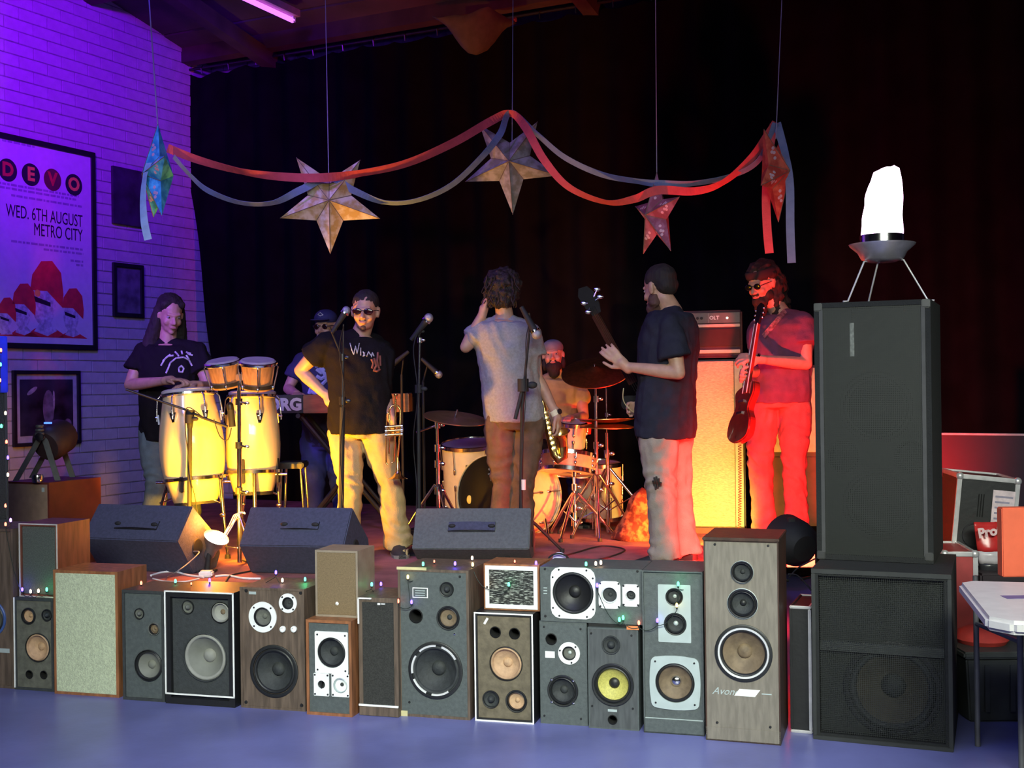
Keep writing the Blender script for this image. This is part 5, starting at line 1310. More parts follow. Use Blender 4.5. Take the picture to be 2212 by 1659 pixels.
# conga stands
def conga_stand(label, base, w, rbot, feet, up=.16):
    t = thing('conga_stand', label, 'stand', Vector((base.x, base.y, ZS)))
    c = base + w*up; r = rbot + .045
    mb = MB(); mb.lathe([(r, -.010), (r+.012, -.010), (r+.012, .010), (r, .010), (r, -.010)], c, w, 40); mb.build('holding_ring', M_CHROME, t, world=True, smooth=40)
    a, b, _ = frame_of(w)
    for k in range(4):
        an = 2*math.pi*k/4 + .6; d = a*math.cos(an) + b*math.sin(an)
        mb = MB(); mb.box((-.014, -.007, -.075), (.014, .007, .08), Matrix.Translation(c + d*(r-.006)) @ d.to_track_quat('-Y', 'Z').to_matrix().to_4x4()); mb.build('rubber_pad', M_RUBBER, t, world=True, bevel=.003)
    for k, f in enumerate(feet):
        f = Vector(f); d = Vector((f.x-c.x, f.y-c.y, 0)).normalized(); top = c + d*(r+.01)
        knee = top.lerp(f, .45)
        mb = MB(); mb.tube([top, knee], .013, 10); mb.tube([knee, f + Vector((0,0,.02))], .010, 10); lg = mb.build('leg', M_CHROME, t, world=True, smooth=60)
        mb = MB(); mb.tube([f + Vector((0,0,.025)), f], [.016, .019], 10); mb.build('rubber_foot', M_RUBBER, lg, world=True)
        mb = MB(); mb.tube([c + d*(-r*.2) - w*.06, knee + Vector((0,0,.06))], .006, 8); mb.build('brace', M_CHROME, t, world=True, smooth=60)
        mb = MB(); q = knee + Vector((0,-.02,0)); mb.ell(q, (.020,.010,.012)); mb.build('wing_nut', M_CHROME, t, world=True, smooth=60)
    mb = MB(); mb.tube([c - w*.02 - Vector((r+.05,0.03,0)), c - w*.02 + Vector((r+.05,-.03,0))], .009, 8); mb.build('cross_bar', M_CHROME, t, world=True, smooth=60)
b1, w1 = CONG1[1], CONG1[2]; b2, w2 = CONG2[1], CONG2[2]
conga_stand('chrome ring stand holding the left conga', b1, w1, .135, (PZ(322, ZS, Yc+.1), PZ(492, ZS, Yc-.12), PZ(408, ZS, Yc+.35)))
conga_stand('chrome ring stand holding the right conga', b2, w2, .128, (PZ(552, ZS, Yc+.0), PZ(610, ZS, Yc+.35), PZ(520, ZS, Yc+.5)), .15)
# bongos on a gold-lit pole stand
Yb = 7.07
def bongo(label, ctop, axis, H, rt, rbm):
    w = Vector(axis).normalized(); base = Vector(ctop) - w*H; t = thing('bongo', label, 'drum', base)
    mb = MB(); mb.lathe([(rbm-.012, .02), (rbm-.010, 0), (rbm, 0), (rt, H-.01), (rt-.01, H-.01)], base, w, 36); mb.build('shell', M_BONGO, t, world=True, smooth=40)
    mb = MB(); mb.lathe([(rbm-.010, .001), (rbm-.014, .05), (rt-.02, H-.03), (.0005, H-.03)], base, w, 30); mb.build('hollow_inside', mat('bongo_inside', (0.08,0.035,0.02), 0.8), t, world=True, smooth=40)
    mb = MB(); mb.lathe([(rt+.004, H-.03), (rt+.006, H-.008), (rt*.95, H+.003), (.0005, H+.004)], base, w, 36); mb.build('drum_skin', mat('dark_bongo_skin', (0.35,0.30,0.33), 0.5), t, world=True, smooth=40)
    mb = MB(); mb.lathe([(rt+.006, H-.028), (rt+.014, H-.022), (rt+.014, H-.010), (rt+.006, H-.006)], base, w, 36); mb.build('rim_hoop', M_CHROME, t, world=True, smooth=40)
    mb = MB(); mb.lathe([(rbm+.002, .012), (rbm+.007, .012), (rbm+.008, .034), (rbm+.004, .034)], base, w, 36); mb.build('lower_band', M_DCHROME, t, world=True, smooth=40)
    a, b, _ = frame_of(w)
    for k in range(5):
        an = 2*math.pi*k/5 + .35; d = a*math.cos(an) + b*math.sin(an)
        mb = MB(); mb.tube([base + w*(H-.018) + d*(rt+.012), base + w*(H-.03) + d*(rt+.022), base + w*(H*.5) + d*((rt+rbm)/2+.020), base + w*(.0) + d*(rbm+.010)], .0040, 8); lg = mb.build('tuning_lug', M_CHROME, t, world=True, smooth=60)
        mb = MB(); mb.ell(base + w*.018 + d*(rbm+.010), (.010,.010,.012)); mb.build('lug_nut', M_CHROME, lg, world=True, smooth=60)
    return t
bongo('smaller walnut bongo on the left of the pair', P(480, 778, Yb), (-.10, -.22, 1), .165, .093, .078)
bongo('larger walnut bongo on the right of the pair', P(557, 778, Yb), (.06, -.22, 1), .175, .100, .082)
t = thing('bongo_stand', 'upright chrome pole stand carrying the bongo pair', 'stand', PZ(518, ZS, Yb+.03))
px_ = PZ(518, ZS, Yb+.03)
top = P(516, 838, Yb+.03)
for (a, b, r) in ((P(516, 822, Yb), P(517, 960, Yb+.02), .011), (P(517, 955, Yb+.02), P(518, 1215, Yb+.03), .0145)):
    mb = MB(); mb.tube([a, b], r, 14); mb.build('pole', M_CHROME, t, world=True, smooth=60)
mb = MB(); mb.box(P(516, 815, Yb) - Vector((.035,.02,.02)), P(516, 815, Yb) + Vector((.035,.02,.02))); mb.build('centre_block', M_BONGO, t, world=True, bevel=.005)
for yy in (868, 962, 1060):
    mb = MB(); mb.tube([P(516, yy-7, Yb+.02), P(516, yy+7, Yb+.02)], .021, 12); cl = mb.build('clamp_collar', M_DCHROME, t, world=True, smooth=60)
    mb = MB(); mb.tube([P(516, yy, Yb+.02), P(532, yy+3, Yb-.02)], .006, 8); mb.ell(P(533, yy+3, Yb-.02), (.016,.006,.010)); mb.build('wing_nut', M_CHROME, cl, world=True, smooth=60)
for k, (dx, dy) in enumerate(((-.26,-.10),(.18,-.25),(.10,.30))):
    f = px_ + Vector((dx*.8, dy*.8, .012)); mb = MB(); mb.tube([px_ + Vector((0,0,.30)), f], .009, 8); mb.build('leg', M_CHROME, t, world=True, smooth=60)
    mb = MB(); mb.tube([px_ + Vector((0,0,.10)), px_ + Vector((dx*.5, dy*.5, .13))], .005, 6); mb.build('brace', M_CHROME, t, world=True)

# ------------------------------------------------------------------ drum kit
M_KITR = mat('kit_shell', (0.66, 0.58, 0.44), 0.35, var=0.06, coat=0.5)
def drum(name, label, c, axis, r, H, skin=M_SKINH, shell=None, lugs=8, hoop=M_CHROME, cat='drum', group=None, back=True):
    w = Vector(axis).normalized(); c = Vector(c)          # c = centre of the head, shell extends along -axis
    lo = c - w*H
    t = thing(name, label, cat, Vector((lo.x, lo.y, lo.z)))
    mb = MB(); mb.lathe([(r-.012, .004), (r, .004), (r, H-.004), (r-.012, H-.004)], lo, w, 48); mb.build('shell', shell or M_KITR, t, world=True, smooth=40)
    for nm, h, s_ in (('batter_head', H, 1), ('resonant_head', 0.0, -1)):
        mb = MB(); mb.lathe([(.0005, h+.002*s_), (r*.97, h+.002*s_), (r+.003, h-.004*s_)], lo, w, 48); mb.build(nm, skin if s_ > 0 else M_SKINH, t, world=True, smooth=30)
        mb = MB(); mb.lathe([(r+.003, h-.022*s_), (r+.011, h-.020*s_), (r+.012, h+.006*s_), (r+.004, h+.010*s_), (r+.002, h+.002*s_)], lo, w, 48); mb.build('hoop', hoop, t, world=True, smooth=40)
    a, b, _ = frame_of(w)
    for k in range(lugs):
        an = 2*math.pi*k/lugs + .2; d = a*math.cos(an) + b*math.sin(an)
        for h0, h1, h2 in ((H-.01, H*.66, H*.60), (.01, H*.34, H*.40)):
            mb = MB(); mb.tube([lo + w*h0 + d*(r+.013), lo + w*h1 + d*(r+.012)], .0035, 6); mb.cap(lo + w*h1 + d*(r+.006), lo + w*h2 + d*(r+.006), .010, .010, 8); mb.build('lug', M_CHROME, t, world=True, smooth=60)
    return t
bc_ = P(1065, 1075, 8.2)
wb_ = Vector((-.52, -.84, .03)).normalized()
bd = drum('bass_drum', 'big bass drum with black front head facing the audience', bc_, wb_, .285, .42, skin=mat('black_drum_head', (0.006,0.006,0.008), 0.35), lugs=8, hoop=M_SHELLW)
# emblem on the head and maker's patch
a, b, _ = frame_of(wb_)
sx = wb_.cross(Vector((0,0,1))).normalized() * -1; su = sx.cross(-wb_).normalized()
if su.z < 0: su = -su
def hd(u, v): return bc_ + sx*u + su*v + wb_*.006
mb = MB(); mb.tube([hd(-.03,.19), hd(0,.21), hd(.025,.185), hd(0,.16), hd(.02,.13), hd(-.015,.12)], .008, 6); mb.tube([hd(-.035,.16), hd(.03,.165)], .006, 6); mb.build('head_emblem', M_PRINT, bd, world=True)
mb = MB(); mb.ell(hd(-.19,-.02), (.018,.004,.03)); mb.build('head_patch', mat('yellow_patch', (0.7,0.5,0.1), 0.5), bd, world=True, smooth=180)
for sgn, (px, py) in ((1, (1178, 1122)), (-1, (985, 1110))):
    a_ = P(px, py, 8.1); f = Vector((a_.x + .02*sgn, a_.y-.12, ZS+.01)); mb = MB(); mb.tube([a_, a_.lerp(f,.5), f], [.012,.010,.006], 8); mb.build('spur', M_CHROME, bd, world=True, smooth=60)
drum('floor_tom', 'tall cream floor tom with violet-lit head left of the bass drum', P(1018, 958, 8.78), (-.03, -.14, 1), .215, .46, lugs=6)
for k_, (dx) in enumerate((-.2, .2)):
    pass
ft = bpy.data.objects['floor_tom']
for an in (0.4, 2.5, 4.6):
    c = P(1018, 1000, 8.78); d = Vector((math.cos(an)*.228, math.sin(an)*.228, 0)); mb = MB(); mb.tube([c + d, Vector((c.x+d.x, c.y+d.y, ZS+.01))], .008, 8); mb.build('leg', M_CHROME, ft, world=True, smooth=60)
drum('rack_tom', 'cream rack tom above the bass drum, beside the saxophonist\'s hand', P(1237, 912, 8.72), (.05, -.20, 1), .100, .20, lugs=5)
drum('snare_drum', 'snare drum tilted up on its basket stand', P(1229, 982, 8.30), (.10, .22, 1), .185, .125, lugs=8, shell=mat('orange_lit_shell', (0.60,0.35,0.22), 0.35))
drum('second_floor_tom', 'cream floor tom standing at the right of the kit', P(1292, 1000, 8.72), (0, -.06, 1), .165, .40, lugs=6)
bpy.data.objects['second_floor_tom'].name = 'floor_tom'
f2 = P(1292, 1000, 8.72)
ft2 = [o for o in bpy.data.objects if o.get('label') == 'cream floor tom standing at the right of the kit'][0]
for an in (0.2, 2.3, 4.4):
    d = Vector((math.cos(an)*.18, math.sin(an)*.18, 0)); mb = MB(); mb.tube([f2 + d - Vector((0,0,.1)), Vector((f2.x+d.x, f2.y+d.y, ZS+.01))], .008, 8); mb.build('leg', M_CHROME, ft2, world=True, smooth=60)
mb = MB(); mb.lathe([(.0005,0),(.035,0),(.045,.11),(.042,.11),(.034,.006),(.0005,.008)], P(1266, 938, 8.76), (0,0,1), 24)
cup = thing('red_cup', 'red plastic cup standing on the right floor tom', 'cup', P(1266, 938, 8.76)); mb.build('cup', mat('red_plastic', (0.6,0.03,0.04), 0.35), cup, world=True, smooth=40)
def tripod(t, base, hub_z, spread, n=3, r=.010, m=M_CHROME, rot=0.3, double=True):
    for k in range(n):
        a_ = rot + 2*math.pi*k/n; d = Vector((math.cos(a_), math.sin(a_), 0))
        f = base + d*spread; f.z = ZS + .012
        h = base + Vector((0,0,hub_z))
        mb = MB(); mb.tube([h + d*.02, h + d*(spread*.5) + Vector((0,0,-hub_z*.42)), f], [r, r, r*.9], 8); lg = mb.build('leg', m, t, world=True, smooth=60)
        mb = MB(); mb.tube([f + Vector((0,0,.012)), f - Vector((0,0,.010))], .015, 10); mb.build('rubber_foot', M_RUBBER, lg, world=True)
        if double:
            mb = MB(); mb.tube([base + Vector((0,0,hub_z*.35)), h + d*(spread*.5) + Vector((0,0,-hub_z*.42))], .005, 6); mb.build('brace', m, t, world=True)
def pole(t, pts, rs, m=M_CHROME, collars=(), nm='pole'):
    mb = MB(); mb.tube(pts, rs, 12); mb.build(nm, m, t, world=True, smooth=60)
def clampc(t, p, s_=1.0, m=M_CHROME):
    mb = MB(); mb.tube([Vector(p)-Vector((0,0,.02*s_)), Vector(p)+Vector((0,0,.02*s_))], .018*s_, 10); mb.ell(Vector(p)+Vector((.028*s_,-.01,0)), (.016*s_,.006*s_,.011*s_)); mb.build('clamp', m, t, world=True, smooth=50)
def cymbal(t, c, axis, r, m=M_BRONZE, nm='cymbal', bow=.10):
    mb = MB(); prof = [(.0005, .0), (r*.08, -.001), (r*.20, -r*.07), (r*.30, -r*.085), (r*.65, -r*.13), (r, -r*.20)]
    prof2 = [(a_, h-.003) for a_, h in reversed(prof)]
    mb.lathe([(a_, h+.003) for a_, h in prof] + prof2, c, axis, 48); return mb.build(nm, m, t, world=True, smooth=40)
# crash stand
def Sx(px, Y): return PZ(px, ZS, Y)
b = Sx(1291, 8.25)
t = thing('cymbal_stand', 'tall chrome stand holding the big tilted crash cymbal', 'stand', b)
pole(t, [P(1289, 1160, 8.25), P(1288, 960, 8.25)], .0145); pole(t, [P(1288, 960, 8.25), P(1287, 862, 8.25)], .010); pole(t, [P(1287, 862, 8.25), P(1286, 806, 8.25)], .008)
pole(t, [P(1286, 808, 8.25), P(1284, 786, 8.25)], .005)
for yy, s_ in ((962, 1.2), (862, 1.1), (815, .9), (1058, 1.2)): clampc(t, P(1288, yy, 8.25), s_)
tripod(t, b, .42, .30, rot=.5)
cymbal(t, P(1285, 792, 8.25), (-.10, -.50, 1), .235)
# hi-hat
b = Sx(1314, 8.38)
t = thing('hi_hat_stand', 'hi-hat on its thin rod stand between crash stand and bassist', 'stand', b)
pole(t, [P(1314, 1150, 8.38), P(1312, 980, 8.38)], .015); pole(t, [P(1312, 980, 8.38), P(1311, 935, 8.38)], .010); pole(t, [P(1311, 935, 8.38), P(1309, 832, 8.38)], .004, nm='rod')
cymbal(t, P(1311, 910, 8.38), (0.02, -.04, 1), .19, nm='top_cymbal'); cymbal(t, P(1311, 918, 8.38), (0.02, -.04, -1), .19, nm='bottom_cymbal')
for yy, s_ in ((896, .7), (980, 1.3), (1045, 1.2)): clampc(t, P(1311, yy, 8.38), s_)
tripod(t, b, .45, .36, rot=-.3)
# left ride stand and cymbal
b = Sx(948, 7.85)
t = thing('ride_stand', 'chrome boom stand holding the flat cymbal left of the kit', 'stand', b)
pole(t, [Vector((b.x, b.y, ZS+.12)), P(946, 1000, 7.85)], .014); pole(t, [P(946, 1000, 7.85), P(944, 920, 7.85)], .010)
pole(t, [P(900, 934, 7.92), P(944, 918, 7.85), P(984, 905, 7.9)], .007, nm='boom'); pole(t, [P(981, 908, 7.9), P(988, 885, 7.9)], .005, nm='cymbal_post')
for yy, s_ in ((918, 1.1), (968, 1.2), (1002, 1.2), (1060, 1.2)): clampc(t, P(945, yy, 7.85), s_)
tripod(t, b, .40, .28, rot=.9)
cymbal(t, P(986, 890, 7.98), (.13, -.18, 1), .215, m=mat('dull_bronze', (0.35,0.18,0.12), 0.5, 0.8))
# snare stand + hardware
b = Sx(1243, 8.2)
t = thing('snare_stand', 'low chrome basket stand under the snare drum', 'stand', b)
pole(t, [Vector((b.x, b.y, ZS+.05)), P(1242, 1100, 8.22)], .016); pole(t, [P(1242, 1100, 8.22), P(1240, 1030, 8.25)], .011)
for dx, dy in ((-.15, -.06), (.15, -.05), (.02, .15)):
    c = P(1238, 1022, 8.27); e = c + Vector((dx, dy, .045)); mb = MB(); mb.tube([c, e, e + Vector((dx*.1, dy*.1, .05))], .007, 8); mb.build('basket_arm', M_CHROME, t, world=True, smooth=60)
for yy, s_ in ((1022, 1.1), (1052, 1.1), (1098, 1.3), (1128, 1.3)): clampc(t, P(1241, yy, 8.22), s_)
tripod(t, b, .30, .27, rot=.1, r=.012)
# bass drum pedal
b = Sx(1150, 8.72)
t = thing('kick_pedal', 'bass drum pedal behind the bass drum, with a sprung footboard', 'pedal', b)
mb = MB(); mb.box(Vector((b.x-.05, b.y-.02, ZS+.012)), Vector((b.x+.05, b.y+.30, ZS+.03))); mb.build('footboard', M_CHROME, t, world=True, bevel=.004)
for dx in (-.05, .05): pole(t, [Vector((b.x+dx, b.y, ZS+.01)), Vector((b.x+dx, b.y, ZS+.22))], .008)
mb = MB(); mb.tube([Vector((b.x, b.y, ZS+.20)), Vector((b.x-.03, b.y+.02, ZS+.36))], .004, 6); mb.ell(Vector((b.x-.03, b.y+.0, ZS+.37)), (.025,.035,.025)); mb.build('beater', M_SKINH, t, world=True, smooth=60)

# ------------------------------------------------------------------ microphones and stands
def mic(t, p, d, s_=1.0, ball=M_CHROME, nm='microphone'):
    d = Vector(d).normalized(); p = Vector(p)
    mb = MB(); mb.tube([p - d*.155*s_, p - d*.02*s_], [.011*s_, .019*s_], 14); m_ = mb.build(nm, M_RUBBER, t, world=True, smooth=50)
    mb = MB(); mb.ell(p, (.025*s_, .025*s_, .026*s_)); mb.build('mic_grille', ball, m_, world=True, smooth=180)
    mb = MB(); mb.tube([p - d*.022*s_, p - d*.012*s_], .026*s_, 16); mb.build('grille_band', M_CHROME, m_, world=True, smooth=50)
M_BALL = mat('mic_ball_mesh', (0.42, 0.42, 0.46), 0.35, 0.6, var=0.3, scale=300, bump=0.4, bscale=500)
def cable(name, label, pts, r=.0035, m=M_RUBBER):
    mb = MB(); P2 = []
    pts = [Vector(p) for p in pts]
    for i in range(len(pts)-1):
        p0 = pts[max(i-1,0)]; p1 = pts[i]; p2 = pts[i+1]; p3 = pts[min(i+2, len(pts)-1)]
        for k in range(6):
            q = k/6; P2.append(0.5*((2*p1) + (p2-p0)*q + (2*p0-5*p1+4*p2-p3)*q*q + (3*p1-p0-3*p2+p3)*q*q*q))
    P2.append(pts[-1]); mb.tube(P2, r, 6); o = mb.build(name, m, smooth=60)
    if label: tag(o, label, 'cable')
    return o
def round_base(t, b, r=.13):
    mb = MB(); mb.lathe([(.0005, .001), (r, .001), (r, .010), (r*.8, .018), (.02, .022), (.0005, .022)], Vector((b.x, b.y, ZS)), n=32); mb.build('round_base', M_DCHROME, t, world=True, smooth=40)
# trumpeter's stand
b = Sx(736, 7.13)
t = thing('microphone_stand', 'black microphone stand directly in front of the trumpeter', 'mic stand', b)
pole(t, [Vector((b.x, b.y, ZS+.02)), P(738, 1000, 7.13)], .016, M_RUBBER); pole(t, [P(738, 1000, 7.13), P(740, 880, 7.13)], .016, M_RUBBER); pole(t, [P(740, 880, 7.13), P(741, 772, 7.13)], .008, M_DCHROME)
clampc(t, P(740, 866, 7.13), 1.2, M_DCHROME); clampc(t, P(740, 772, 7.13), 1.0, M_DCHROME)
pole(t, [P(741, 776, 7.13), P(722, 730, 7.12), P(712, 706, 7.10)], .006, M_DCHROME, nm='boom'); 
pole(t, [P(741, 776, 7.13), P(742, 700, 7.13)], .004, M_DCHROME, nm='upright_rod')
mic(t, P(748, 671, 7.08), (.55, .1, .85), 1.0, M_BALL); round_base(t, b, .085)
cable('microphone_cable', 'thin cable hanging down the mic stand in front of the trumpeter', [P(742, 705, 7.11), P(733, 760, 7.10), P(744, 850, 7.10), P(735, 1000, 7.10), PZ(760, ZS+.02, 7.08), PZ(800, ZS+.006, 7.09)])
# tall stand between trumpeter and saxophonist
b = Sx(906, 7.52)
t = thing('microphone_stand', 'black straight microphone stand between trumpeter and saxophonist, mic tilted up right', 'mic stand', b)
pole(t, [Vector((b.x, b.y, ZS+.02)), P(904, 880, 7.52)], .012, M_RUBBER); pole(t, [P(904, 880, 7.52), P(907, 735, 7.52)], .008, M_DCHROME)
clampc(t, P(904, 840, 7.52), 1.3, M_RUBBER); clampc(t, P(907, 735, 7.52), .8, M_CHROME); clampc(t, P(904, 716, 7.51), .9, M_RUBBER)
mic(t, P(926, 687, 7.47), (.62, -.2, .72), 1.15, M_BALL); pole(t, [P(907, 735, 7.52), P(903, 716, 7.50)], .008, M_RUBBER); round_base(t, b)
cable('microphone_cable', 'cable looping beside the straight mic stand between trumpeter and saxophonist', [P(900, 722, 7.49), P(893, 760, 7.47), P(902, 850, 7.47), P(893, 950, 7.49), P(900, 1060, 7.49), PZ(895, ZS+.01, 7.47)])
# saxophonist's boom stand, low tripod
b = Sx(1126, 7.42)
t = thing('microphone_stand', 'black boom microphone stand crossing the back of the saxophonist', 'mic stand', b)
pole(t, [Vector((b.x, b.y, ZS+.25)), P(1128, 880, 7.42), P(1134, 820, 7.42)], .012, M_RUBBER); pole(t, [P(1132, 832, 7.42), P(1146, 690, 7.40)], .008, M_RUBBER, nm='boom')
pole(t, [P(1130, 835, 7.42), P(1113, 905, 7.38)], .012, M_RUBBER, nm='counterweight_arm'); clampc(t, P(1130, 832, 7.42), 2.0, M_RUBBER)
pole(t, [P(1146, 692, 7.40), P(1143, 676, 7.40)], .005, M_RUBBER, nm='clip_arm')
mic(t, P(1159, 722, 7.34), (.45, -.15, -.85), 1.25, M_BALL); tripod(t, b, .25, .26, m=M_RUBBER, rot=.2, double=False)
mb = MB(); mb.tube([P(1131, 1058, 7.40), P(1131, 1036, 7.40)], .014, 12); mb.build('white_sleeve', M_WHITE, t, world=True)
cable('microphone_cable', 'cable dangling beside the boom stand behind the saxophonist', [P(1144, 694, 7.38), P(1136, 740, 7.36), P(1137, 830, 7.36), P(1130, 950, 7.36), P(1125, 1060, 7.36), PZ(1135, ZS+.01, 7.36)])
# distant microphones
for lab, mp, d, b_, pm in (('small microphone on a short boom right of the trumpeter\'s shoulder', P(841, 793, 8.3), (-.75,-.1,-.6), Sx(872, 8.45), P(873, 765, 8.4)),
                      ('blue-lit microphone low behind the straight mic stand', P(948, 809, 8.6), (.7,-.1,-.65), Sx(918, 8.7), P(924, 786, 8.65))):
    t = thing('microphone_stand', lab, 'mic stand', b_)
    pole(t, [Vector((b_.x, b_.y, ZS+.02)), Vector((b_.x, b_.y, mp.z - .05))], .009, M_RUBBER); pole(t, [Vector((b_.x, b_.y, mp.z-.05)), pm, mp - Vector(d).normalized()*.12], .006, M_RUBBER, nm='boom')
    mic(t, mp, d, 1.1, M_BALL); round_base(t, b_, .12)
# conga microphone stand
b = Sx(409, 7.22)
t = thing('microphone_stand', 'short black boom stand in front of the left conga', 'mic stand', b)
pole(t, [Vector((b.x, b.y, ZS+.02)), P(410, 905, 7.22)], .0145, M_RUBBER); 
mb = MB(); mb.tube([P(410, 925, 7.22), P(411, 886, 7.22)], [.016,.030], 12); mb.build('clutch', M_RUBBER, t, world=True, smooth=50); clampc(t, P(409, 905, 7.20), 1.3, M_RUBBER)
pole(t, [P(272, 841, 7.20), P(404, 886, 7.22)], .007, M_DCHROME, nm='boom'); pole(t, [P(404, 886, 7.22), P(437, 902, 7.22), P(492, 922, 7.25)], .008, M_RUBBER, nm='boom_front')
mb = MB(); mb.tube([P(498, 882, 7.25), P(502, 922, 7.25)], .020, 14); mb.build('microphone', M_RUBBER, t, world=True, smooth=50)
mb = MB(); mb.cap(P(497, 876, 7.25), P(498, 884, 7.25), .021, .021); mb.build('mic_grille', M_DCHROME, t, world=True, smooth=50)
round_base(t, b)
cable('microphone_cable', 'black cable drooping below the conga microphone', [P(500, 924, 7.24), P(492, 950, 7.24), P(475, 942, 7.23), P(462, 905, 7.22)], .003)
cable('microphone_cable', 'black cable wound down the pole of the conga boom stand', [P(437, 900, 7.20), P(405, 880, 7.19), P(400, 920, 7.19), P(406, 980, 7.19), P(413, 1040, 7.19), P(424, 1090, 7.18), PZ(440, ZS+.01, 7.16)], .003)

# ------------------------------------------------------------------ keyboard
Yk = 8.5
t = thing('electric_piano', 'wood-backed keyboard with pale maker lettering behind the trumpeter', 'keyboard', P(742, 893, Yk), -.03)
k = Yk/FPX
def KB(px, py, dy=0): return P(px, py, Yk + dy)
a = KB(585, 893); b = KB(883, 853)
mb = MB(); mb.box((KB(655,893).x, Yk, KB(655,893).z), (b.x, Yk+.30, KB(655,853).z)); mb.build('wooden_back', mat('orange_wood_panel', (0.30,0.11,0.035), 0.5, var=0.25, scale=7, stretch=(1,4,6)), t, world=True, bevel=.004)
mb = MB(); mb.box((a.x, Yk, a.z), (KB(655,893).x, Yk+.30, KB(655,853).z)); mb.build('end_panel', M_BLACK, t, world=True, bevel=.004)
kc = MW[t].inverted() @ KB(604, 875)
text('lettering', 'KORG', 0.115, kc.x - .005, kc.y - .002, kc.z, M_SILVER, t, bold=.006)
wk = MB(); bk = MB(); x = a.x + .02; i = 0
while x < b.x - .03:
    wk.box((x, Yk+.31, KB(0,870).z), (x+.0215, Yk+.44, KB(0,870).z+.02)); 
    if i % 7 in (0,1,3,4,5): bk.box((x+.015, Yk+.31, KB(0,870).z+.02), (x+.028, Yk+.39, KB(0,870).z+.03))
    x += .0235; i += 1
tag(wk.build('white_keys', M_WHITE, t, world=True), kind='stuff'); tag(bk.build('black_keys', M_RUBBER, t, world=True), kind='stuff')
mb = MB(); mb.box((a.x, Yk+.30, a.z-.005), (b.x, Yk+.47, KB(0,870).z-.002)); mb.build('key_bed', M_BLACK, t, world=True)
t = thing('keyboard_stand', 'black X-frame stand under the keyboard', 'stand', PZ(735, ZS, Yk+.2))
for dy in (.06, .34):
    for (x0, x1) in ((632, 838), (838, 632)):
        mb = MB(); mb.tube([Vector((KB(x0,0).x, Yk+dy+(.02 if x0 < x1 else -.02), a.z-.02)), Vector((KB(x1,0).x, Yk+dy+(.02 if x0 < x1 else -.02), ZS+.02))], .018, 8); mb.build('cross_leg', M_BLACK, t, world=True)
for zz, x0 in ((a.z-.02, 632), (a.z-.02, 838), (ZS+.02, 632), (ZS+.02, 838)):
    mb = MB(); mb.tube([Vector((KB(x0,0).x, Yk-.0, zz)), Vector((KB(x0,0).x, Yk+.42, zz))], .017, 8); mb.build('foot_bar', M_BLACK, t, world=True)
t = thing('stool', 'small chrome-legged stool right of the right conga', 'stool', PZ(628, ZS, 7.95))
mb = MB(); mb.box(P(600, 1013, 7.95), P(655, 1005, 7.95) + Vector((0,.22,.02))); mb.build('seat', M_DCHROME, t, world=True, bevel=.008)
for px, dy in ((606,.02),(648,.02),(606,.20),(648,.20)):
    mb = MB(); p = P(px, 1012, 7.95); mb.tube([p + Vector((0,dy,0)), Vector((p.x*1.0 + (-.02 if px < 620 else .03), p.y+dy, ZS+.008))], .009, 8); mb.build('leg', M_CHROME, t, world=True, smooth=60)

# ------------------------------------------------------------------ trumpet
Yt = 7.25
t = thing('trumpet', 'brass trumpet hanging bell-down from the trumpeter\'s hand', 'trumpet', P(858, 1037, Yt))
def T(px, py, dy=0): return P(px, py, Yt + dy)
mb = MB(); mb.lathe([(.012,0),(.014,.004),(.006,.022),(.0045,.045)], T(855, 851), (0,0,-1), 16); mb.build('mouthpiece', M_BRASS, t, world=True, smooth=50)
def arc(pts): return dens(pts, 3)
mb = MB(); mb.tube([T(855,862), T(853,960), T(850,998)], .006, 10); mb.build('leadpipe', M_BRASS, t, world=True, smooth=60)
mb = MB(); mb.tube([T(841,905), T(841,885), T(845,878), T(853,874,.01), T(860,878,.015), T(865,886,.015), T(864,940,.015), T(859,990,.01)], .0062, 10); mb.build('bell_tube', M_BRASS, t, world=True, smooth=60)
mb = MB(); prof = [(.0062,0),(.008,.04),(.012,.075),(.020,.10),(.035,.118),(.056,.128),(.060,.130),(.056,.126),(.034,.114),(.018,.095)]
mb.lathe([(r_, h_) for r_, h_ in prof], T(859,988,.01), (0.0,-.05,-1), 32); mb.build('bell', M_BRASS, t, world=True, smooth=60)
mb = MB(); mb.tube([T(835,930), T(835,896), T(838,891), T(842,896), T(842,930)], .0055, 10); mb.build('tuning_slide', M_BRASS, t, world=True, smooth=60)
for i, yy in enumerate((922, 931, 940)):
    mb = MB(); mb.tube([T(836, yy), T(866, yy-2)], .0095, 12); v = mb.build('valve', M_BRASS, t, world=True, smooth=50)
    mb = MB(); mb.tube([T(866, yy-2), T(870, yy-2)], .011, 12); mb.tube([T(832, yy), T(836, yy)], .010, 12); mb.build('valve_cap', M_CHROME, v, world=True, smooth=50)
for (x0, y0, x1, y1) in ((834,945,834,1000),(841,948,840,980),(834,1000,838,1004),(850,998,846,1000)):
    mb = MB(); mb.tube([T(x0,y0), T(x1,y1)], .005, 8); mb.build('slide_tube', M_BRASS, t, world=True, smooth=60)

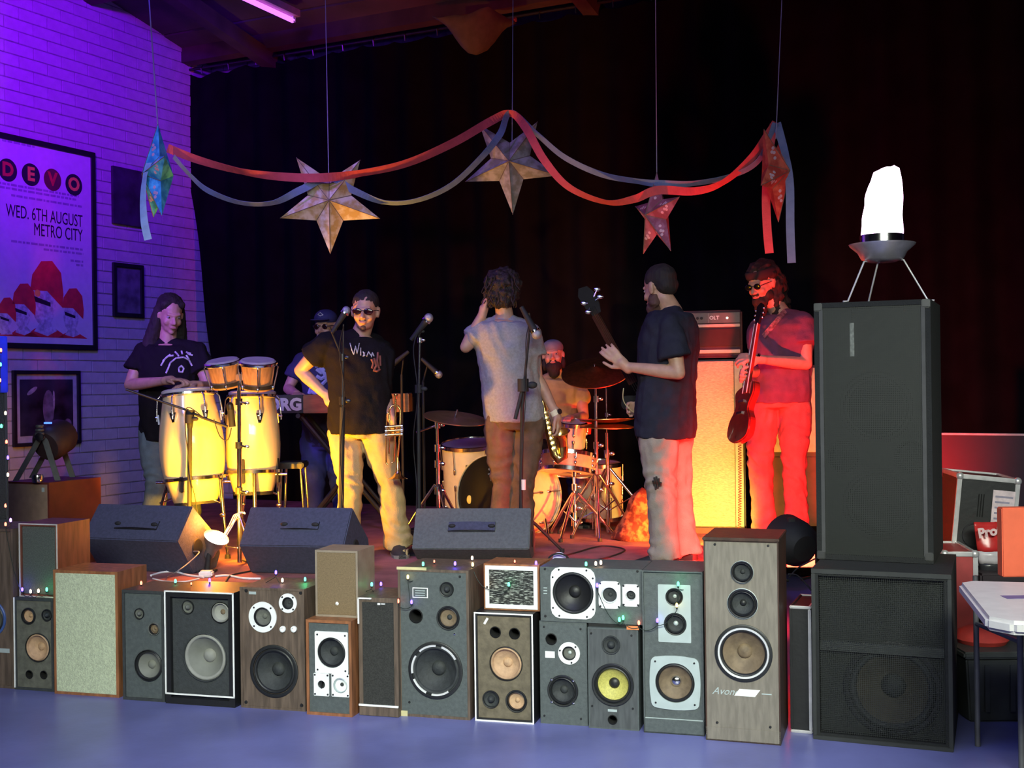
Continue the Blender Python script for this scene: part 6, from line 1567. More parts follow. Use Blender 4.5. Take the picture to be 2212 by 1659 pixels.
# ------------------------------------------------------------------ saxophone
Ysx = 7.74
t = thing('saxophone', 'brass saxophone hanging at the saxophonist\'s right hand', 'saxophone', P(1192, 985, Ysx))
def S(px, py, dy=0): return P(px, py, Ysx + dy)
mb = MB(); mb.tube([S(1172,868), S(1180,905), S(1190,950), S(1199,982), S(1207,992), S(1215,986), S(1214,965)], [.014,.020,.027,.033,.035,.036,.040], 16); mb.build('body_tube', M_BRASS, t, world=True, smooth=60)
mb = MB(); mb.lathe([(.036,0),(.042,.05),(.052,.09),(.066,.105),(.068,.107),(.052,.095),(.040,.05)], S(1214,966), (-.15,-.35,1), 28); mb.build('bell', M_BRASS, t, world=True, smooth=60)
mb = MB(); mb.tube([S(1172,868), S(1165,855), S(1156,856,.02)], [.013,.010,.008], 12); mb.build('neck', M_BRASS, t, world=True, smooth=60)
mb = MB(); mb.tube([S(1157,856,.02), S(1147,860,.03)], [.012,.009], 12); mb.build('mouthpiece', M_RUBBER, t, world=True, smooth=60)
for i in range(8):
    q = i/7; c = S(1180 + 18*q, 892 + 78*q, -.03); mb = MB(); mb.lathe([(.0005,-.004),(.012+.006*q,-.004),(.013+.006*q,.004),(.0005,.006)], c, (0.1,-1,0.1), 16); mb.build('key_cup', M_BRASS, t, world=True, smooth=50)
for dx in (-5, 6):
    mb = MB(); mb.tube([S(1178+dx, 885, -.03), S(1196+dx, 968, -.035)], .003, 6); mb.build('key_rod', M_CHROME, t, world=True)

# ------------------------------------------------------------------ bass guitar
Yg = 6.98
t = thing('bass_guitar', 'bass guitar with upright neck and tuners catching white light', 'guitar', P(1378, 850, Yg))
def G(px, py, dy=0): return P(px, py, Yg + dy)
ax = (G(1282, 676) - G(1362, 818)).normalized(); sdv = ax.cross(Vector((0,1,0))).normalized()
mb = MB(); a = G(1368, 828, .03); b = G(1284, 680)
nn = []
for q, wd in ((0, .029), (1, .021)):
    c = a.lerp(b, q); nn.append([c + sdv*wd + Vector((0,-.008,0)), c - sdv*wd + Vector((0,-.008,0)), c - sdv*wd*.8 + Vector((0,.012,0)), c + sdv*wd*.8 + Vector((0,.012,0))])
mb.rings(nn); mb.build('neck', mat('red_brown_neck', (0.05,0.012,0.008), 0.75, spec=.1), t, world=True, bevel=.003)
hd_ = G(1276, 656)
mb = MB(); poly = [(-.028,-.07),(-.045,-.02),(-.050,.05),(-.030,.10),(.020,.11),(.045,.07),(.040,-.01),(.024,-.07)]
c = hd_ ; vs = [c + sdv*x + ax*y + Vector((0,dy,0)) for dy in (-.008,.008) for x, y in poly]; n = len(poly)
mb.add(vs, [tuple(range(n)), tuple(range(2*n-1, n-1, -1))] + [(i, i+n, (i+1)%n+n, (i+1)%n) for i in range(n)]); hdo = mb.build('headstock', mat('black_lacquer', (0.010,0.008,0.010), 0.6, spec=.12), t, world=True)
for i, (px, py) in enumerate(((1297,641),(1271,674),(1290,625),(1262,655))):
    p = G(px, py, -.012); q = c.lerp(p, .45) + Vector((0,-.012,0)); mb = MB(); mb.tube([q, p], .005, 8); mb.ell(p, (.020,.006,.013)); mb.build('tuner', M_CHROME, t, world=True, smooth=60)
for s_ in (-.012, -.004, .004, .012):
    mb = MB(); mb.tube([c + sdv*s_ - ax*.02 + Vector((0,-.014,0)), G(1390, 865, -.02) + sdv*s_*1.6], .0009, 4); mb.build('string', M_DCHROME, t, world=True)
mb = MB(); bp = [(-.02,.13),(-.10,.17),(-.13,.10),(-.09,.0),(-.14,-.10),(-.12,-.21),(0,-.26),(.13,-.21),(.14,-.10),(.09,0),(.13,.08),(.09,.13),(.02,.10)]; bp = smooth_poly(bp)
c = G(1400, 882, .06); vs = [c + sdv*x + ax*y + Vector((0,dy,0)) for dy in (-.02,.02) for x, y in bp]; n = len(bp)
mb.add(vs, [tuple(range(n)), tuple(range(2*n-1, n-1, -1))] + [(i, i+n, (i+1)%n+n, (i+1)%n) for i in range(n)]); mb.build('body', MATS['black_lacquer'], t, world=True, bevel=.006)
cable('guitar_cable', 'thin cable curling at the bass guitar\'s edge', [G(1347,838,-.04), G(1346,862,-.04), G(1356,880,-.04), G(1372,892,-.02)], .003, mat('amber_cable', (0.5,0.4,0.2), 0.5))

# ------------------------------------------------------------------ guitar of the guitarist
Yq = 7.42
t = thing('electric_guitar', 'dark red electric guitar held steeply by the guitarist', 'guitar', P(1612, 900, Yq))
def Q(px, py, dy=0): return P(px, py, Yq + dy)
a = Q(1612, 850); b = Q(1637, 700, .08); ax = (b-a).normalized(); fr = Vector((-.95,-.28,0)); fr = (fr - ax*fr.dot(ax)).normalized(); sdv = ax.cross(fr).normalized()
mb = MB(); nn = []
for q, wd in ((0, .028), (1, .021)):
    c = a.lerp(b, q); nn.append([c + sdv*wd + fr*.012, c - sdv*wd + fr*.012, c - sdv*wd*.8 - fr*.012, c + sdv*wd*.8 - fr*.012])
mb.rings(nn); mb.build('neck', mat('dark_red_wood', (0.25,0.03,0.02), 0.3), t, world=True, bevel=.003)
mb = MB(); mb.tube([a + sdv*.026 + fr*.013, b + sdv*.020 + fr*.013], .003, 6); mb.build('neck_binding', M_WHITE, t, world=True)
mb = MB(); mb.tube([a - sdv*.027 + fr*.013, b - sdv*.020 + fr*.013], .0025, 6); mb.build('neck_binding', M_WHITE, t, world=True)
def plate(c, poly, th, m, nm, bev=.004):
    mb = MB(); vs = [c + sdv*x + ax*y + fr*dy for dy in (-th, th) for x, y in poly]; n = len(poly)
    mb.add(vs, [tuple(range(n)), tuple(range(2*n-1, n-1, -1))] + [(i, i+n, (i+1)%n+n, (i+1)%n) for i in range(n)]); return mb.build(nm, m, t, world=True, bevel=bev)
plate(b + ax*.07, [(-.022,-.07),(-.035,-.03),(-.040,.05),(0,.07),(.040,.05),(.035,-.03),(.022,-.07)], .008, MATS['black_lacquer'], 'headstock')
plate(Q(1608, 884, .02), smooth_poly([(.03,.15),(.10,.17),(.13,.10),(.09,0),(.14,-.08),(.13,-.18),(0,-.22),(-.13,-.18),(-.14,-.08),(-.09,0),(-.12,.10),(-.06,.14)]), .024, mat('cherry_lacquer', (0.22,0.02,0.015), 0.2, coat=.6), 'body', .008)
mb = MB()
for yy in (-.02, .03): mb.box((-.035,-.008,-.004),(.035,.008,.008), Matrix.Translation(Q(1608,884,.02) + ax*yy*1.5 + fr*.026) @ Matrix((( sdv.x, ax.x, fr.x, 0),(sdv.y, ax.y, fr.y, 0),(sdv.z, ax.z, fr.z, 0),(0,0,0,1))))
mb.build('pickups', M_CHROME, t, world=True)
for sy in (-1, 1):
    for k_ in range(3):
        mb = MB(); p = b + ax*(.035+.03*k_) + sdv*(.052*sy); mb.ell(p, (.010,.006,.008)); mb.tube([p, p - sdv*.02*sy], .003, 6); mb.build('tuner', M_CHROME, t, world=True, smooth=60)
# strap across the chest
mb = MB(); tee = kid(GT, 't_shirt'); pts = []
mi = MW[tee].inverted(); cl = mi @ Vector((0,0,CAMH)); rg = []
for q in range(22):
    s_ = q/21; px = 1712 - 62*s_; py = 655 + 72*s_
    r_ = []
    for off in (-4.5, 4.5):
        d_ = (mi @ P(px + off*.7, py + off*.9, 7)) - cl
        hit, loc, nrm, _ = tee.ray_cast(cl, d_.normalized())
        if hit: r_.append(MW[tee] @ (loc + nrm*.006))
    if len(r_) == 2: rg.append([r_[0], r_[1], r_[1]+Vector((0,-.004,0)), r_[0]+Vector((0,-.004,0))])
if len(rg) > 2: mb.rings(rg); mb.build('strap', mat('patterned_strap', (0.32,0.12,0.13), 0.8, var=0.5, scale=60), t, world=True)

# ------------------------------------------------------------------ amplifiers
M_AMPC = mat('cream_amp_weave', (0.66, 0.52, 0.34), 0.8, var=0.28, scale=55, stretch=(1, 1, 9), bump=0.5, bscale=120)
def box_thing(name, label, cat, xl, xr, ybz, Y, ytop, depth, theta, z0=ZS):
    th = ang(theta); d = Vector((math.cos(th), -math.sin(th), 0)); nb = Vector((math.sin(th), math.cos(th), 0))
    B_ = PZ(xl, z0, Y); lo, hi = .02, 3
    for _ in range(40):
        m_ = (lo+hi)/2
        if proj(B_ + d*m_)[0] < xr: lo = m_
        else: hi = m_
    h = PP(xl, ytop, B_, nb).z - z0
    return thing(name, label, cat, B_, -th), lo, h, B_, d, nb
t, w, h, B_, d_, nb_ = box_thing('guitar_cabinet', 'tall cream-clothed guitar cabinet glowing yellow between bassist and guitarist', 'amplifier', 1470, 1612, 0, 8.35, 778, .36, 12)
AMPT, AMPH = t, h
mb = MB(); mb.box((0, .0, .04), (w, .36, h)); mb.build('cabinet', M_BLACK, t, bevel=.01)
mb = MB(); mb.box((.012, -.012, .05), (w-.07, .0, h-.012)); mb.build('grille_cloth', M_AMPC, t, bevel=.003)
mb = MB(); mb.box((w-.066, -.010, .05), (w-.012, .0, h-.012)); mb.build('side_piping', mat('cream_piping', (0.60,0.48,0.36), 0.7), t, bevel=.003)
mb = MB(); mb.box((.0, -.006, .0), (w, .36, .04)); mb.build('base_rail', mat('red_rail', (0.18,0.05,0.04), 0.6), t)
for xx in (.03, w-.05):
    mb = MB(); mb.tube([(xx, .10, .0005), (xx, .10, .03)], .02, 10); mb.build('castor', M_RUBBER, t)
hh = h
t2 = thing('amplifier_head', 'black amplifier head with silver trim on top of the cream cabinet', 'amplifier', B_ + Vector((0,0,hh)) + d_*.02, -ang(12))
k2 = 8.35/FPX; w2 = w-.03; H2 = (778-672)*k2
mb = MB(); mb.box((0, .02, .012), (w2, .28, H2)); mb.build('case', mat('maroon_tolex', (0.07,0.02,0.022), 0.6, bump=.3, bscale=200), t2, bevel=.012)
for z0_, z1_, m_, nm in ((H2*.13, H2*.20, mat('cream_trim', (0.70,0.50,0.38), 0.5), 'trim_strip'), (H2*.66, H2*.72, MATS['cream_trim'], 'trim_strip'), (H2*.27, H2*.62, mat('dark_head_grille', (0.05,0.015,0.015), 0.8), 'grille_cloth'), (H2*.74, H2*.95, mat('control_panel', (0.10,0.05,0.05), 0.4), 'control_panel')):
    mb = MB(); mb.box((.015, .010, z0_), (w2-.015, .021, z1_)); mb.build(nm, m_, t2, bevel=.002)
text('lettering', 'OLT', .035, w2*.55, .009, H2*.845, M_SILVER, t2, bold=.001)
mb = MB(); mb.ell((w2*.76, .008, H2*.84), (.008,.006,.008)); mb.build('pilot_lamp', mat('pilot_glow', (1,.9,.7), .4, emit=(1,.85,.6), estr=3), t2, smooth=180)
for i in range(5):
    mb = MB(); mb.lathe([(.0005,.010),(.009,.010),(.010,0)], (w2*(.08+.065*i), .010, H2*.845), (0,-1,0), 12); mb.build('control_knob', M_RUBBER, t2, smooth=50)
mb = MB(); mb.box((w2*.45, .008, H2*.75), (w2*.452, .010, H2*.94)); mb.build('panel_divider', M_SILVER, t2)
# coiled cable in front of the cabinet
mb = MB(); pts = []
for i in range(520):
    q = i/519; py = 918 + (1146-918)*q; px = 1597 + 1.5*math.sin(q*3) ; c = P(px, py, 8.05); a_ = i*2*math.pi/12.5
    pts.append(c + Vector((math.cos(a_)*.010, math.sin(a_)*.010, 0)))
mb.tube(pts, .0028, 5); tag(mb.build('coiled_cable', mat('coil_cable', (0.16,0.05,0.03), .5)), 'coiled guitar cable hanging in front of the cream cabinet', 'cable')
t, w, h, B2_, d2_, nb2_ = box_thing('guitar_cabinet', 'cream-fronted cabinet half hidden behind the guitarist', 'amplifier', 1655, 1775, 0, 8.55, 790, .36, 12)
mb = MB(); mb.box((0, 0, .02), (w, .34, h)); mb.build('cabinet', mat('brown_tolex', (0.09,0.05,0.045), .7), t, bevel=.01)
mb = MB(); mb.box((.02, -.010, h*.47), (w-.02, 0, h-.02)); mb.build('grille_cloth', mat('peach_amp_cloth', (0.62,0.46,0.38), .8), t, bevel=.003)
mb = MB(); mb.box((.02, -.008, .04), (w-.02, 0, h*.44)); mb.build('lower_panel', mat('dark_lower_panel', (0.10,0.04,0.04), .7), t, bevel=.003)

# ------------------------------------------------------------------ red cloth heap and floor things near the kit
mb = MB(); rings = []
for j in range(12):
    q = j/11; rg = []
    for i in range(26):
        a_ = 2*math.pi*i/26; r_ = (.16*(1-q)**.7 + .015) * (1 + .35*noise.noise(Vector((math.cos(a_)*1.6, math.sin(a_)*1.6, q*3))))
        rg.append(Vector((r_*math.cos(a_), r_*.7*math.sin(a_), .34*q + .02*noise.noise(Vector((a_, q*5, 3))))))
    rings.append(rg)
mb.rings(rings)
p = PZ(1382, ZS+.001, 8.05)
for i, v in enumerate(mb.v): mb.v[i] = v + p + Vector((.06*v.z, 0, 0))
tag(mb.build('cloth_bag', mat('red_patterned_cloth', (0.30,0.04,0.03), .85, var=.6, scale=22, col2=(0.45,0.14,0.06), contrast=(.45,.62)), smooth=180), 'patterned cloth bag slumped beside the hi-hat stand', 'bag')
random.seed(5)
rt_ = [o for o in bpy.data.objects if o.name == 'cloth_bag']
# stage cables
def floor_cable(label, pxs, m=M_RUBBER, r=.005, z=ZS+.006): return cable('stage_cable', label, [PZ(x, z, y) for x, y in pxs], r, m)
floor_cable('black cable snaking across the stage below the bass drum stands', [(1150, 6.75), (1200, 6.95), (1290, 7.1), (1350, 7.5), (1300, 7.7), (1240, 7.4), (1200, 7.2)])
floor_cable('dark cable coiled round the bassist\'s feet', [(1380, 6.6), (1420, 6.55), (1500, 6.6), (1525, 6.8), (1490, 7.1), (1440, 7.15), (1400, 6.9), (1390, 6.65)])
floor_cable('black cable running between the left and middle wedges', [(380, 6.3), (430, 6.45), (480, 6.40), (500, 6.7), (560, 6.95), (520, 7.3)])
mb = MB(); pts = [P(1180 + 12*math.cos(a_)*3.0, 0, 6.5) for a_ in (0,)]
cable('stage_cable', 'black cable arching up beside the blue bulb right of the wedge', [PZ(1170, ZS+.01, 6.5), P(1185, 1206, 6.5), P(1205, 1196, 6.5), P(1224, 1202, 6.5), P(1230, 1216, 6.5), PZ(1236, ZS+.01, 6.5)], .005)
mb = MB(); c = P(1208, 1207, 6.55); mb.lathe([(.0005,-.004),(.034,-.004),(.036,.010),(.0005,.012)], c, (0,-1,.15), 20); rl = thing('roll_of_tape', 'small violet-lit disc standing on the stage edge', 'disc', Vector((c.x, c.y, ZS)))
mb.build('disc', mat('violet_disc', (0.55,0.5,0.8), .4), rl, world=True, smooth=40); mb = MB(); mb.tube([c + Vector((0,.01,-.02)), Vector((c.x, c.y+.03, ZS))], .012, 8); mb.build('foot', M_RUBBER, rl, world=True)

# ------------------------------------------------------------------ clamp lamp with white power lead
t = thing('clamp_lamp', 'glowing reflector clamp lamp on the stage edge beside the left wedge', 'lamp', PZ(448, ZS, 6.86))
ld = Vector((.42, -.30, .85)).normalized()
mb = MB(); mb.lathe([(.022,-.10),(.030,-.09),(.034,-.04),(.060,.0),(.072,.035),(.074,.037),(.066,.03),(.040,-.01),(.0005,-.02)], LAMP, ld, 32); mb.build('reflector', mat('spun_reflector', (0.55,0.55,0.55), .3, .8), t, world=True, smooth=50)
mb = MB(); mb.ell(LAMP + ld*.030, (.050,.050,.040)); mb.build('bulb', mat('hot_bulb', (1,.95,.85), .4, emit=(1.0,.86,.62), estr=14), t, world=True, smooth=180)
b = PZ(448, ZS, 6.86)
mb = MB(); mb.tube([LAMP - ld*.09, P(452, 1195, 6.86), Vector((b.x, b.y, ZS+.01))], [.020,.014,.018], 10); mb.build('lamp_stem', M_RUBBER, t, world=True, smooth=50)
mb = MB(); mb.box((b.x-.05, b.y-.04, ZS+.001), (b.x+.05, b.y+.04, ZS+.014)); mb.build('foot_plate', M_RUBBER, t, world=True, bevel=.004)
M_WC = mat('white_flex', (0.85,0.85,0.88), .5)
zc_ = ZS + .012
tp = thing('power_lead', 'white mains lead with plug block lying along the stage front', 'cable', PZ(450, ZS, 6.22))
def lead(pts, r):
    mb = MB(); P2 = []
    pts = [Vector(p) for p in pts]
    for i in range(len(pts)-1):
        p0 = pts[max(i-1,0)]; p1 = pts[i]; p2 = pts[i+1]; p3 = pts[min(i+2, len(pts)-1)]
        for k in range(6):
            q = k/6; P2.append(0.5*((2*p1) + (p2-p0)*q + (2*p0-5*p1+4*p2-p3)*q*q + (3*p1-p0-3*p2+p3)*q*q*q))
    P2.append(pts[-1]); mb.tube(P2, r, 8); return mb
def onst(px, py, dz=.006): return PF(px, py, ZS + dz)
lead([onst(326,1243), onst(352,1236), onst(378,1235), onst(405,1242), onst(440,1247)], .006).build('flex', M_WC, tp, world=True, smooth=60)
lead([onst(330,1250), onst(360,1256), onst(400,1256), onst(430,1250)], .004).build('flex', M_WC, tp, world=True, smooth=60)
lead([onst(465,1245), onst(490,1243), onst(525,1249), onst(563,1250)], .006).build('flex', M_WC, tp, world=True, smooth=60)
c = onst(447, 1246, .0); mb = MB(); mb.box(c + Vector((-.04,-.03,.001)), c + Vector((.035,.03,.035))); mb.build('plug_block', M_WC, tp, world=True, bevel=.008)
# thin jack lead from the left wedge
cable('jack_lead', 'thin grey lead drooping from the side of the left wedge to the floor', [P(418,1191,6.7), P(430,1194,6.62), P(405,1218,6.45), P(380,1236,6.3), onst(362,1246)], .0035, mat('grey_flex', (0.35,0.33,0.35), .5))
# chrome kettle-like fitting and cable bundle right of clamp lamp
mb = MB()
for dx in (0, 4, 8): mb.tube([P(478+dx, 1164, 6.75), P(495+dx, 1135, 6.85), P(506+dx, 1112, 6.95), P(520+dx, 1106, 7.0), P(530, 1110, 7.0)], .003, 5)
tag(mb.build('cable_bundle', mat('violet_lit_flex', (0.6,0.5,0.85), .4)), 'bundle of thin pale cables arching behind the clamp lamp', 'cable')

# ------------------------------------------------------------------ red floor can beside the PA
Yp = 6.30
c = P(1716, 1172, Yp)
t = thing('par_can', 'round black floor can seen from behind, left of the PA stack', 'stage light', Vector((c.x, c.y, ZS)))
ax_ = Vector((-.35, .90, .22)).normalized(); r_ = 51*Yp/FPX
mb = MB(); mb.lathe([(.0005,-.10),(r_*.55,-.095),(r_*.92,-.05),(r_,.0),(r_,.10),(r_*.95,.10),(r_*.9,.04),(.0005,.03)], c, ax_, 36); mb.build('lamp_can', M_RUBBER, t, world=True, smooth=40)
mb = MB(); mb.lathe([(.0005,.034),(r_*.88,.034),(.0005,.036)], c, ax_, 28); mb.build('lens', mat('red_lens', (0.8,.03,.02), .3, emit=(1,.04,.02), estr=4), t, world=True)
for s_ in (-1, 1):
    sd_ = ax_.cross(Vector((0,0,1))).normalized()*s_*(r_+.012)
    mb = MB(); mb.tube([c + sd_, Vector((c.x+sd_.x, c.y+sd_.y, ZS+.02)), Vector((c.x+sd_.x*.3, c.y+sd_.y*.3, ZS+.006))], .008, 8); mb.build('yoke', M_RUBBER, t, world=True)
mb = MB(); q = P(1709, 1124, Yp-.02); mb.box(q - Vector((.018,.02,.02)), q + Vector((.018,.02,.014))); mb.build('hanging_clamp', M_RUBBER, t, world=True, bevel=.003)
mb = MB(); mb.add([P(1674,1153,Yp), P(1690,1138,Yp), P(1704,1132,Yp), P(1706,1146,Yp), P(1690,1152,Yp)] + [P(1674,1153,Yp+.04), P(1690,1138,Yp+.04), P(1704,1132,Yp+.04), P(1706,1146,Yp+.04), P(1690,1152,Yp+.04)], [(0,1,2,3,4),(9,8,7,6,5)] + [(i,(i+1)%5,(i+1)%5+5,i+5) for i in range(5)]); mb.build('barn_door', mat('violet_sheen_metal', (0.15,0.10,0.25), .35), t, world=True)
cable('lamp_cable', 'dark flex crossing in front of the yellow box beside the PA', [P(1705,1247,6.0), P(1722,1228,6.05), P(1745,1215,6.05), P(1765,1205,6.05)], .004)
cable('lamp_cable', 'two-strand lead curling below the round black can', [P(1702,1240,6.02), P(1722,1243,6.0), P(1742,1262,5.98), P(1752,1275,5.95)], .004)
# small cream box behind it
a = PZ(1700, ZS, 6.75)
mb = MB(); mb.box((a.x, a.y, ZS+.001), (a.x+.17, a.y+.1, ZS+.115)); tag(mb.build('cardboard_box', mat('cream_card', (0.70,0.52,0.28), .7), bevel=.004), 'small cream box glowing yellow in the gap left of the PA', 'box')

# ------------------------------------------------------------------ things in the gap and right of the PA
M_ALU = mat('aluminium_edge', (0.66,0.64,0.64), .35, .5)
def case(label, xl, xr, yb, yt, depth, theta, z0=0.0, Y=None, tiltx=0.0, name='flight_case', panel=M_BLACK, edge=.018, cat='case', onlyright=False):
    th = ang(theta); d = Vector((math.cos(th), -math.sin(th), 0)); nb = Vector((math.sin(th), math.cos(th), 0))
    B_ = PF(xl, yb, z0) if Y is None else PZ(xl, z0, Y); lo, hi = .02, 3
    for _ in range(40):
        m_ = (lo+hi)/2
        if proj(B_ + d*m_)[0] < xr: lo = m_
        else: hi = m_
    w = lo; h = PP(xl, yt, B_, nb).z - z0
    M = Matrix.Translation(B_) @ Matrix.Rotation(-th, 4, 'Z') @ Matrix.Rotation(tiltx, 4, 'Y')
    t = thing(name, label, cat, M=M)
    mb = MB(); mb.box((edge*.4, edge*.4, edge*.4), (w-edge*.4, depth-edge*.4, h-edge*.4)); mb.build('panel', panel, t)
    e = edge
    for (a, b) in (((0,0,0),(w,e,e)),((0,0,h-e),(w,e,h)),((0,0,e),(e,e,h-e)),((w-e,0,e),(w,e,h-e)),((0,depth-e,0),(w,depth,e)),((0,depth-e,h-e),(w,depth,h)),((0,e,0),(e,depth-e,e)),((w-e,e,0),(w,depth-e,e)),((0,e,h-e),(e,depth-e,h)),((w-e,e,h-e),(w,depth-e,h))):
        mb = MB(); mb.box(a, b); mb.build('edge_trim', M_ALU if not (onlyright and a[0] == 0 and b[0] < w*.6) else M_BLACK, t, bevel=.003)
    for x in (0, w):
        for z in (0, h):
            if onlyright: continue
            mb = MB(); mb.ell((x + (.012 if x == 0 else -.012), .010, z + (.012 if z == 0 else -.012)), (.020,.016,.020)); mb.build('ball_corner', M_ALU, t, smooth=180)
    return t, w, h
case('black flight case with bright aluminium edge in the gap left of the subwoofer', 1708, 1755, 1582, 1308, .30, 22, onlyright=True, edge=.013)
# partition
th = ang(18); 
a = PZ(2035, 0, 7.6); b = PZ(2330, 0, 7.2); zt_ = P(2100, 940, 7.5).z
t = thing('low_partition', 'dark low partition with pale top rail behind the equipment on the right', 'partition', a, math.atan2((b-a).y, (b-a).x))
Lw = (b-a).length
mb = MB(); mb.box((0,0,0),(Lw,.04,zt_)); mb.build('board', mat('indigo_board', (0.012,0.009,0.022), .5), t)
mb = MB(); mb.box((0,-.008,zt_),(Lw,.05,zt_+.012)); mb.build('top_rail', M_ALU, t)
# tilted case with paper label
t, w, h = case('large tilted black flight case with paper label at the far right', 2052, 2188, 0, 1022, .40, 8, z0=.58, Y=5.95, tiltx=.10, edge=.022)
mb = MB(); mb.box((w*.58, -.002, h*.45), (w*.93, .003, h*.86)); pl_ = mb.build('paper_label', mat('pink_lit_paper', (0.75,0.60,0.62), .6, var=.15, scale=30), t)
for k_ in range(5): 
    mb = MB(); mb.box((w*(.62), -.003, h*(.78-.06*k_)), (w*(.90-.05*(k_%3)), -.0022, h*(.80-.06*k_))); mb.build('label_print', M_INKG, t)
for k_ in range(3):
    mb = MB(); mb.box((w*(.36+.04*k_), .0055, h*.55), (w*(.375+.04*k_), .0085, h*.80)); mb.build('vent_slot', M_HOLE, t)
mb = MB(); mb.lathe([(.055,0),(.062,0),(.062,.006),(.055,.006),(.055,0)], (w*.36, .006, h*.35), (0,-1,0), 28); mb.build('round_port', M_DCHROME, t)
t, w, h = case('metal-edged case with red side standing low behind the table', 2040, 2117, 0, 1192, .40, 8, z0=0.0, Y=5.6, edge=.022, panel=mat('red_panel', (0.35,0.04,0.04), .6))
tt_ = thing('equipment_trolley', 'dark trunk under the tilted flight case at the far right', 'trunk', PZ(2150, 0, 5.9))
q = PZ(2122, 0, 5.68); mb = MB(); mb.box((q.x, q.y, .0), (q.x+.62, q.y+.68, .575)); mb.build('trunk', mat('dark_trunk', (0.03,0.02,0.025), .6), tt_, world=True, bevel=.01)
# folding table
zt_ = .74
A1 = PF(2067, 1253, zt_); A2 = PF(2131, 1334, zt_); 
v1 = (A2 - A1); near = PF(2155, 1343, zt_); side = Vector((v1.y, -v1.x, 0)).normalized(); 
if side.x < 0: side = -side
L1 = v1.length + .05; vd = v1.normalized()
c0 = A1; W = 1.30
cor = [c0 + side*.0 , c0 + vd*(L1-.06), c0 + vd*L1 + side*.06, c0 + vd*L1 + side*W, c0 + side*W, c0 + side*.0]
cor = [c0 + side*.05, c0 + vd*.05, c0 + vd*(L1-.07), c0 + vd*L1 + side*.07, c0 + vd*L1 + side*W, c0 + side*W]
t = thing('folding_table', 'white plastic folding table cut by the right frame edge', 'table', Vector((c0.x+.4, c0.y-.4, 0)))
mb = MB(); n = len(cor)
vs = [Vector((p.x, p.y, zt_)) for p in cor] + [Vector((p.x, p.y, zt_-.045)) for p in cor]
mb.add(vs, [tuple(range(n)), tuple(range(2*n-1,n-1,-1))] + [(i, i+n, (i+1)%n+n, (i+1)%n) for i in range(n)]); mb.build('table_top', mat('white_table_plastic', (0.62,0.60,0.60), .45, var=.05, bump=.08, bscale=200), t, world=True, bevel=.012)
hx = PF(2212, 1290, zt_); mb = MB(); mb.box((hx.x-.07, hx.y-.03, zt_+.0005), (hx.x+.05, hx.y+.03, zt_+.0015)); mb.build('recess_shade_patch', mat('recess_shade', (0.16,0.13,0.30), .6), t, world=True)  # flat patch on the top, shade of a recess put into its colour
for p in (PF(2112, 1612, 0), PF(2207, 1672, 0), PF(2112, 1612, 0) + side*.85, PF(2207, 1672, 0) + side*.85):
     mb = MB(); mb.tube([Vector((p.x, p.y, 0.001)), Vector((p.x, p.y, zt_-.045))], .011, 10); mb.build('leg', mat('grey_powder_steel', (0.14,0.14,0.14), .5, .3), t, world=True, smooth=60)
p1 = PF(2112, 1612, 0); p2 = PF(2207, 1672, 0)
for ds in (0, .85):
    mb = MB(); mb.tube([Vector((p1.x, p1.y, .50)) + side*ds, Vector((p2.x, p2.y, .50)) + side*ds], .010, 8); mb.build('cross_bar', MATS['grey_powder_steel'], t, world=True)
# things on / under the table
p = PF(2166, 1247, zt_+.001)
mb = MB(); mb.box((p.x, p.y, zt_+.001), (p.x+.35, p.y+.05, P(2170,1097,p.y).z)); tag(mb.build('orange_folder', mat('orange_board', (0.72,0.12,0.05), .6, var=.05), bevel=.004), 'upright orange board box on the back of the white table', 'box')
t = thing('snack_bag', 'crumpled red and white printed bag standing on the trunk behind the orange box', 'bag', PZ(2140, .576, 5.80))
Yz = 5.80
rings = []
for j in range(14):
    q = j/13; py = 1242.5 + (1128-1242.5)*q; rg = []
    xl_ = 2118 - 12*q; xr_ = 2166 + 14*q
    for i in range(24):
        a_ = 2*math.pi*i/24; cc = P((xl_+xr_)/2 + 3*math.cos(a_*3)*q, py, Yz); hw = (xr_-xl_)/2*Yz/FPX; dp = .035*math.sin(math.pi*min(q*1.0+.12, 1)) + .002
        rg.append(cc + Vector((hw*math.cos(a_), dp*math.sin(a_), .006*noise.noise(Vector((a_*2, q*6, 0))))) + Vector((0, .006*noise.noise(Vector((a_*3, q*9, 4))), 0)))
    rings.append(rg)
mb = MB(); mb.rings(rings[6:]); mb.build('printed_top', mat('red_foil', (0.55,0.03,0.03), .25), t, world=True, smooth=180)
mb = MB(); mb.rings(rings[3:7]); mb.build('pale_band', mat('pale_foil', (0.6,0.55,0.58), .25), t, world=True, smooth=180)
mb = MB(); mb.rings(rings[:4]); mb.build('dark_base', mat('dark_foil', (0.03,0.03,0.035), .3), t, world=True, smooth=180)
kc = MW[t].inverted() @ P(2143, 1148, Yz-.052)
text('lettering', 'ProC', .062, kc.x, kc.y, kc.z, mat('pale_lettering', (0.8,0.55,0.55), .5), t, bold=.003, rot=.18)
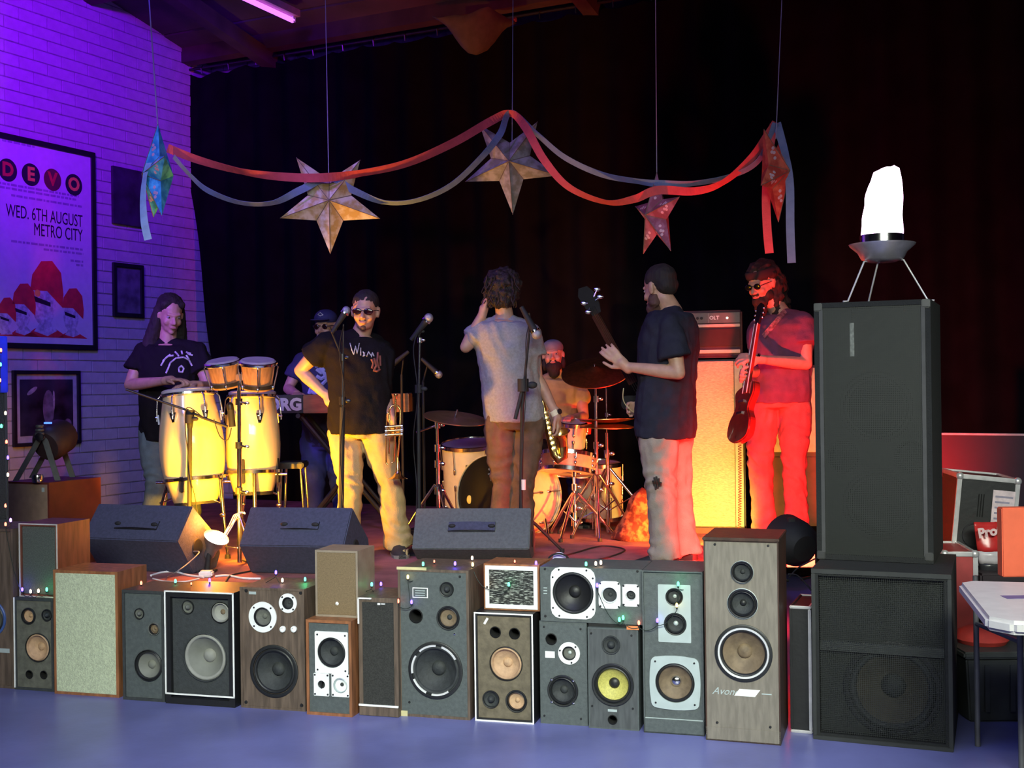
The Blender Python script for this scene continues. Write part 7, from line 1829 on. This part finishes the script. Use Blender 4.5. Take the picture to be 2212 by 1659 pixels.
# tub and red drum under the table
a = PF(2110, 1590, 0); 
mb = MB(); b0 = PF(2118, 1585, 0) + Vector((0,.15,0)); 
t = thing('plastic_tub', 'dark grey lidded tub under the white table', 'tub', b0)
w_ = .40; h_ = P(2120, 1408, b0.y).z
def fr_(x0, x1, y0, y1, z0, z1, ins): return [[Vector((x0+ins, y0+ins, z0)), Vector((x1-ins, y0+ins, z0)), Vector((x1-ins, y1-ins, z0)), Vector((x0+ins, y1-ins, z0))], [Vector((x0, y0, z1)), Vector((x1, y0, z1)), Vector((x1, y1, z1)), Vector((x0, y1, z1))]]
mb.rings(fr_(b0.x, b0.x+w_, b0.y, b0.y+.35, .0, h_-.03, .02)); mb.build('tub', mat('dark_grey_plastic', (0.05,0.055,0.053), .5, var=.2, scale=10), t, world=True, bevel=.008)
mb = MB(); mb.box((b0.x-.012, b0.y-.012, h_-.03), (b0.x+w_+.012, b0.y+.36, h_)); mb.build('lid', MATS['dark_grey_plastic'], t, world=True, bevel=.008)
for k_ in range(3):
    mb = MB(); mb.box((b0.x+.08+.11*k_, b0.y-.004, .05), (b0.x+.10+.11*k_, b0.y+.02, h_-.06)); mb.build('rib', MATS['dark_grey_plastic'], t, world=True)
c = PF(2150, 1405, h_); c = Vector((b0.x+.14, b0.y+.18, h_+.001))
mb = MB(); mb.lathe([(.0005,0),(.10,0),(.115,.02),(.10,.055),(.06,.075),(.0005,.08)], c, n=30); tag(mb.build('red_cushion', mat('red_felt', (0.5,0.04,0.03), .8), smooth=50), 'round red cushion on the lidded tub under the table', 'cushion')

# ------------------------------------------------------------------ star lanterns, cords, ribbons
def paper(name, c1, c2, m3=None):
    return mat(name, c1, .65, var=.15, scale=16, col2=c2, contrast=(.42,.60), bump=.15, bscale=60)
def star(label, cx, cy, Y, R, yaw, roll, m, inner=.42, th=.26, holes=False, group=None):
    c = P(cx, cy, Y); t = thing('star_lantern', label, 'lantern', c)
    X = Vector((math.cos(yaw), math.sin(yaw), 0)); Z = Vector((0,0,1)); N_ = X.cross(Z)
    def pt(r, a): return c + X*(r*math.sin(a)) + Z*(r*math.cos(a))
    ring = []
    for k in range(5):
        a = roll + 2*math.pi*k/5; ring.append(pt(R*(1+random.uniform(-.04,.04)), a)); ring.append(pt(R*inner, a + math.pi/5))
    fa = c + N_*(R*th); bk = c - N_*(R*th)
    for k in range(5):
        o, i1, i0 = ring[2*k], ring[2*k+1], ring[(2*k-1) % 10]
        mb = MB(); ct_ = c.lerp(o, .02)
        mb.add([o, i1, i0, fa, bk], [(0,1,3),(0,3,2),(0,4,1),(0,2,4)]); pn = mb.build('star_point', m, t, world=True)
        if holes:
            hb = MB()
            for q, u in ((.42,.25),(.50,.15),(.50,.35),(.30,.4)):
                for s_, e in ((i1, 1), (i0, 1)):
                    p = fa.lerp(o, q+.12).lerp(s_, u); n_ = ((o-fa).cross(s_-fa)).normalized()
                    if n_.dot(N_) < 0: n_ = -n_
                    hb.lathe([(.0005,.0012),(R*.030,.0012),(R*.036,.0)], p, n_, 10)
            hb.build('punched_dots', mat('pale_punch_dots', (0.75,0.50,0.48), .6), pn, world=True)
    # embossed seams along the ridges
    mb = MB()
    for k in range(10): mb.tube([fa + N_*.001, ring[k] + N_*.001], .0022, 5)
    mb.build('paper_seams', mat('seam_shadow_paper', (0.22,0.16,0.10), .7), t, world=True)
    return c, t
M_ST1 = paper('turquoise_paper', (0.04,0.42,0.62), (0.12,0.75,0.85)); M_ST2 = paper('gold_cream_paper', (0.72,0.48,0.14), (0.86,0.74,0.46))
M_ST3 = paper('olive_gold_paper', (0.30,0.28,0.16), (0.45,0.42,0.30)); M_ST4 = paper('plum_paper', (0.32,0.08,0.10), (0.42,0.16,0.20)); M_ST5 = paper('scarlet_paper', (0.62,0.07,0.04), (0.80,0.16,0.08))
random.seed(3)
star('turquoise paper star lantern turned nearly edge-on at the far left', 341, 378, 7.2, .305, ang(-66), .12, M_ST1, th=.30, holes=True)
star('gold and cream paper star lantern facing the room, lit from below', 712, 437, 7.3, .325, ang(6), math.pi+.0, M_ST2)
star('olive-gold paper star lantern hanging at the garland\'s peak', 1103, 353, 7.7, .315, ang(-8), math.pi-.03, M_ST3)
star('plum paper star lantern with punched dots above the bassist', 1419, 466, 7.25, .268, ang(-66), .03, M_ST4, th=.30, holes=True)
star('scarlet paper star lantern above the guitarist', 1676, 372, 7.0, .285, ang(58), math.pi-.10, M_ST5, th=.30, holes=True)
M_STR = mat('pale_string', (0.42,0.40,0.46), .8)
def hang(label, x0, y0, x1, y1, Y, m=M_STR, r=.0028):
    a = P(x0, y0, Y); b = P(x1, y1, Y); d = (b-a).normalized(); top = a - d*1.0
    # up to the ceiling plane
    for _ in range(200):
        l = MW[ce].inverted() @ top
        if l.z > cz(l.y) - .02: break
        top -= d*.02
    mb = MB(); mb.tube([top, a, b], r, 6); tag(mb.build('hanging_cord', m), label, 'cord')
hang('blue-lit cord holding up the turquoise star', 322, 0, 341, 272, 7.2, r=.004)
hang('thin cord holding up the gold and cream star', 703, 0, 710, 376, 7.3)
hang('thin cord holding up the olive-gold star', 1108, 20, 1106, 330, 7.7)
hang('thin cord holding up the plum star', 1416, 0, 1419, 400, 7.25)
hang('thin cord holding up the scarlet star', 1689, 0, 1676, 300, 7.0)
def ribbon(label, pts, w, m, tw):
    """pts: (px,py,Y); tw: list of twist angles (radians) along the length"""
    Pn = [P(*p) for p in pts]; S_ = []
    for i in range(len(Pn)-1):
        p0 = Pn[max(i-1,0)]; p1 = Pn[i]; p2 = Pn[i+1]; p3 = Pn[min(i+2,len(Pn)-1)]
        for k in range(10):
            q = k/10; S_.append((0.5*((2*p1) + (p2-p0)*q + (2*p0-5*p1+4*p2-p3)*q*q + (3*p1-p0-3*p2+p3)*q*q*q), (i+q)))
    S_.append((Pn[-1], len(Pn)-1.0)); rings = []
    for j, (p, u) in enumerate(S_):
        t_ = (S_[min(j+1,len(S_)-1)][0] - S_[max(j-1,0)][0]).normalized()
        i = min(int(u), len(tw)-2); a = tw[i] + (tw[i+1]-tw[i])*(u-i)
        n1 = t_.cross(Vector((0,1,0))).normalized(); n2 = t_.cross(n1)
        s_ = n1*math.cos(a) + n2*math.sin(a); n_ = t_.cross(s_)
        rings.append([p + s_*w + n_*.0008, p - s_*w + n_*.0008, p - s_*w - n_*.0008, p + s_*w - n_*.0008])
    mb = MB(); mb.rings(rings); return tag(mb.build('paper_streamer', m), label, 'streamer')
M_RIB1 = mat('red_crepe', (0.72,0.10,0.09), .8, var=.08, bump=.2, bscale=150); M_RIB2 = mat('blue_crepe', (0.22,0.30,0.42), .8, var=.08, bump=.2, bscale=150); M_RIB3 = mat('pale_aqua_crepe', (0.35,0.62,0.66), .8)
ribbon('red paper streamer swagged from the turquoise star past all the stars to the scarlet one',
    [(362,320,7.2),(430,346,7.2),(520,370,7.2),(600,381,7.22),(690,384,7.2),(780,374,7.3),(880,352,7.4),(980,308,7.5),(1060,262,7.6),(1103,245,7.62),(1135,275,7.55),(1175,345,7.45),(1230,405,7.35),(1310,437,7.3),(1370,430,7.25),(1420,411,7.2),(1500,413,7.15),(1560,395,7.1),(1620,345,7.1),(1658,292,7.05),(1676,264,7.02)],
    .026, M_RIB1, [.2,.6,1.0,.5,.1,.9,.7,.5,.2,.9,.3,.5,.9,1.2,.6,.2,.6,1.0,.5,.4,.5])
ribbon('blue-grey paper streamer looping below and above the red one between the stars',
    [(375,338,7.2),(410,378,7.2),(450,412,7.2),(520,438,7.2),(590,438,7.2),(650,410,7.22),(712,384,7.25),(765,412,7.3),(830,437,7.35),(900,433,7.4),(975,400,7.5),(1040,340,7.55),(1080,290,7.6),(1104,243,7.62),(1160,290,7.55),(1220,340,7.5),(1300,377,7.4),(1380,392,7.3),(1430,397,7.2),(1500,396,7.15),(1580,380,7.12),(1640,345,7.1),(1676,266,7.02)],
    .022, M_RIB2, [.9,1.0,.8,1.1,1.1,.3,.1,.4,1.1,1.1,.9,.8,.4,.9,1.0,.9,.9,1.0,.4,1.0,1.0,.8,.3])
ribbon('pale aqua streamer end dangling left of the turquoise star', [(322,352,7.15),(313,380,7.12),(309,430,7.12),(312,480,7.12),(320,518,7.12)], .024, M_RIB3, [.5,.8,.5,.2,.1])
ribbon('red streamer end dangling from the scarlet star over the guitarist', [(1672,268,7.04),(1660,340,7.08),(1655,420,7.1),(1657,490,7.1),(1662,547,7.1)], .025, M_RIB1, [.4,.6,.4,.3,.2])
ribbon('blue-grey streamer end dangling right of the scarlet star', [(1678,266,7.04),(1698,340,6.98),(1706,400,6.95),(1707,490,6.95),(1710,568,6.95)], .024, M_RIB2, [.3,.9,.4,.2,.1])

# ------------------------------------------------------------------ fairy lights
FC = {'r': (1.0,.10,.06), 'g': (.05,1.0,.35), 'b': (.10,.06,1.0), 'w': (1.0,.62,.36), 'y': (1.0,.72,.12), 'v': (.45,.15,1.0)}
FM = {k_: mat('glow_' + n_, c_, .4, emit=c_, estr=9.0) for (k_, c_), n_ in zip(FC.items(), ('red','green','blue','warm','amber','violet'))}
cores = {k_: tuple(min(1, .45 + .6*x) for x in c_) for k_, c_ in FC.items()}
bulbs = [(2,757,'r'),(1,788,'g'),(0,822,'r'),(12,893,'w'),(3,921,'g'),(14,955,'r'),(17,989,'b'),(17,1026,'w'),(12,1093,'r'),(23,1124,'v'),(12,1133,'r'),
         (48,1274,'b'),(66,1278,'w'),(83,1277,'w'),(101,1274,'g'),(305,1260,'r'),(345,1276,'y'),(379,1256,'g'),(413,1261,'r'),(453,1254,'b'),(596,1237,'b'),(610,1254,'w'),(659,1252,'g'),
         (803,1263,'g'),(823,1262,'b'),(848,1291,'g'),(860,1299,'r'),(889,1301,'b'),(881,1247,'y'),(914,1219,'g'),(938,1213,'r'),(983,1218,'b'),(1020,1206,'w'),(1021,1220,'y'),(1052,1262,'w'),(1099,1263,'g'),
         (1112,1213,'r'),(1158,1217,'b'),(1266,1219,'g'),(1287,1218,'w'),(1298,1216,'w'),(1290,1265,'b'),(1338,1339,'g'),(1346,1335,'g'),(1380,1346,'r'),(1420,1341,'b'),(1462,1308,'y'),(1465,1262,'g'),(1510,1234,'r')]
tops = [(I_['B'], I_['d'], I_['nb'], I_['w'], I_['top'], I_['h']) for k_, I_ in INFO.items() if k_ not in 'TUVD']
def bulb_pos(px, py):
    best = None
    for B_, d, nb, w, tp, h in tops:
        q = PP(px, py, B_ - nb*.022, nb); l = (q-B_).dot(d)
        if -0.01 < l < w+.01 and tp-h-.02 < q.z < tp + .004:
            if best is None or q.y < best.y: best = q
    if best is None:      # lies on top of a speaker or the stage: meet the nearest top plane behind the front
        q = None
        for B_, d, nb, w, tp, h in tops:
            r = PF(px, py, tp + .014); l = (r-B_).dot(d); o = (r-B_).dot(nb)
            if -0.02 < l < w+.02 and 0 < o < .30 and (q is None or r.y < q.y): q = r
        if q is None:
            yy = rowY(px) + .12; q = P(px, py, yy)
        best = q
    return best
t = thing('fairy_light_string', 'string of small coloured fairy lights draped along the loudspeaker row', 'fairy lights', P(700, 1260, rowY(700)))
pos = [(bulb_pos(x, y) if i > 10 else P(x, y, rowY(x) - .03), c_) for i, (x, y, c_) in enumerate(bulbs)]
proto_b = {}
for i, (p, c_) in enumerate(pos):
    if c_ not in proto_b:
        mb = MB(); mb.lathe([(.0005,.013),(.004,.011),(.0062,.004),(.0060,-.004),(.003,-.009)], (0,0,0), (0,0,1), 12); o = mb.build('bulb', FM[c_], t, smooth=180); proto_b[c_] = o
        ms = MB(); ms.tube([(0,0,-.008),(0,0,-.018)], .0042, 8); s2 = ms.build('bulb_socket', M_RUBBER, o); 
    else:
        o = proto_b[c_].copy(); COL.objects.link(o); o.parent = t
        ch = proto_b[c_].children[0].copy(); COL.objects.link(ch); ch.parent = o
    o.location = MW[t].inverted() @ p; s_ = .6 if bulbs[i][1] in (1213, 1261) else .9; o.scale = (s_, s_, s_)
mb = MB(); run = []
for i in range(len(pos)-1):
    a = pos[i][0] + Vector((0,0,-.02)); b = pos[i+1][0] + Vector((0,0,-.02)); L_ = (b-a).length
    sg = min(.05, L_*.18)
    for k_ in range(6):
        q = k_/6; run.append(a.lerp(b, q) + Vector((0, 0, -sg*math.sin(math.pi*q))))
run.append(pos[-1][0] + Vector((0,0,-.02)))
mb.tube(run, .0016, 5); mb.build('wire', mat('dark_green_wire', (0.01,0.02,0.014), .6), t, world=True)
for (px, py, c_, e) in ((983,1218,'b',.10),(1158,1217,'b',.14),(453,1250,'b',.14),(48,1274,'b',.08),(596,1237,'b',.12),(659,1252,'g',.10),(914,1219,'g',.06),(101,1274,'g',.06),(1465,1262,'g',.04),(596,1200,'g',.0)):
    if e: point('bulb_glow', bulb_pos(px, py) + Vector((0,-.02,.02)), FC[c_], e, .01)
for o in bpy.data.objects:
    if o.name.split('.')[0] in ('packing_board','orange_tape','ceiling_conduit','ceiling_drape') and 'category' not in o: o['category'] = {'packing_board':'board','orange_tape':'tape','ceiling_conduit':'pipe','ceiling_drape':'cloth'}[o.name.split('.')[0]]

# ------------------------------------------------------------------ groups of repeats
GROUPS = {'loudspeaker': 'loudspeakers in the row along the stage front', 'star_lantern': 'paper star lanterns over the stage', 'stage_monitor': 'stage wedges along the stage edge',
          'microphone_stand': 'microphone stands on the stage', 'hanging_cord': 'cords holding the star lanterns', 'paper_streamer': 'paper streamers between the stars', 'conga': 'pair of congas',
          'conga_stand': 'conga ring stands', 'bongo': 'pair of bongos', 'person': 'musicians on the stage', 'guitar_cabinet': 'guitar cabinets at the back of the stage', 'flight_case': 'metal-edged flight cases',
          'floor_tom': 'floor toms of the drum kit', 'microphone_cable': 'cables hanging from the microphone stands', 'stage_cable': 'black cables lying on the stage'}
for o in bpy.data.objects:
    if o.parent is None and 'label' in o:
        g = GROUPS.get(o.name.split('.')[0])
        if g: o['group'] = g
